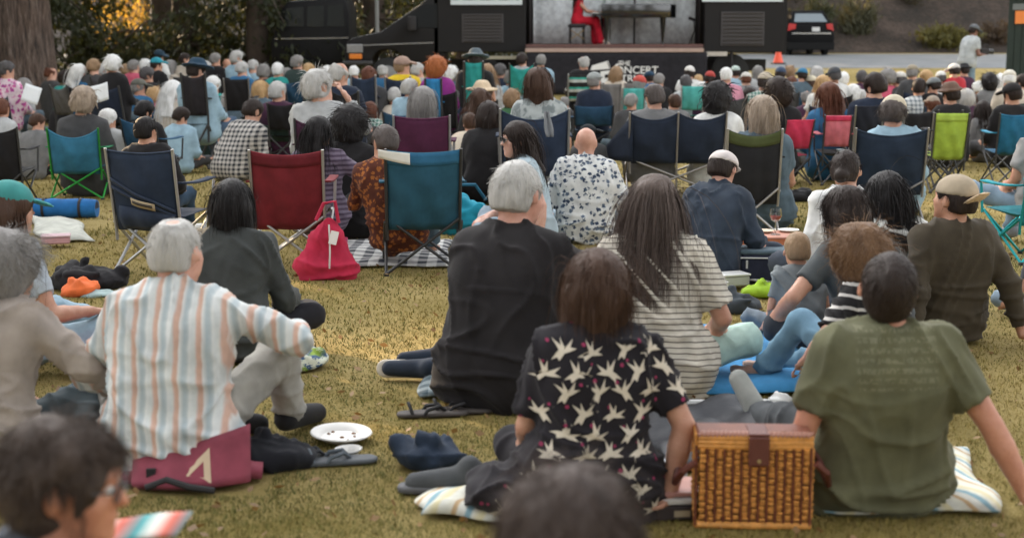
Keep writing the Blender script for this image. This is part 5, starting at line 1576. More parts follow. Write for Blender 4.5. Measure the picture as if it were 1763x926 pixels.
crowd(205, 108, 17, 'short', 'dark', 'dgrey', 'child crouching in dark grey left of light blue shirt', mode='g', S0=.75)

# listeners half hidden in the farthest rows
FILL = [(60, 62, 14), (77, 66, 15), (120, 60, 13), (147, 60, 13), (200, 57, 13), (241, 58, 13), (297, 56, 13), (309, 61, 14), (337, 64, 13), (362, 60, 13), (384, 62, 13), (449, 60, 14), (529, 62, 15), (541, 68, 15), (587, 60, 14), (600, 66, 15), (822, 78, 16), (874, 68, 14), (888, 62, 12), (926, 62, 12), (957, 63, 13), (988, 70, 15), (1010, 66, 14), (1040, 66, 15), (1054, 70, 15), (1085, 66, 14), (1147, 75, 16), (1172, 73, 16), (1198, 72, 16), (250, 74, 17), (306, 76, 17), (462, 82, 19), (536, 84, 19), (600, 84, 20), (740, 88, 19), (790, 88, 19), (878, 82, 18), (945, 84, 18), (1010, 86, 18), (1093, 90, 19), (75, 88, 18), (180, 82, 18), (268, 86, 18), (120, 76, 17)]
HN = dict(white='white', silver='silver', grey='grey', dgrey='dark grey', brown='brown', dark='dark', tan='tan', redbrown='red brown', black='black', blond='blond')
CN = dict(lblue='light blue', lgrey='pale grey', navy='navy', white='white', dgrey='charcoal', blue='blue', cream='cream', green='green', plum='plum', slate='slate', black='black', rose='rose', teal='teal', grey='grey')
rf = random.Random(5)
used_ = set()
KNOWN = list(PEOPLE.values())
for (x, y, w) in FILL:
    hcn = rf.choice(['white', 'silver', 'silver', 'grey', 'grey', 'dgrey', 'brown', 'dark', 'tan', 'redbrown', 'black', 'blond'])
    shn = rf.choice(list(CN))
    near_ = min(KNOWN, key=lambda p: abs(p['x'] - x) + (0 if p['label'] not in used_ else 900) + (0 if p['Y'] < 365 / w + 2 else 60))
    used_.add(near_['label'])
    lab = ' '.join(near_['label'].split()[:8])
    for tail in (' in', ' with', ' by', ' behind', ' of', ' the', ' and', ' beside', ' a', ' right', ' left'):
        if lab.endswith(tail): lab = lab[:-len(tail)]
    hat = ('cap', rf.choice([(.6, .58, .54), (.05, .08, .14), (.3, .25, .2), (.08, .08, .09)])) if rf.random() < .25 else None
    mode = 'c' if (W(x, y, min(365 / w, 27)).z - gz(0, min(365 / w, 27))) > .96 else 'g'
    crowd(x, y, w, rf.choice(['short', 'short', 'mess', 'bob', 'fringe']), hcn, shn, HN[hcn] + ' haired listener in ' + CN[shn] + ' near the ' + lab, hat=hat, mode=mode, chair=None if mode == 'g' else 'low', head=(rf.choice([-40, -20, 0, 0, 15, 30]), 0, 0), group='listeners half hidden in the crowd')

# the man standing at the right with a camera
pm = person(1142, 23, 28.5, ('short', 'dark'), (.42, .45, .46), pants=(.18, .26, .32), mode='s', yaw=-70, lean=4, bend=14, head=(0, 18, 0), hat=('cap', (.12, .13, .14)), sleeve=.55,
            handL=(-.12, .30, 1.12), handR=(.12, .30, 1.10), label='man standing in pale grey tee and jeans holding a camera', skin=(.20, .10, .07), shoes=(.05, .05, .05), h=.022, name='person')
cmo = empty('camera_rig', pm['loc'] + Matrix.Rotation(R(-70), 3, 'Z') @ Vector((0, .37 * pm['sc'], 1.13 * pm['sc'])), R(-70), 'black video camera held by the standing man', 'camera')
MB().box((0, 0, .02), (.12, .2, .13), bevel=.02).build('camera_body', blackm, cmo)
MB().lathe([(.0, 0), (.05, 0), (.055, .12), (.0, .12)], (0, .1, .02), 14, 'y').build('lens', plain('lens', (.02, .02, .02), .2), cmo, True)
MB().lathe([(.0, 0), (.045, 0), (.045, .004), (.0, .004)], (0, .222, .02), 14, 'y').build('lens_rim', plain('lens_rim', (.5, .5, .5), .3), cmo, True)
MB().tube([(0, -.02, .09), (0, .0, .15), (0, .1, .15), (0, .1, .09)], .012, 6).build('handle', blackm, cmo)
# the pianist on the stage
def gown(s):
    out = []
    for i in (0, 1):
        out += [cap_(s['hips'][i], s['kl'][i], .11, .095, .05), cap_(s['kl'][i], s['al'][i], .095, .11 if i == 0 else .08, .06)]
    return out
zdeck = zl
pp = W(691, -19, YT + .7)
pn = person(681, -22, YT + .7, ('long', 'dark'), (.50, .012, .03), mode='c', yaw=-90, lean=4, bend=6, sleeve=0, dress=gown, h=.02, base_z=zdeck, pz_fix=.55, handL=(-.12, .48, .76), handR=(.12, .48, .76), female=True,
            legs=[[(-.12, .42, .56), (.12, .44, .56)], [(-.12, .46, .09), (.14, .56, .09)], [(-.12, .58, .04), (.15, .70, .04)]], label='pianist in a long red dress seated on the stage', shoes=(.5, .42, .36), group=None)
pl_ = pn['loc']
bench = empty('piano_bench', (pl_.x, pl_.y, zdeck), 0, 'black padded piano bench under the red dress', 'bench')
MB().box((0, 0, .44), (.42, .62, .09), bevel=.03).build('bench_seat', blackm, bench)
for a in (-1, 1):
    for b in (-1, 1):
        MB().box((a * .16, b * .25, .20), (.045, .045, .40), bevel=.006).build('bench_leg', blackm, bench)
xb = MB()
xb.tube([(-.16, -.28, .12), (.16, -.28, .34)], .012, 6); xb.tube([(.16, -.28, .12), (-.16, -.28, .34)], .012, 6)
xb.build('cross_brace', plain('brass', (.5, .38, .2), .3, .8), bench)
pi = empty('grand_piano', (pl_.x + .55, pl_.y + .1, zdeck), 0, 'black grand piano beside the red dress on stage', 'piano')
gl = plain('piano_black', (.006, .006, .007), .12, 0, .1, 3, 0, .6, .5)
case = [(.0, -.72), (.0, .72), (.55, .74), (1.0, .55), (1.45, .30), (1.75, .0), (1.80, -.35), (1.65, -.62), (1.4, -.72)]
MB().prism(case, .62, .94, 'xy').build('piano_case', gl, pi, True, .02)
MB().prism([(a * .98 + .02, b * .98) for a, b in case], 1.75, 1.78, 'xy').build('piano_lid', gl, pi)
MB().box((.9, .62, 1.35), (.03, .03, .82), Matrix.Rotation(R(6), 3, 'X')).build('lid_prop', gl, pi)
MB().box((-.10, 0, .70), (.24, 1.3, .05), bevel=.01).build('key_bed', gl, pi)
MB().box((-.12, 0, .738), (.16, 1.22, .02)).build('keyboard', plain('ivory', (.65, .64, .6), .3, bmp=0), pi)
MB().box((.12, 0, 1.10), (.03, .62, .28), Matrix.Rotation(R(14), 3, 'Y')).build('music_desk', plain('desk_teal', (.20, .27, .25), .3), pi)
for (a, b) in ((.12, -.6), (.12, .6), (1.5, -.25)):
    MB().lathe([(.0, 0), (.035, 0), (.03, .08), (.05, .3), (.075, .62)], (a, b, 0), 12).build('piano_leg', gl, pi, True)
MB().box((.25, -.0, .36), (.03, .16, .5)).build('pedal_lyre', gl, pi)
lp = empty('music_stand', (W(814, 30, YT + 1.0).x, YT + 1.0, zdeck), 0, 'black folded stand at the right end of the stage', 'stand')
for a in range(3):
    MB().tube([(0, 0, .35), (.22 * math.cos(a * 2.1), .22 * math.sin(a * 2.1), .01)], .012, 6).build('stand_leg', blackm, lp)
MB().tube([(0, 0, .3), (-.03, 0, .62)], .014, 6).build('stand_pole', blackm, lp)
MB().box((-.06, -.03, .60), (.2, .06, .07), Matrix.Rotation(R(20), 3, 'Y')).build('stand_head', blackm, lp)

# ------------------------------------------------------------------ chairs seen in the photograph
navyc = (.022, .034, .06)
camp_chair(55, 115, 121, 13.6, (.035, .16, .26), 'teal camp chair with bright green frame and trim', frame=(.04, .32, .06), sag=.09, bulge=.06, trim=(.05, .30, .14))
camp_chair(-30, 20, 120, 12.6, K['black'], 'black camp chair cut by the left edge', frame=(.04, .04, .04))
camp_chair(56, 80, 80, 19.8, (.10, .095, .09), 'grey high backed camp chair angled beside the blue jacket', frame=(.05, .05, .05), yaw=-25, sag=.06, bottom=.56)
camp_chair(106, 128, 72, 19.8, (.06, .055, .06), 'charcoal camp chair behind the white song sheet', frame=(.05, .05, .05), bottom=.56)
camp_chair(139, 183, 112, 14.1, (.03, .10, .19), 'blue camp chair with the black haired man', frame=(.04, .04, .04), yaw=-18, bottom=.56)
cn, cnf = camp_chair(121, 205, 141, 8.95, navyc, 'navy camp chair with strap pocket and tan tag', frame=(.42, .42, .42), sag=.02, bulge=.05, yaw=-14, name='camp_chair')
crowd(171, 109, 34, 'short', 'black', 'black', 'man with cropped black hair in the navy strap chair', chair=None, mode='c', S0=.92, head=(-25, 0, 0), pants=(.03, .06, .1))
# straps, pocket and tag on that chair
sm_ = cloth((.03, .042, .07), .2, 'strap')
for (u0, v0, u1, v1) in ((.02, .62, .98, .22), (.02, .52, .98, .16)):
    Vs, Qs = cloth_sheet(lambda u, v: tuple(np.array(cnf(u0 + (u1 - u0) * u, v0 + (v1 - v0) * u + .05 * v)) + np.array([0, -.012 - .006 * math.sin(v * 3.1), 0])), 14, 3)
    link('strap', np_mesh('strap', Vs, Qs), sm_, cn)
Vs, Qs = cloth_sheet(lambda u, v: tuple(np.array(cnf(.12 + .84 * u, .02 + .30 * v * (1 - .35 * u))) + np.array([0, -.03 * math.sin(v * 3) - .008, 0])), 12, 6)
link('pocket', np_mesh('pocket', Vs, Qs), sm_, cn)
Vs, Qs = cloth_sheet(lambda u, v: tuple(np.array(cnf(.36 + .34 * u, .34 - .085 * u + .09 * v)) + np.array([0, -.028, 0])), 6, 3)
link('tag', np_mesh('tag', Vs, Qs), plain('tag_tan', (.42, .33, .20), .8, bmp=.05), cn)
Vs, Qs = cloth_sheet(lambda u, v: tuple(np.array(cnf(.39 + .28 * u, .362 - .07 * u + .035 * v)) + np.array([0, -.034, 0])), 6, 2)
link('tag_print', np_mesh('tag_print', Vs, Qs), plain('tag_ink', (.06, .05, .04), .8, var=.9, scale=180, bmp=0), cn)
camp_chair(292, 378, 142, 9.2, (.17, .018, .024), 'dark red camp chair with grey tube frame', frame=(.40, .39, .38), sag=.03, bulge=.04, bottom=.34, seatcol=(.03, .01, .012), topband=(.13, .014, .02))
cb, cbf = camp_chair(452, 540, 141, 9.0, (.022, .085, .13), 'teal blue camp chair with a paper over its corner', frame=(.03, .03, .03), sag=.02, bulge=.05, yaw=6, seatcol=K['black'], topband=(.03, .13, .24))
Vs, Qs = cloth_sheet(lambda u, v: tuple(np.array(cbf(-.10 + .42 * u, min(1.0, .90 + .16 * v - .05 * u))) + np.array([0, -.016, .0])), 8, 5)
pap = link('paper_sheet', np_mesh('paper_sheet', Vs, Qs), plain('paper', (.74, .72, .66), .8, var=.05), None)
pap.matrix_world = cb.matrix_world
pap.location = cb.location; pap.rotation_euler = cb.rotation_euler
tag(pap, 'white paper folded over the corner of the blue chair', 'paper')
camp_chair(212, 240, 69, 17.0, (.025, .022, .025), 'black camp chair of the navy sun hat', frame=(.05, .05, .05), bottom=.56)
camp_chair(262, 291, 74, 20, K['black'], 'black camp chair beside the blue shirted silver hair', frame=(.3, .3, .3), sag=.01, bottom=.56)
camp_chair(313, 345, 97, 17.8, K['black'], 'black camp chair under the plum jacket', frame=(.05, .05, .05), sag=.03, bottom=.56)
camp_chair(345, 388, 112, 12.1, K['plum'], 'plum camp chair under the grey hoodie', frame=(.05, .05, .05), sag=.05)
camp_chair(388, 420, 86, 14.8, K['black'], 'black camp chair under the balding navy shirt', frame=(.05, .05, .05))
camp_chair(411, 440, 71, 18.8, navyc, 'navy camp chair with pale trim in the far row', frame=(.4, .4, .4), sag=.05, bottom=.56)
camp_chair(451, 481, 72, 19.6, navyc, 'navy camp chair of the yellow jacket', frame=(.4, .4, .4), sag=.05, bottom=.56)
camp_chair(498, 517, 74, 17.0, (.03, .20, .42), 'bright blue chair back behind the purple top', frame=(.05, .05, .05), sag=.0, bottom=.56)
camp_chair(461, 527, 109, 12.4, (.075, .016, .045), 'purple camp chair under the long grey hair', frame=(.3, .3, .3), sag=.025, bulge=.05)
camp_chair(544, 566, 58, 18.8, K['teal'], 'teal camp chair of the wide grey hat', frame=(.05, .05, .05), sag=.02, bottom=.56)
camp_chair(597, 626, 60, 24, K['teal'], 'teal camp chair left of the stage emblem', frame=(.05, .05, .05), sag=.09, bottom=.56)
camp_chair(586, 667, 103, 12.4, navyc, 'dark navy camp chair hung with a grey scarf', frame=(.3, .3, .3), sag=.09, bulge=.08)
camp_chair(666, 692, 70, 23.9, (.05, .05, .05), 'striped white and green chair in front of the skirt', frame=(.4, .4, .4), sag=.0, backmat=banded('chair_stripe', (0, 0, 1), .16, [(0, (.02, .02, .02)), (.45, (.02, .02, .02)), (.5, (.5, .52, .5)), (.75, (.5, .52, .5)), (.8, (.05, .35, .28)), (1, (.05, .35, .28))], .1), bottom=.56)
camp_chair(673, 719, 99, 19.9, (.02, .06, .11), 'blue camp chair under the navy vest', frame=(.03, .03, .03), sag=.02, bottom=.56)
camp_chair(730, 756, 83, 21, (.09, .42, .38), 'pale teal folding chair of the red cap', frame=(.4, .4, .4), sag=.0, bottom=.56)
camp_chair(799, 825, 81, 22.4, (.09, .42, .38), 'pale teal folding chair of the far row', frame=(.4, .4, .4), sag=.0, bottom=.56)
for a, b, lb in ((705, 728, 'grey metal chair back right of the navy vest'), (732, 752, 'grey metal chair back behind the pale teal chair')):
    camp_chair(a, b, 79 if a < 730 else 78, 21.0 if a < 730 else 22.0, (.20, .19, .18), lb, frame=(.4, .38, .36), sag=0, bulge=.01)
# the wide double chair
dc, dcf = camp_chair(738, 852, 106, 13.8, (.018, .026, .045), 'wide two seat navy camp chair with sagging back', frame=(.33, .31, .29), sag=.07, bulge=.06, bottom=.40, double=True)
Vs, Qs = cloth_sheet(lambda u, v: (-.44 - .26 * u * (1 - v * .0), -.26 + .30 * u, .35 + (.46 - .35 * u) * v), 8, 6)
link('side_wing', np_mesh('side_wing', Vs, Qs), cloth((.018, .026, .045), .35, 'chair_cloth'), dc)
camp_chair(853, 917, 122, 10.9, (.02, .02, .022), 'black camp chair with an olive green top band', frame=(.42, .40, .38), sag=.05, bulge=.06, topband=(.07, .085, .03), bottom=.30)
camp_chair(920, 956, 113, 15.0, (.52, .035, .085), 'bright red camp chair with open seat', frame=(.05, .05, .05), sag=.0, yaw=22, seatcol=(.55, .04, .10), bottom=.56)
camp_chair(967, 999, 109, 15.0, (.60, .16, .20), 'pinkish mesh chair with red top band', frame=(.05, .05, .05), sag=.0, topband=(.52, .04, .09), seatcol=(.05, .05, .05), bottom=.56)
camp_chair(1003, 1036, 100, 15.0, (.018, .02, .03), 'black camp chair of the ponytailed navy shirt', frame=(.3, .3, .3), sag=.0, bottom=.56)
camp_chair(1003, 1088, 121, 11.7, (.018, .030, .052), 'wide navy camp chair under the cream cap', frame=(.30, .29, .28), sag=.06, bulge=.07, trim=(.08, .10, .10), bottom=.30)
camp_chair(1060, 1094, 106, 17.0, K['black'], 'black camp chair under the pale plaid shirt', frame=(.3, .3, .3), sag=.01)
camp_chair(1096, 1136, 107, 14.2, (.33, .46, .06), 'lime green camp chair beside the navy chair', frame=(.05, .05, .05), sag=.0, topband=(.36, .50, .08), arm=False, bottom=.42)
camp_chair(1172, 1208, 107, 14.8, (.02, .14, .26), 'blue camp chair at the right edge', frame=(.05, .05, .05), sag=.02, trim=(.04, .25, .38), bottom=.45)
camp_chair(1100, 1128, 104, 14.8, K['black'], 'black camp chair hidden behind the lime chair', frame=(.05, .05, .05))
# ------------------------------------------------------------------ people sitting near the camera
def nogr(x0, y0, x1, y1):
    a, b = G(x0, y1), G(x1, y0)
    a2 = G(x1, y1)
    NOGRASS.append(((a.x + a2.x) / 2, (a.y + b.y) / 2, abs(a2.x - a.x) / 2, abs(b.y - a.y) / 2))
# man in a striped shirt (front left)
SH_STRIPE = banded('stripe_shirt', (1, 0, .05), .072, [(0, (.62, .65, .65)), (.16, (.60, .62, .61)), (.26, (.60, .40, .32)), (.40, (.58, .38, .30)), (.48, (.66, .66, .64)), (.66, (.40, .47, .50)), (.80, (.44, .50, .52)), (.92, (.66, .68, .67)), (1, (.62, .65, .65))], .5, .006)
nm1 = person(205, 205, 4.9, ('thin', 'silver'), SH_STRIPE, pants=(.34, .33, .30), yaw=-4, lean=6, bend=14, head=(-14, 6, 0), legs=[[(-.30, .32, .17), (.30, .36, .34)], [(.0, .44, .07), (.30, .50, .07)], [(.12, .48, .05), (.34, .62, .05)]], sleeve=1.0, fat=1.08, handL=(-.20, .34, .25), handR=(.34, .44, .40), elbowR=(.9, -.3, -.3), elbowL=(-.7, -.2, -.7),
             label='white haired man in pale shirt with orange and grey stripes', skin=(.58, .33, .25), eyes=True, shoes=(.02, .02, .022), hem=.005, collar=True)
# woman in dark green grey top behind him
person(272, 170, 6.7, ('bob', 'black'), (.055, .06, .058), pants=(.02, .02, .025), yaw=-6, lean=8, bend=12, head=(-5, 4, 0), legs='cross', sleeve=1.0, female=True, fat=1.15, shwid=1.08, handR=(.22, .38, .22), label='woman with black bob in dark grey green sweater', nstr=1.3, skin=(.45, .25, .17))
# man in black tee, half turned right
nm3 = person(606, 152, 5.85, ('short', 'silver'), (.016, .014, .015), pants=(.03, .05, .075), yaw=-22, lean=6, bend=14, head=(-12, 10, 0), legs=[[(-.26, .34, .15), (.30, .36, .15)], [(-.04, .44, .07), (-.02, .50, .07)], [(-.12, .47, .06), (-.14, .54, .06)]], sleeve=.62, fat=1.12, handL=(.04, .40, .40), handR=(.20, .42, .38), elbowR=(.95, -.1, -.5),
             shoes=(.05, .055, .065), label='grey haired man in black tee looking at a phone', skin=(.60, .33, .25), eyes=True, hem=.01)
# woman with the bird print shirt
nm4 = person(698, 241, 4.4, ('bob', 'brown', .016), (.016, .014, .018), pants=(.02, .018, .022), yaw=10, lean=2, bend=12, side=6, head=(-6, 8, 3), legs=[[(-.18, .40, .14), (.22, .40, .14)], [(.06, .44, .07), (-.06, .48, .07)], [(.18, .46, .05), (-.18, .50, .05)]], sleeve=.70, female=True, fat=1.22, shwid=1.1,
             handR=(.26, -.06, .06), elbowR=(.8, -.4, 0), handL=(-.14, .30, .16), label='woman in black shirt printed with pale birds', nstr=1.6, hem=.02, extra=[ell_((-.20, .05, .085), (.20, .17, .085), None, .06, [((0, 0, .012), (0, 0, -1))]), ell_((.08, .05, .085), (.15, .18, .08), None, .06, [((0, 0, .012), (0, 0, -1))])])
BIRD = [(0, 0), (.014, .006), (.048, .030), (.030, .004), (.052, -.004), (.022, -.010), (.004, -.012), (-.020, -.034), (-.024, -.020), (-.046, -.026), (-.026, -.006), (-.012, .004), (-.026, .046), (-.002, .018), (.004, .044), (.008, .014)]
birds, dots = [], []
rb = random.Random(3)
for iz in range(13):
    for ix in range(-7, 8):
        cx = ix * .094 + (.047 if iz % 2 else 0) + rb.uniform(-.01, .01); cz = .05 + iz * .060 + rb.uniform(-.006, .006)
        a = rb.uniform(-.5, .5); f = -1 if rb.random() < .35 else 1; sc_ = rb.uniform(.72, .86)
        birds.append([(cx + sc_ * (f * px_ * math.cos(a) - pz_ * math.sin(a)), cz + sc_ * (f * px_ * math.sin(a) + pz_ * math.cos(a))) for px_, pz_ in BIRD])
        for q in range(1):
            dx, dz = cx + rb.uniform(-.05, .05), cz + .026 + rb.uniform(-.008, .008)
            rr = rb.uniform(.004, .0075)
            dots.append([(dx, dz)] + [(dx + rr * math.cos(t), dz + rr * math.sin(t)) for t in np.linspace(0, 6.28, 9)[:-1]])
decals(nm4, birds, 'bird_print', plain('bird_ink', (.58, .52, .42), .9, 0, .25, 14, 0))
_bp = decals(nm4, dots, 'berry_print', plain('berry_ink', (.26, .025, .08), .9, 0, .3, 14, 0), .003)
tag(_bp, kind='stuff')
# woman in a cream shirt with thin stripes and long hair
FINE = banded('fine_stripe', (0, .15, 1), .024, [(0, (.62, .58, .50)), (.62, (.60, .56, .48)), (.72, (.16, .14, .12)), (.86, (.16, .14, .12)), (.95, (.62, .58, .50)), (1, (.62, .58, .50))], .35, .003)
nm5 = person(766, 166, 6.05, ('long', ((.055, .038, .031), (.19, .145, .125))), FINE, pants=(.44, .60, .54), yaw=-8, lean=6, bend=12, head=(-6, 8, 6), legs=[[(-.34, .28, .16), (.38, .26, .17)], [(.06, .38, .07), (-.04, .40, .07)], [(.18, .42, .05), (-.16, .44, .05)]], sleeve=.72, female=True, fat=1.3, shwid=1.12, handR=(.24, .30, .20), elbowR=(.5, -.35, -.8),
             label='woman in finely striped cream shirt with long dark hair', nstr=1.6, hem=.02)
# man with white flat cap and navy shirt
person(848, 141, 9.0, ('short', 'dark'), (.03, .042, .062), pants=(.04, .05, .07), yaw=-28, lean=16, bend=22, head=(-8, 22, 0), legs='cross', sleeve=1.0, fat=1.15, hat=('flat', (.66, .60, .58)), handR=(.22, .38, .22), collar=True, label='man in white flat cap and navy shirt bending over food', skin=(.58, .33, .25), h=.012)
# woman in sunglasses
person(606, 115, 10.4, ('wavy', 'dark'), (.42, .52, .58), pants=(.25, .32, .38), yaw=95, lean=6, bend=8, head=(10, 4, 0), legs='cross', sleeve=.5, female=True, fat=1.05, handL=(-.3, .0, .06), label='woman in sunglasses and pale blue tee looking left', face=True, h=.012, glasses=(plain('frame_black', (.012, .012, .012), .3, bmp=0), plain('dark_lens', (.01, .01, .012), .08, bmp=0)), nstr=1.2, eyes=True, skin=(.62, .38, .30))
# bald man in palm print
PALM = blotch('palm_print', (.66, .67, .66), (.035, .055, .10), 26, .40, .4, (.10, .14, .2))
person(687, 119, 10.7, ('bald', 'tan'), PALM, pants=(.28, .36, .42), yaw=-4, lean=4, bend=10, head=(-10, 6, 0), legs='cross', sleeve=1.0, fat=1.28, shwid=1.12, collar=True, label='bald man in white shirt with navy palm print', skin=(.55, .31, .23), h=.013, handL=(-.30, .2, .12), handR=(.30, .2, .15))
# group on the right
person(992, 141, 8.3, ('bun', 'dark'), (.72, .72, .71), pants=(.05, .06, .08), yaw=6, lean=12, bend=12, head=(-30, 8, 0), legs='cross', sleeve=1.0, label='person with dark hair bun in white shirt', h=.012, skin=(.5, .28, .19))
person(991, 177, 6.6, ('bob', 'dark'), (.07, .078, .082), pants=(.03, .035, .045), yaw=24, lean=16, bend=18, head=(10, 16, 0), legs='cross', sleeve=.6, female=True, handL=(-.34, .34, .18), elbowL=(-.8, -.2, -.6), label='dark haired woman in grey tee bending to a child', nstr=1.3, fat=1.1)
person(935, 218, 7.0, ('short', 'tan'), (.18, .20, .21), pants=(.16, .2, .24), yaw=10, lean=8, bend=10, head=(-10, 10, 0), legs='cross', sleeve=.6, child=True, S0=.62, label='small blond toddler sitting before the grey tee woman', h=.0095)
FLOR = blotch('leaf_floral', (.62, .63, .60), (.03, .10, .06), 14, .36, .4)
person(1038, 163, 7.2, ('wavy', 'black'), FLOR, pants=(.05, .06, .08), yaw=12, lean=12, bend=14, head=(20, 12, 0), legs='cross', sleeve=.9, female=True, label='woman with long wavy black hair in leafy white shirt', nstr=1.5)
BWST = banded('black_white_stripe', (.12, 0, 1), .047, [(0, (.014, .013, .014)), (.60, (.014, .013, .014)), (.66, (.55, .53, .50)), (.86, (.55, .53, .50)), (.92, (.014, .013, .014)), (1, (.014, .013, .014))], .35, .004)
person(1008, 220, 5.75, ('curly', 'curl', .026), BWST, pants=(.16, .29, .40), yaw=38, lean=10, bend=18, head=(0, 16, 0), legs=[[(-.06, .50, .36), (.20, .46, .16)], [(-.10, .72, .07), (.04, .78, .07)], [(-.14, .88, .06), (.0, .92, .06)]], sleeve=.66, female=True, handL=(-.26, .30, .22), elbowL=(-.9, -.2, -.5), label='woman with brown curls in black and white stripes', nstr=1.3, skin=(.60, .36, .27))
nm8 = person(1120, 165, 6.9, ('short', 'dark'), (.060, .048, .032), pants=(.03, .03, .035), yaw=14, lean=-14, bend=10, head=(26, -4, 0), legs='knees', sleeve=1.0, fat=1.12, shwid=1.05, hat=('cap', (.40, .33, .24), 'back', (.58, .44, .29)), handL=(-.30, -.22, .03), handR=(.34, -.22, .03), elbowL=(-.6, -.6, 0), elbowR=(.6, -.6, 0),
             label='man in backward tan cap and dark olive sweatshirt', face=True, h=.011, skin=(.50, .27, .18))
# man in the green tee (front right), propped on his arms
def faded_tee():
    m, nt, b = new_mat('olive_tee')
    o = xyz(nt)
    def band(v, lo, hi, s):
        return mth(nt, 'MULTIPLY', ramp(nt, mth(nt, 'ADD', mth(nt, 'MULTIPLY', v, 1.0), .5), [(lo + .5 - s, (0, 0, 0)), (lo + .5 + s, (1, 1, 1)), (hi + .5 - s, (1, 1, 1)), (hi + .5 + s, (0, 0, 0))]), 1.0)
    rows = ramp(nt, mth(nt, 'FRACT', mth(nt, 'MULTIPLY', o[2], 34)), [(.30, (0, 0, 0)), (.38, (1, 1, 1)), (.86, (1, 1, 1)), (.94, (0, 0, 0))])
    letters = ramp(nt, noise(nt, 95, 1, .5, stretch=(1.15, .01, .75)), [(.47, (0, 0, 0)), (.53, (1, 1, 1))])
    wear = noise(nt, 22, 4)
    f = mth(nt, 'MULTIPLY', mth(nt, 'MULTIPLY', band(o[0], -.125, .125, .004), band(mth(nt, 'SUBTRACT', o[2], .53), -.10, .085, .004)), mth(nt, 'MULTIPLY', mth(nt, 'MULTIPLY', rows, letters), mth(nt, 'MULTIPLY', wear, .75)))
    cloth_finish(nt, b, mixcol(nt, f, (.128, .128, .074), (.27, .265, .18)), .5)
    return m
nm9 = person(1043, 236, 4.3, ('short', 'dark'), faded_tee(), pants=(.05, .055, .06), yaw=4, lean=-20, bend=16, head=(-12, -22, 4), legs=[[(-.13, .42, .16), (.14, .42, .16)], [(-.16, .84, .08), (.17, .84, .08)], [(-.20, .90, .16), (.20, .90, .16)]], sleeve=.62, fat=1.12, shwid=1.08, hem=.012, handL=(-.30, -.05, .03), handR=(.46, -.24, .025), elbowL=(-.5, -.6, 0), elbowR=(.3, -.8, 0),
             label='man in olive green tee leaning back on his hands', skin=(.55, .27, .18), eyes=True, shoes=(.30, .31, .29), nstr=1.6)
# left edge: beige jacket, teal cap
person(8, 223, 5.0, ('curly', 'grey'), (.36, .31, .27), pants=(.055, .075, .085), yaw=-20, lean=10, bend=16, head=(-10, 10, 0), legs=[[(-.3, .3, .2), (.20, .44, .20)], [(.0, .4, .07), (.34, .10, .07)], [(.1, .45, .05), (.42, .0, .05)]], sleeve=1.0, fat=1.15, female=True, handR=(.36, .38, .24), elbowR=(.8, -.2, -.4), label='woman with curly grey hair in beige jacket at left edge', nstr=1.3)
person(10, 171, 6.3, ('long', 'brown'), (.42, .47, .52), pants=(.32, .45, .54), yaw=-28, lean=8, bend=12, head=(-20, 6, 0), legs=[[(-.1, .5, .2), (.26, .46, .16)], [(.1, .8, .07), (.5, .62, .07)], [(.16, .92, .07), (.62, .66, .07)]], sleeve=.6, female=True, hat=('cap', (.05, .25, .24)), handR=(.24, .36, .26), label='woman in teal cap and pale grey tee at left', nstr=1.2)
# two heads close to the lens
person(75, 400, 2.45, ('mess', ((.024, .016, .012), (.11, .078, .062))), (.06, .07, .09), pants=(.03, .03, .04), yaw=-50, lean=8, bend=12, head=(-38, 6, 0), legs='cross', sleeve=1.0, face=True, eyes=True, glasses=(plain('frame_grey', (.05, .05, .055), .3, bmp=0), None), label='dark haired man with glasses closest at bottom left', skin=(.56, .26, .16), h=.009, nstr=3.2)
person(668, 449, 2.05, ('mess', ((.022, .015, .012), (.11, .078, .065)), .004), (.05, .05, .06), pants=(.03, .03, .04), yaw=0, lean=10, bend=14, head=(0, 14, 0), legs='cross', sleeve=1.0, label='top of a dark haired head closest at bottom centre', h=.009, nstr=3.6)
# cut by the right edge
person(1222, 215, 7.6, ('short', 'dark'), (.07, .075, .085), pants=(.25, .33, .4), yaw=20, lean=4, bend=10, legs='cross', sleeve=.6, handL=(-.32, .2, .12), label='person in grey tee cut by the right edge', h=.014)
person(1225, 96, 10.2, ('short', 'brown'), (.3, .3, .3), pants=(.20, .28, .36), mode='c', yaw=20, lean=-4, label='person in jeans in the turquoise chair, right edge', h=.02, shoes=(.25, .27, .3), legs=[[(-.30, .44, .42), (.14, .43, .45)], [(-.42, .62, .09), (.13, .48, .08)], [(-.52, .74, .05), (.15, .61, .05)]])
camp_chair(1204, 1262, 148, 9.5, (.02, .26, .31), 'turquoise camp chair cut by the right edge', frame=(.03, .32, .34), yaw=20, sag=.03)
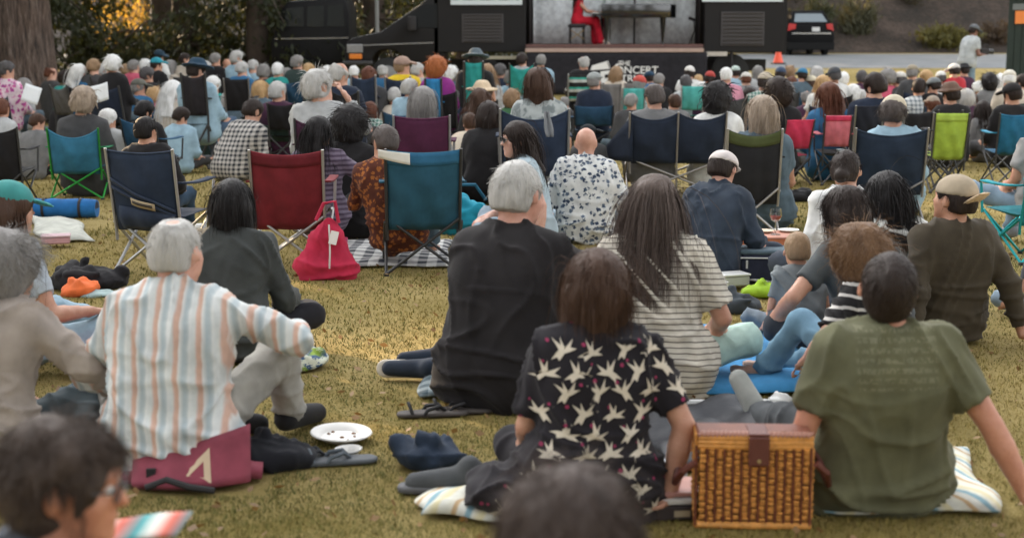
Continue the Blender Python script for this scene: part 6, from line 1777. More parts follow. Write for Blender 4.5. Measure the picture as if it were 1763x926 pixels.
# ------------------------------------------------------------------ things on the grass
def drape(name, x0, y0, x1, y1, mat, label, cat, skew=0, amp=.012, nu=34, nv=22, base=.022, yaw=None, group=None, fold=0, seed=1):
    """blanket lying on the lawn between two photo positions (far left, near right)"""
    A, B = G(x0, y0), G(x1, y0); C, D = G(x1, y1), G(x0, y1)
    ctr = (A + B + C + D) / 4
    r = np.random.default_rng(seed)
    ph = r.uniform(0, 6, 6)
    def fn(u, v):
        p = (A * (1 - u) + B * u) * (1 - v) + (D * (1 - u) + C * u) * v
        edge = .02 * math.sin(u * 9 + ph[0]) * (abs(v - .5) * 2) ** 3 + .03 * math.sin(v * 7 + ph[1]) * (abs(u - .5) * 2) ** 3
        z = base + amp * (1 + math.sin(u * 11 + ph[2] + 2 * math.sin(v * 5 + ph[3]))) * .7 + amp * .6 * (1 + math.sin(v * 13 + ph[4] + u * 6))
        z *= 1 - .75 * max(abs(u - .5) * 2, abs(v - .5) * 2) ** 8
        return (p.x - ctr.x + skew * (v - .5) + edge, p.y - ctr.y + edge, max(z, .008) + .008)
    Vs, Qs = cloth_sheet(fn, nu, nv, .008)
    o = link(name, np_mesh(name, Vs, Qs), mat)
    o.location = ctr
    tag(o, label, cat, group)
    NOGRASS.append((ctr.x, ctr.y, abs(B.x - A.x + C.x - D.x) / 4 + abs(skew) / 2 - .03, abs(A.y - D.y) / 2 - .02))
    return o
STR = [(0, (.62, .62, .54)), (.12, (.62, .60, .50)), (.16, (.45, .30, .16)), (.22, (.50, .36, .20)), (.27, (.64, .64, .58)), (.40, (.64, .64, .58)), (.45, (.22, .36, .42)), (.54, (.22, .36, .42)), (.6, (.64, .64, .56)), (.74, (.60, .55, .36)), (.82, (.62, .56, .34)), (.88, (.64, .64, .58)), (1, (.62, .62, .54))]
drape('picnic_blanket', 905, 425, 1150, 486, banded('blanket_stripe', (1, .55, 0), .17, STR, .3, .004), 'striped picnic blanket under the olive tee man', 'blanket', .12, .012, seed=2)
drape('picnic_blanket', 498, 455, 740, 492, banded('blanket_stripe_b', (1, -.5, 0), .17, STR, .3, .004), 'striped picnic blanket under the bird shirt woman', 'blanket', -.1, .014, seed=3)
drape('picnic_blanket', 640, 312, 948, 373, cloth((.05, .24, .48), .6, 'blue_cloth'), 'bright blue blanket under the fine striped woman', 'blanket', .2, .02, seed=4)
drape('picnic_blanket', 490, 345, 620, 374, checks('blanket_dark', 0, 1, .09, (.30, .36, .38), (.05, .08, .10)), 'small grey blue checked blanket under the black tee man', 'blanket', .1, .01, seed=5)
drape('picnic_blanket', 396, 228, 530, 252, checks('gingham', 0, 1, .13, (.66, .66, .64), (.02, .025, .04)), 'black and white gingham blanket beyond the red bag', 'blanket', 0, .01, seed=6)
drape('picnic_blanket', 585, 205, 742, 220, blotch('quilt', (.45, .50, .56), (.14, .16, .30), 12, .4, .4, (.4, .12, .25)), 'pale patterned quilt under the bald man', 'blanket', 0, .012, seed=7)
drape('picnic_blanket', 40, 207, 98, 228, cloth((.46, .47, .42), .4, 'pale_cloth'), 'pale cream cloth behind the teal cap woman', 'blanket', .2, .015, seed=8)
drape('picnic_blanket', 838, 238, 930, 268, checks('bw_cloth', 0, 1, .07, (.6, .6, .58), (.14, .15, .15)), 'crumpled grey white cloth beside the wooden crate', 'blanket', 0, .03, seed=9)
drape('tarp', 755, 389, 925, 447, plain('tarp_black', (.018, .02, .026), .5, 0, .4, 6, .9, .3), 'crumpled shiny black tarp behind the wicker basket', 'tarp', .1, .035, seed=10)
for sx_, (a_, b_) in enumerate((((758, 390), (912, 389)),)):
    A, B = G(*a_), G(*b_)
    o = empty('folded_pole', A, 0, 'pale pole along the far edge of the black tarp', 'pole')
    MB().tube([(0, 0, .05), tuple(B - A + Vector((0, 0, .05)))], .014, 8).build('pole_tube', plain('pole', (.6, .6, .58), .4, bmp=0), o, True)
    MB().tube([tuple((B - A) * .93 + Vector((0, 0, .05))), tuple((B - A) * 1.0 + Vector((0, 0, .05)))], .022, 8).build('pole_end', plain('pole_w', (.75, .75, .73), .4, bmp=0), o, True)
# wicker picnic basket
def wicker_basket(xl, xr, yt, yb, label):
    b = G((xl + xr) / 2, yb); Y = b.y
    w = (W(xr, yb, Y) - W(xl, yb, Y)).length
    h = W(xl, yt, Y).z - .02
    d = .11
    root = empty('wicker_basket', (b.x, Y + d / 2, 0), R(-3), label, 'basket')
    wk = plain('willow', (.66, .29, .07), .45, 0, .55, 45, .3); wd = plain('willow_dark', (.16, .045, .02), .55, 0, .4, 30, .3)
    MB().box((0, 0, h * .5), (w - .02, d - .02, h - .02)).build('liner', plain('liner', (.07, .03, .015), .8), root)
    ncol, nrow = 13, 24
    pr = MB(); st = MB(); rj = random.Random(4)
    def face(P, U, n_, ln):
        for i in range(n_):
            for j in range(nrow):
                z = .03 + (h * .84 - .03) * (j + .5) / nrow
                c = P + U * (ln * ((i + .5) / n_ - .5))
                nrm = Vector((U.y, -U.x, 0))
                pop = .005 if (i + j) % 2 else .001
                ww = ln / n_ * .74
                hh = (h * .84 - .03) / nrow * .46
                c = Vector((c.x, c.y, z + rj.uniform(-.0018, .0018))) + nrm * (pop + rj.uniform(-.002, .002)) + U * rj.uniform(-.002, .002)
                ww *= rj.uniform(.88, 1.1)
                v = [c - U * ww / 2 - Vector((0, 0, hh)), c + U * ww / 2 - Vector((0, 0, hh)), c + U * ww / 2 + Vector((0, 0, hh)), c - U * ww / 2 + Vector((0, 0, hh)), c - U * ww * .25 - Vector((0, 0, hh * .4)) + nrm * .008, c + U * ww * .25 - Vector((0, 0, hh * .4)) + nrm * .008, c + U * ww * .25 + Vector((0, 0, hh * .4)) + nrm * .008, c - U * ww * .25 + Vector((0, 0, hh * .4)) + nrm * .008]
                pr.add(v, [(4, 5, 6, 7), (0, 1, 5, 4), (1, 2, 6, 5), (2, 3, 7, 6), (3, 0, 4, 7)])
            c = P + U * (ln * ((i + 1.0) / n_ - .5))
            st.tube([(c.x + U.y * .006, c.y - U.x * .006, .01), (c.x + U.y * .006, c.y - U.x * .006, h * .86)], .004, 6)
    X_ = Vector((1, 0, 0)); Y_ = Vector((0, 1, 0))
    face(Vector((0, -d / 2, 0)), X_, ncol, w); face(Vector((w / 2, 0, 0)), Y_, 9, d); face(Vector((0, d / 2, 0)), -X_, ncol, w); face(Vector((-w / 2, 0, 0)), -Y_, 9, d)
    tag(pr.build('weave', wk, root), kind='stuff'); tag(st.build('stakes', wd, root), kind='stuff')
    for z, r in ((h * .86, .011), (h * .90, .012), (h * .945, .012), (.014, .012)):
        pts = [(-w / 2, -d / 2, z), (0, -d / 2 - .006, z), (w / 2, -d / 2, z), (w / 2, d / 2, z), (0, d / 2 + .006, z), (-w / 2, d / 2, z), (-w / 2, -d / 2, z)]
        MB().tube(pts, r, 8).build('rim', wk, root, True)
    MB().box((0, 0, h * .965), (w + .01, d + .01, .02), bevel=.006).build('lid', wd, root)
    tw = MB()
    for i in range(26):
        c = -w / 2 + w * (i + .5) / 26
        tw.tube([(c - .008, -d / 2 - .01, h * .97), (c + .004, -d / 2 - .004, h * .99), (c + .012, -d / 2 + .014, h * .985)], .0065, 6)
    tag(tw.build('lid_twist', plain('willow_pale', (.36, .17, .12), .5, 0, .3, 30, .2), root), kind='stuff')
    lea = plain('leather', (.11, .028, .018), .5, 0, .3, 20, .2)
    MB().box((.01, -d / 2 - .028, h * .83), (.062, .01, h * .30), bevel=.004).build('strap', lea, root)
    MB().box((.01, -d / 2 + .03, h * .995), (.062, .12, .008), bevel=.003).build('strap', lea, root)
    MB().lathe([(.0, -.006), (.006, -.006), (.006, 0)], (.01, -d / 2 - .033, h * .74), 10, 'y').build('stud', metal((.5, .4, .25)), root)
    for s in (-1, 1):
        MB().tube([(s * (w / 2 + .01), -.09, h * .72), (s * (w / 2 + .045), -.08, h * .62), (s * (w / 2 + .065), 0, h * .42), (s * (w / 2 + .045), .08, h * .62), (s * (w / 2 + .01), .09, h * .72)], .011, 8).build('handle', lea, root, True)
        for i in range(3):
            pass
    NOGRASS.append((b.x, Y + d / 2, w / 2, d / 2))
    return root
wicker_basket(818, 948, 400, 497, 'brown wicker picnic hamper with leather strap, front right')
# wooden crate and food near the white capped man
def crate(x0, x1, yt, yb, label):
    b = G((x0 + x1) / 2, yb); Y = b.y
    w = (W(x1, yb, Y) - W(x0, yb, Y)).length; h = W(x0, yt, Y).z
    root = empty('wooden_crate', (b.x, Y + .17, 0), 0, label, 'crate')
    m = plain('crate_wood', (.42, .13, .05), .6, 0, .35, 8, .2)
    for k in range(3):
        for yy in (-.17, .17):
            MB().box((0, yy, h * (k + .5) / 3), (w, .014, h / 3 * .86), bevel=.003).build('slat', m, root)
        for xx in (-w / 2 + .01, w / 2 - .01):
            MB().box((xx, 0, h * (k + .5) / 3), (.014, .326, h / 3 * .86), bevel=.003).build('slat', m, root)
    MB().box((0, 0, h + .004), (w + .01, .36, .014), bevel=.004).build('lid_board', plain('crate_top', (.50, .22, .15), .5, 0, .3, 8, .2), root)
    return root, h, w
cr, crh, crw = crate(862, 932, 224, 250, 'orange brown wooden crate used as a picnic table')
for i, (dx, dy, lab, col) in enumerate(((-.16, .0, 'small white dish on the crate, left', (.7, .68, .62)), (.02, .06, 'pale cracker plate in the middle of the crate', (.62, .5, .36)), (.20, .10, 'pile of white napkins on the crate, right', (.74, .72, .66)))):
    o = MB().lathe([(.0, .0), (.05, .0), (.075, .016), (.07, .018), (.045, .006), (.0, .006)], n=20).build('dish' if i < 2 else 'napkins', plain('dish%d' % i, col, .5), None, True)
    o.location = cr.location + Vector((dx, dy, crh + .0115)); tag(o, lab, 'dish' if i < 2 else 'napkins')
wg = empty('wine_glass', cr.location + Vector((.08, -.06, crh + .0115)), 0, 'glass of rose wine on the wooden crate', 'wine glass')
gm, nt_, b_ = new_mat('clear_glass'); b_.inputs['Transmission Weight'].default_value = 1; b_.inputs['Roughness'].default_value = .03; b_.inputs['Base Color'].default_value = (.9, .9, .9, 1)
MB().lathe([(.0, .0), (.035, .0), (.035, .004), (.005, .008), (.005, .085), (.03, .10), (.042, .13), (.036, .18), (.034, .18), (.04, .13), (.028, .103), (.0, .095)], n=20).build('bowl', gm, wg, True)
MB().lathe([(.0, .104), (.027, .106), (.037, .128), (.0, .128)], n=20).build('wine', plain('wine', (.45, .06, .05), .1, bmp=0), wg, True)
def lump(name, x, y, w, d, h, mat, label, cat, seed=1, yaw=0, extra=None, disp=.02, sq=.6, z0=0):
    """soft bag or bundle of cloth"""
    b = G(x, y)
    root = empty(name, (b.x, b.y + d / 2, z0), R(yaw), label, cat)
    r = np.random.default_rng(seed)
    fl = [((0, 0, .004), (0, 0, -1))]
    ps = [ell_((0, 0, h * .25), (w * .46, d * .46, h * .38), None, .03, fl)]
    for i in range(13):
        a = r.uniform(0, 6.28); q = r.uniform(.05, .42); a2 = a + r.uniform(.6, 2.2)
        p0 = np.array([math.cos(a) * w * q, math.sin(a) * d * q, h * r.uniform(.2, .75) * (1.15 - q)])
        p1 = np.array([math.cos(a2) * w * q * 1.1, math.sin(a2) * d * q * 1.1, h * r.uniform(.08, .6)])
        rr = h * r.uniform(.13, .24)
        ps.append(cap_(p0, p1, rr, rr * .6, .012, fl))
    field_obj('fabric', ps, .011 if b.y < 7 else .016, mat, root, disp * .25, 20, seed, (1, 1, 1), False, .022)
    NOGRASS.append((b.x, b.y + d / 2, w * .45, d * .45))
    return root
# bags
rb_ = G(379, 264)
tb_ = empty('tote_bag', (rb_.x, rb_.y + .1, 0), R(5), 'bright red tote bag leaning by the red chair', 'bag')
tm = cloth((.50, .028, .07), .7, 'tote')
hT = W(379, 197, rb_.y + .1).z
fl_ = [((0, 0, .004), (0, 0, -1))]
field_obj('bag_body', [cap_((-.10, 0, .07), (.11, 0, .07), .085, k=.04, cut=fl_), cap_((-.11, -.01, .08), (-.02, 0, hT * .72), .07, .035, .04), cap_((.12, -.01, .08), (.05, 0, hT * .74), .07, .035, .04), cap_((0, .01, .1), (.02, 0, hT * .82), .07, .03, .04), cap_((-.03, 0, hT * .6), (.07, 0, hT * .62), .05, k=.04)], .012, tm, tb_, .006, 18, 3, (1, 1, .5), False, .03)
MB().tube([(-.05, -.03, hT * .86), (.0, -.035, hT * 1.10), (.07, -.03, hT * 1.13), (.09, -.03, hT * .82)], .012, 8).build('bag_handle', tm, tb_, True)
MB().tube([(.03, -.095, hT * .18), (.035, -.092, hT * .4), (.035, -.075, hT * .6), (.03, -.05, hT * .8)], .006, 6).build('zip_strip', plain('zip', (.6, .58, .55), .6), tb_)
MB().box((.06, -.085, hT * .62), (.05, .004, .085), Matrix.Rotation(R(-14), 3, 'X') @ Matrix.Rotation(R(14), 3, 'Y')).build('care_label', plain('label_white', (.7, .66, .62), .7), tb_)
NOGRASS.append((rb_.x, rb_.y + .1, .2, .1))
lump('duffel_bag', 545, 222, .50, .36, .34, cloth((.02, .30, .42), .8, 'duffel'), 'turquoise duffel bag right of the teal blue chair', 'bag', 3)
MB().tube([(-.18, -.12, .30), (-.10, -.16, .40), (.08, -.16, .40), (.16, -.12, .28)], .014, 8).build('bag_strap', cloth((.02, .12, .2), .2, 'strap2'), bpy.data.objects['duffel_bag'], True)
lump('backpack', 199, 138, .46, .34, .50, cloth((.02, .28, .42), .9, 'pack'), 'turquoise backpack between the seated people at left', 'bag', 4)
lump('jacket', 92, 276, .50, .44, .20, cloth((.016, .015, .017), .6, 'jacket'), 'heap of black jacket beside the pale grey tee', 'jacket', 5, 0, None, .03)
lump('cloth_bundle', 88, 280, .24, .2, .13, cloth((.78, .17, .05), .8, 'orange_cloth'), 'bright orange cloth lying on the black jacket', 'cloth', 6, 0, None, .02)
lump('cloth_bundle', 112, 280, .30, .16, .045, cloth((.32, .42, .42), .6, 'teal_cloth'), 'pale teal cloth on the grass beside the orange cloth', 'cloth', 7, 0, None, .008)
lump('cushion', 116, 362, .36, .32, .19, cloth((.66, .05, .20), .5, 'cushion'), 'hot pink cushion left of the striped shirt man', 'cushion', 8, 0, None, .012)
lump('towel', 338, 352, .34, .30, .13, blotch('leaf_towel', (.60, .63, .52), (.24, .36, .06), 16, .5, .6, (.05, .10, .2)), 'crumpled green and white printed towel on the grass', 'towel', 9, 0, None, .022)
lump('jacket', 672, 270, .44, .30, .24, cloth((.56, .52, .44), .7, 'cream_jacket'), 'cream jacket heaped over a dark bag', 'jacket', 10, 0, None, .02)
lump('bag', 688, 282, .34, .2, .16, cloth((.04, .05, .06), .6, 'dark_bag'), 'dark bag under the cream jacket', 'bag', 11, 0, None, .015)
lump('bag', 898, 282, .30, .22, .12, cloth((.30, .48, .03), .5, 'lime_bag'), 'lime green bag on the grass by the cooler', 'bag', 12)
lump('bag', 862, 296, .34, .26, .14, cloth((.05, .06, .07), .8, 'grey_bag'), 'open dark grey bag beside the bare feet', 'bag', 13)
lump('jacket', 312, 446, .34, .24, .15, cloth((.014, .015, .02), .5, 'dark_leg'), 'black jacket on the grass right of the striped shirt man', 'jacket', 21, -10, None, .02)  # soft heap stands in for the man's dark lower leg and shoe
lump('napkin', 918, 380, .10, .08, .05, plain('tissue', (.72, .72, .7), .8), 'crumpled white napkin on the grass', 'napkin', 14, 0, None, .012)
lump('bag', 500, 447, .25, .24, .15, cloth((.022, .035, .06), .7, 'boot_heap'), 'dark navy bag lying left of the bird shirt', 'bag', 15, -12, None, .02)  # soft heap stands in for a pair of dark boots
lump('bag', 938, 190, .36, .26, .16, cloth((.015, .015, .016), .6, 'blk_bag'), 'black bag under the bright red chair', 'bag', 16)
lump('cushion', 562, 152, .46, .34, .2, cloth((.66, .63, .55), .6, 'white_cushion'), 'white cushion resting on a small folding table', 'cushion', 17, 0, None, .02, z0=.36)
lump('bundle', 333, 150, .4, .3, .22, cloth((.03, .03, .035), .6, 'blk'), 'dark bundle behind the small orange basket', 'bundle', 18)
# folding table under the white cushion
tb0 = G(562, 152)
ft = empty('folding_table', (tb0.x, tb0.y + .17, 0), 0, 'small folding table with grey legs under white cushion', 'table')
MB().box((0, 0, .35), (.50, .40, .02), bevel=.005).build('table_top', plain('table_top', (.4, .4, .4), .5), ft)
for s in (-1, 1):
    MB().tube([(s * .2, -.17, 0), (s * .2, .17, .34)], .011, 8).build('table_leg', metal((.45, .45, .45)), ft, True)
    MB().tube([(s * .22, .17, 0), (s * .22, -.17, .34)], .011, 8).build('table_leg', metal((.45, .45, .45)), ft, True)
# small orange basket in the middle distance
ob = W(332, 120, 18.5); og = empty('orange_basket', (ob.x, 18.5, 0), 0, 'small orange brown wicker basket near the plaid shirt', 'basket')
hz_ = ob.z
for k in range(9):
    MB().lathe([(.17 + .006 * (k % 2), 0), (.178 + .006 * (k % 2), hz_ / 18), (.17 + .006 * (k % 2), hz_ / 9)], (0, 0, k * hz_ / 9), 24).build('weave_band', plain('willow2', (.5, .17, .06) if k > 4 else (.55, .36, .16), .6, 0, .3, 30, .2), og, True)
MB().tube([(.18 * math.cos(t), .18 * math.sin(t), hz_) for t in np.linspace(0, 6.283, 25)], .014, 6, False).build('rim', plain('willow3', (.4, .11, .04), .6), og, True)
MB().lathe([(0, .01), (.145, .01)], n=24).build('basket_floor', plain('willow3', (.4, .11, .04), .6), og)
# cooler
cg = G(903, 268); co_ = empty('cooler_bag', (cg.x, cg.y + .12, 0), R(-4), 'navy cooler bag with pale edging by the toddler', 'cooler')
ch_ = .20
MB().box((0, 0, ch_ / 2 + .004), (.36, .24, ch_), bevel=.02).build('cooler_body', cloth((.03, .035, .06), .2, 'cooler'), co_, True)
MB().box((0, 0, ch_ + .004), (.37, .25, .03), bevel=.01).build('cooler_lid', cloth((.09, .13, .16), .2, 'coolerlid'), co_, True)
MB().tube([(-.18, -.125, ch_ - .03), (.18, -.125, ch_ - .03)], .005, 6).build('piping', plain('pipe', (.6, .6, .58), .6, bmp=0), co_)
MB().box((-.14, -.125, ch_ - .07), (.012, .012, .05)).build('zip_pull', plain('pipe', (.6, .6, .58), .6, bmp=0), co_)
# rolled blue mat
m0, m1 = G(26, 207), G(112, 205)
rm = empty('rolled_mat', (m0 + m1) / 2 + Vector((0, .1, 0)), 0, 'bright blue rolled mat lying behind the teal cap', 'mat')
l_ = (m1 - m0).length
MB().tube([(-l_ / 2 * t, 0, .085 + .004 * math.sin(t * 9)) for t in np.linspace(-1, 1, 9)], [.075, .085, .082, .086, .08, .085, .083, .086, .07], 14).build('mat_roll', cloth((.02, .14, .38), .6, 'mat'), rm, True)
for t in (-.5, .55):
    MB().lathe([(.089, -.012), (.091, 0), (.089, .012)], (l_ / 2 * t, 0, .085), 16, 'x').build('mat_strap', blackm, rm, True)
MB().lathe([(.0, 0), (.06, 0), (.075, -.02)], (l_ / 2, 0, .085), 14, 'x').build('mat_end', plain('matend', (.01, .015, .03), .8), rm, True)
# red folding stadium seat under the striped shirt man
sb = G(218, 462)
ss = empty('stadium_seat', (sb.x, sb.y + .12, 0), R(8), 'red padded stadium seat with pale triangle emblem', 'seat')
srm = cloth((.25, .055, .08), .35, 'seat_red')
Vs, Qs = cloth_sheet(lambda u, v: ((u - .5) * .38, -.10 + .10 * v - .05 * math.sin(u * 3.1), .02 + (.07 + .10 * u) * v), 14, 8, .03)
link('seat_back', np_mesh('seat_back', Vs, Qs), srm, ss)
Vs, Qs = cloth_sheet(lambda u, v: ((u - .5) * .46, -.06 + .42 * v, .03 + .012 * math.sin(u * 3.1)), 10, 8, .03)
link('seat_pad', np_mesh('seat_pad', Vs, Qs), srm, ss)
tri = MB()
def seatpt(u, v, o=.02): return Vector(((u - .5) * .38, -.10 + .10 * v - .05 * math.sin(u * 3.1) - o, .02 + (.07 + .10 * u) * v))
T3 = [(.40, .30), (.68, .12), (.66, .86)]; T3i = [(.49, .34), (.62, .25), (.61, .60)]
o3 = [seatpt(*t) for t in T3]; i3 = [seatpt(*t) for t in T3i]
tri.add(o3 + i3, [(0, 1, 4, 3), (1, 2, 5, 4), (2, 0, 3, 5)])
tri.build('triangle_emblem', plain('emblem', (.55, .42, .28), .7, bmp=0), ss)
MB().tube([seatpt(.12, .05), seatpt(.3, .28), seatpt(.5, .10, .03), Vector((.08, -.18, .02))], .012, 8).build('seat_strap', blackm, ss, True)
MB().box(seatpt(.16, .45), (.03, .015, .04)).build('buckle', blackm, ss)
NOGRASS.append((sb.x, sb.y + .15, .26, .2))
# paper plates
pg = G(398, 418)
pm_ = plain('plate_paper', (.76, .75, .72), .6, 0, .03, 40, .05)
for i, (dx, dy, z, r, tl_, lab) in enumerate(((0, .05, .014, .115, (2, 2, 0), 'white paper plate lying on the grass'), (.05, -.15, .006, .05, (0, -2, 0), 'small white saucer in front of the paper plate'))):
    o = MB().lathe([(.0, .0), (r * .66, .0), (r * .78, .014), (r * .97, .02), (r, .022), (r * .97, .026), (r * .76, .019), (r * .64, .005), (.0, .005)], n=40).build('paper_plate' if i == 0 else 'saucer', pm_, None, True)
    o.location = pg + Vector((dx, dy, z)); o.rotation_euler = tuple(R(t) for t in tl_)
    tag(o, lab, 'plate' if i == 0 else 'saucer')
pl0 = bpy.data.objects['paper_plate']
for i in range(6):
    cr_ = MB().lathe([(.0, .0), (.006 + .002 * (i % 3), .0), (.004, .004), (.0, .005)], n=7).build('crumb', plain('crumb', (.18, .09, .04), .8), pl0)
    cr_.location = (.05 * math.cos(i * 2.4), .05 * math.sin(i * 1.7), .006)
# footwear
def shoe(x, y, yaw, col, sole, label, kind='sneaker', tilt=0, L_=.28):
    b = G(x, y)
    root = empty('shoe', (b.x, b.y, 0), R(yaw), label, 'shoe')
    if kind == 'sneaker':
        field_obj('upper', [cap_((-.09, 0, .055), (.10, 0, .035), .045, .034, .03), cap_((-.10, 0, .06), (-.08, 0, .095), .038, .034, .03)], .009, cloth(col, .3, 'upper'), root)
        so_ = field_obj('sole', [cap_((-.11, 0, .018), (.12, .0, .018), .042, .04, .02, [((0, 0, .03), (0, 0, 1)), ((0, 0, .004), (0, 0, -1))])], .008, plain('sole', sole, .7), root)
    else:
        so_ = field_obj('sole', [cap_((-.10, 0, .012), (.11, 0, .012), .038, .044, .02, [((0, 0, .022), (0, 0, 1)), ((0, 0, .003), (0, 0, -1))])], .008, plain('sole', sole, .7), root)
        for s_ in (-1, 1):
            MB().tube([(.06, 0, .02), (.03, s_ * .022, .045), (-.015, s_ * .038, .035), (-.03, s_ * .04, .016)], [.005, .008, .008, .006], 6).build('strap', plain('strap_s', col, .7), root, True)
        MB().tube([(-.075, -.034, .018), (-.085, -.02, .05), (-.09, 0, .058), (-.085, .02, .05), (-.075, .034, .018)], .007, 6).build('heel_strap', plain('strap_s', col, .7), root, True)
    if tilt:
        root.rotation_euler = (R(tilt), 0, R(yaw)); root.location.z = .045
    NOGRASS.append((b.x, b.y, .1, .06))
    return root
shoe(484, 356, 176, (.03, .04, .06), (.55, .50, .42), 'sneaker on its side showing pale sole by black tee', tilt=-72)
shoe(498, 345, 170, (.02, .03, .05), (.05, .06, .07), 'dark shoe behind the pale soled sneaker')
shoe(505, 391, 8, (.012, .012, .013), (.06, .05, .045), 'black flat sandal on the grass, left of pair', 'sandal')
shoe(535, 388, 4, (.014, .013, .014), (.06, .05, .045), 'black flat sandal on the grass, right of pair', 'sandal')
shoe(362, 434, 20, (.02, .022, .026), (.03, .03, .03), 'black sandal beside the striped shirt man', 'sandal')
shoe(392, 436, 12, (.10, .12, .14), (.08, .09, .10), 'grey strapped sandal in front of the paper plate', 'sandal')
shoe(522, 463, 178, (.08, .085, .09), (.10, .10, .105), 'grey shoe sole resting on the striped blanket', tilt=0)
# books and bottle by the hamper
bg = G(795, 489)
bk = empty('book_stack', (bg.x, bg.y + .09, 0), R(6), 'small box of dark books left of the hamper', 'books')
for i, (w_, d_, h_, c_) in enumerate(((.16, .20, .045, (.03, .02, .02)), (.15, .19, .02, (.62, .60, .56)), (.13, .17, .015, (.45, .22, .18)))):
    MB().box((.005 * i, .004 * i, sum((.045, .02, .015)[:i]) + h_ / 2 + .004 + .001 * i), (w_, d_, h_ - .002), bevel=.003).build('book', plain('book%d' % i, c_, .5), bk)
MB().box((-.0, -.1005, .026), (.05, .002, .02)).build('spine_print', plain('gilt', (.35, .28, .18), .5), bk)
bp = G(772, 462)
ob_ = empty('plastic_wrap', (bp.x, bp.y + .1, 0), 0, 'clear and white food packet left of the hamper', 'packet')
field_obj('packet', [ell_((0, 0, .03), (.10, .08, .035), None, .03, [((0, 0, .004), (0, 0, -1))]), ell_((.04, .03, .04), (.06, .05, .035), None, .03, [((0, 0, .004), (0, 0, -1))])], .01, plain('packet', (.5, .52, .54), .25, 0, .3, 40, .6), ob_, .012, 40, 3)
# phone held by the man in the black tee
ph = empty('phone', nm3['loc'] + Matrix.Rotation(R(-22), 3, 'Z') @ Vector(tuple((nm3['hL'] + nm3['hR']) / 2 + np.array([.02, .09, .05]))), R(-22), 'dark phone in the hands of the black tee man', 'phone')
MB().box((0, 0, 0), (.075, .01, .15), Matrix.Rotation(R(-35), 3, 'X'), bevel=.004).build('phone_body', black, ph)
MB().box((0, -.006, 0), (.068, .002, .14), Matrix.Rotation(R(-35), 3, 'X')).build('phone_screen', glassd, ph)
# song sheets held up in the audience
for i, (x, y, Y, w, h, rz_, lab) in enumerate(((37, 88, 17.5, .20, .22, 20, 'white song sheet held near the big trunk'), (115, 87, 15.8, .23, .20, -14, 'white song sheet held below the tan haired person'), (150, 505, 2.75, .20, .02, -10, 'colourful folded programme held at the bottom left'))):
    p = W(x, y, Y)
    Vs, Qs = cloth_sheet(lambda u, v: ((u - .5) * w, .02 * math.sin(u * 3) + (.1 if i == 2 else .03) * v, (v - .5) * h), 6, 6, .002)
    o = link('song_sheet' if i < 2 else 'programme', np_mesh('sheet', Vs, Qs), plain('paper', (.72, .74, .74), .8, var=.05) if i < 2 else banded('programme', (1, 0, 0), .12, [(0, (.03, .3, .32)), (.3, (.7, .68, .62)), (.6, (.6, .12, .08)), (1, (.03, .3, .32))], .05))
    o.location = p; o.rotation_euler = (R(-10 if i < 2 else 0), R(rz_), R(rz_)); tag(o, lab, 'paper')
# small clutter between the sitters
def cup(name, x, y, r, h, col, label, cat, rough=.3, metal_=0., lid=None, z0=0):
    b = G(x, y)
    o = empty(name, (b.x, b.y, z0), 0, label, cat)
    MB().lathe([(.0, .0), (r * .8, .0), (r * .84, .004), (r, h * .9), (r * .98, h), (r * .9, h), (r * .78, .01), (.0, .01)], n=20).build('cup_body', plain(name + '_body', col, rough, metal_, .1, 20, .02), o, True)
    if lid is not None:
        MB().lathe([(.0, h + .012), (r * .9, h + .012), (r * 1.04, h + .004), (r * 1.04, h - .012), (r, h - .012)], n=20).build('cup_lid', plain(name + '_lid', lid, .4), o, True)
    return o
cup('tumbler', 236, 238, .042, .20, (.62, .62, .62), 'steel tumbler with white lid beside the navy chair', 'tumbler', .25, .8, (.72, .72, .7))
cup('paper_cup', 402, 236, .036, .10, (.5, .05, .14), 'magenta cup on the gingham blanket', 'cup')
cup('paper_cup', 640, 216, .036, .11, (.70, .68, .64), 'white cup on the pale quilt', 'cup')
def food_box(x, y, w, d, h, col, lidc, rz, label):
    b = G(x, y)
    o = empty('food_box', (b.x, b.y, .03), R(rz), label, 'container')
    MB().box((0, 0, h / 2), (w, d, h), bevel=.008).build('box_body', plain('boxb', col, .35, 0, .08, 20, .02), o)
    MB().box((0, 0, h + .007), (w + .01, d + .01, .014), bevel=.004).build('box_lid', plain('boxl', lidc, .4, 0, .08, 20, .02), o)
    return o
food_box(474, 242, .18, .13, .06, (.55, .58, .6), (.68, .68, .66), 12, 'pale food box on the gingham blanket under the chair')
food_box(622, 217, .16, .12, .05, (.30, .10, .25), (.45, .2, .36), -8, 'purple food box on the pale quilt')
food_box(858, 272, .17, .13, .06, (.5, .5, .48), (.62, .62, .6), 20, 'clear topped food box on the crumpled white cloth')
food_box(66, 232, .2, .14, .05, (.55, .30, .32), (.60, .42, .45), 15, 'pink food box near the pale cream cloth')
cup('paper_cup', 846, 282, .036, .11, (.66, .65, .62), 'white cup on the grass beside the grey bag', 'cup')
# scarf over the navy chair back
sp = W(632, 106, 12.35)
for k, (dx, w_, ln_) in enumerate(((-.05, .10, .32), (.13, .10, .30))):
    pass
scf = empty('scarf', (sp.x, 12.4, 0), 0, 'thin grey scarf hanging over the dark navy chair', 'scarf')
for dx, w_, ln_ in ((.06, .06, .22),):
    Vs, Qs = cloth_sheet(lambda u, v: (dx + (u - .5) * w_ * (1 + .25 * math.sin(v * 5)) + .03 * (1 - v), -.125 - .012 * math.sin(u * 9) - .03 * (1 - v), sp.z + .02 - ln_ * (1 - v)), 10, 10, .004)
    link('scarf_end', np_mesh('scarf_end', Vs, Qs), cloth((.20, .21, .22), .7, 'scarf'), scf)
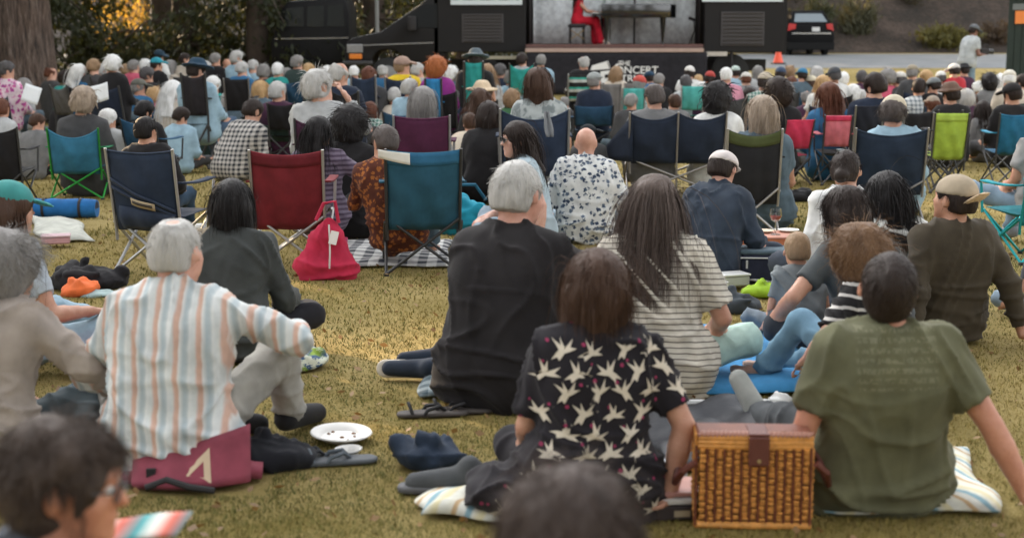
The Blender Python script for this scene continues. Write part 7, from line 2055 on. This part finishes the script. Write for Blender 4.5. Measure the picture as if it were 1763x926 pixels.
# ------------------------------------------------------------------ grass blades on the near lawn
ng = 225000
rg = np.random.default_rng(11)
gu = rg.uniform(-160, 1184, ng); gv = 120 + (rg.uniform(0, 1, ng) ** .9) * 470
a_ = (gu - 512) / F_PX; b2 = -(gv - 268.5) / F_PX
dx_, dy_, dz_ = a_, _cp + b2 * _sp, -_sp + b2 * _cp
t_ = CAM_H / -dz_
gx, gy = dx_ * t_, dy_ * t_
keep = gy < 27
for (cx, cy, rx, ry) in NOGRASS:
    keep &= ~((np.abs(gx - cx) < rx) & (np.abs(gy - cy) < ry))
gx, gy = gx[keep], gy[keep]; ng = len(gx)
P0 = np.stack([gx, gy, gz_np(gy) - .003], 1)
hgt = rg.uniform(.008, .026, ng) * (1 + .3 * wob(P0, 2.2, 4, 2)) * np.clip(gy / 7, .8, 1.6)
wdt = rg.uniform(.0014, .0032, ng) * np.clip(gy / 5.0, .8, 3)
an = rg.uniform(0, 2 * math.pi, ng); tl = rg.uniform(.3, 1.5, ng)
sx_ = np.stack([np.cos(an), np.sin(an), np.zeros(ng)], 1); fd = np.stack([-np.sin(an), np.cos(an), np.zeros(ng)], 1)
A = P0 - sx_ * wdt[:, None]; B = P0 + sx_ * wdt[:, None]
C = P0 + fd * (hgt * tl)[:, None] + np.array([0, 0, 1]) * hgt[:, None]
V = np.stack([A, B, C], 1).reshape(-1, 3)
me = np_mesh('grass', V, np.arange(ng * 3).reshape(ng, 3))
gm_, nt_, b_ = new_mat('grass_blade')
at = N(nt_, 'ShaderNodeAttribute', attribute_name='tone')
L(nt_, ramp(nt_, at.outputs['Fac'], [(0, (.048, .066, .016)), (.3, (.13, .124, .03)), (.62, (.265, .20, .055)), (1, (.44, .345, .135))]), b_.inputs['Base Color'])
b_.inputs['Roughness'].default_value = .8; b_.inputs['Specular IOR Level'].default_value = .2
tone = np.clip(.46 + .62 * wob(P0, 1.1, 8, 4) + .16 * wob(P0, 14, 9, 2) + rg.normal(size=ng) * .12, 0, 1)
o = link('grass', me, gm_, None, False)
att = me.attributes.new('tone', 'FLOAT', 'POINT'); att.data.foreach_set('value', np.repeat(tone, 3).astype(np.float32))
tag(o, 'short dry grass covering the lawn', 'grass', kind='stuff')

# fallen leaves scattered on the lawn
nl = 900
lv = rg.uniform(150, 545, nl); lu = rg.uniform(-40, 1064, nl)
a_ = (lu - 512) / F_PX; b2 = -(lv - 268.5) / F_PX
t_ = CAM_H / -(-_sp + b2 * _cp)
LC = np.stack([a_ * t_, (_cp + b2 * _sp) * t_, np.full(nl, .022)], 1)
LC = LC[LC[:, 1] < 24]
LD = rg.normal(size=LC.shape); LD[:, 2] *= .25
lo = leaf_cloud('fallen_leaves', LC, LD, .035, .022, leaf_mat('dead_leaf', (.10, .055, .025), (.36, .22, .09), .1), None, 77)
tag(lo, 'small dead leaves scattered over the lawn', 'leaves', kind='stuff')
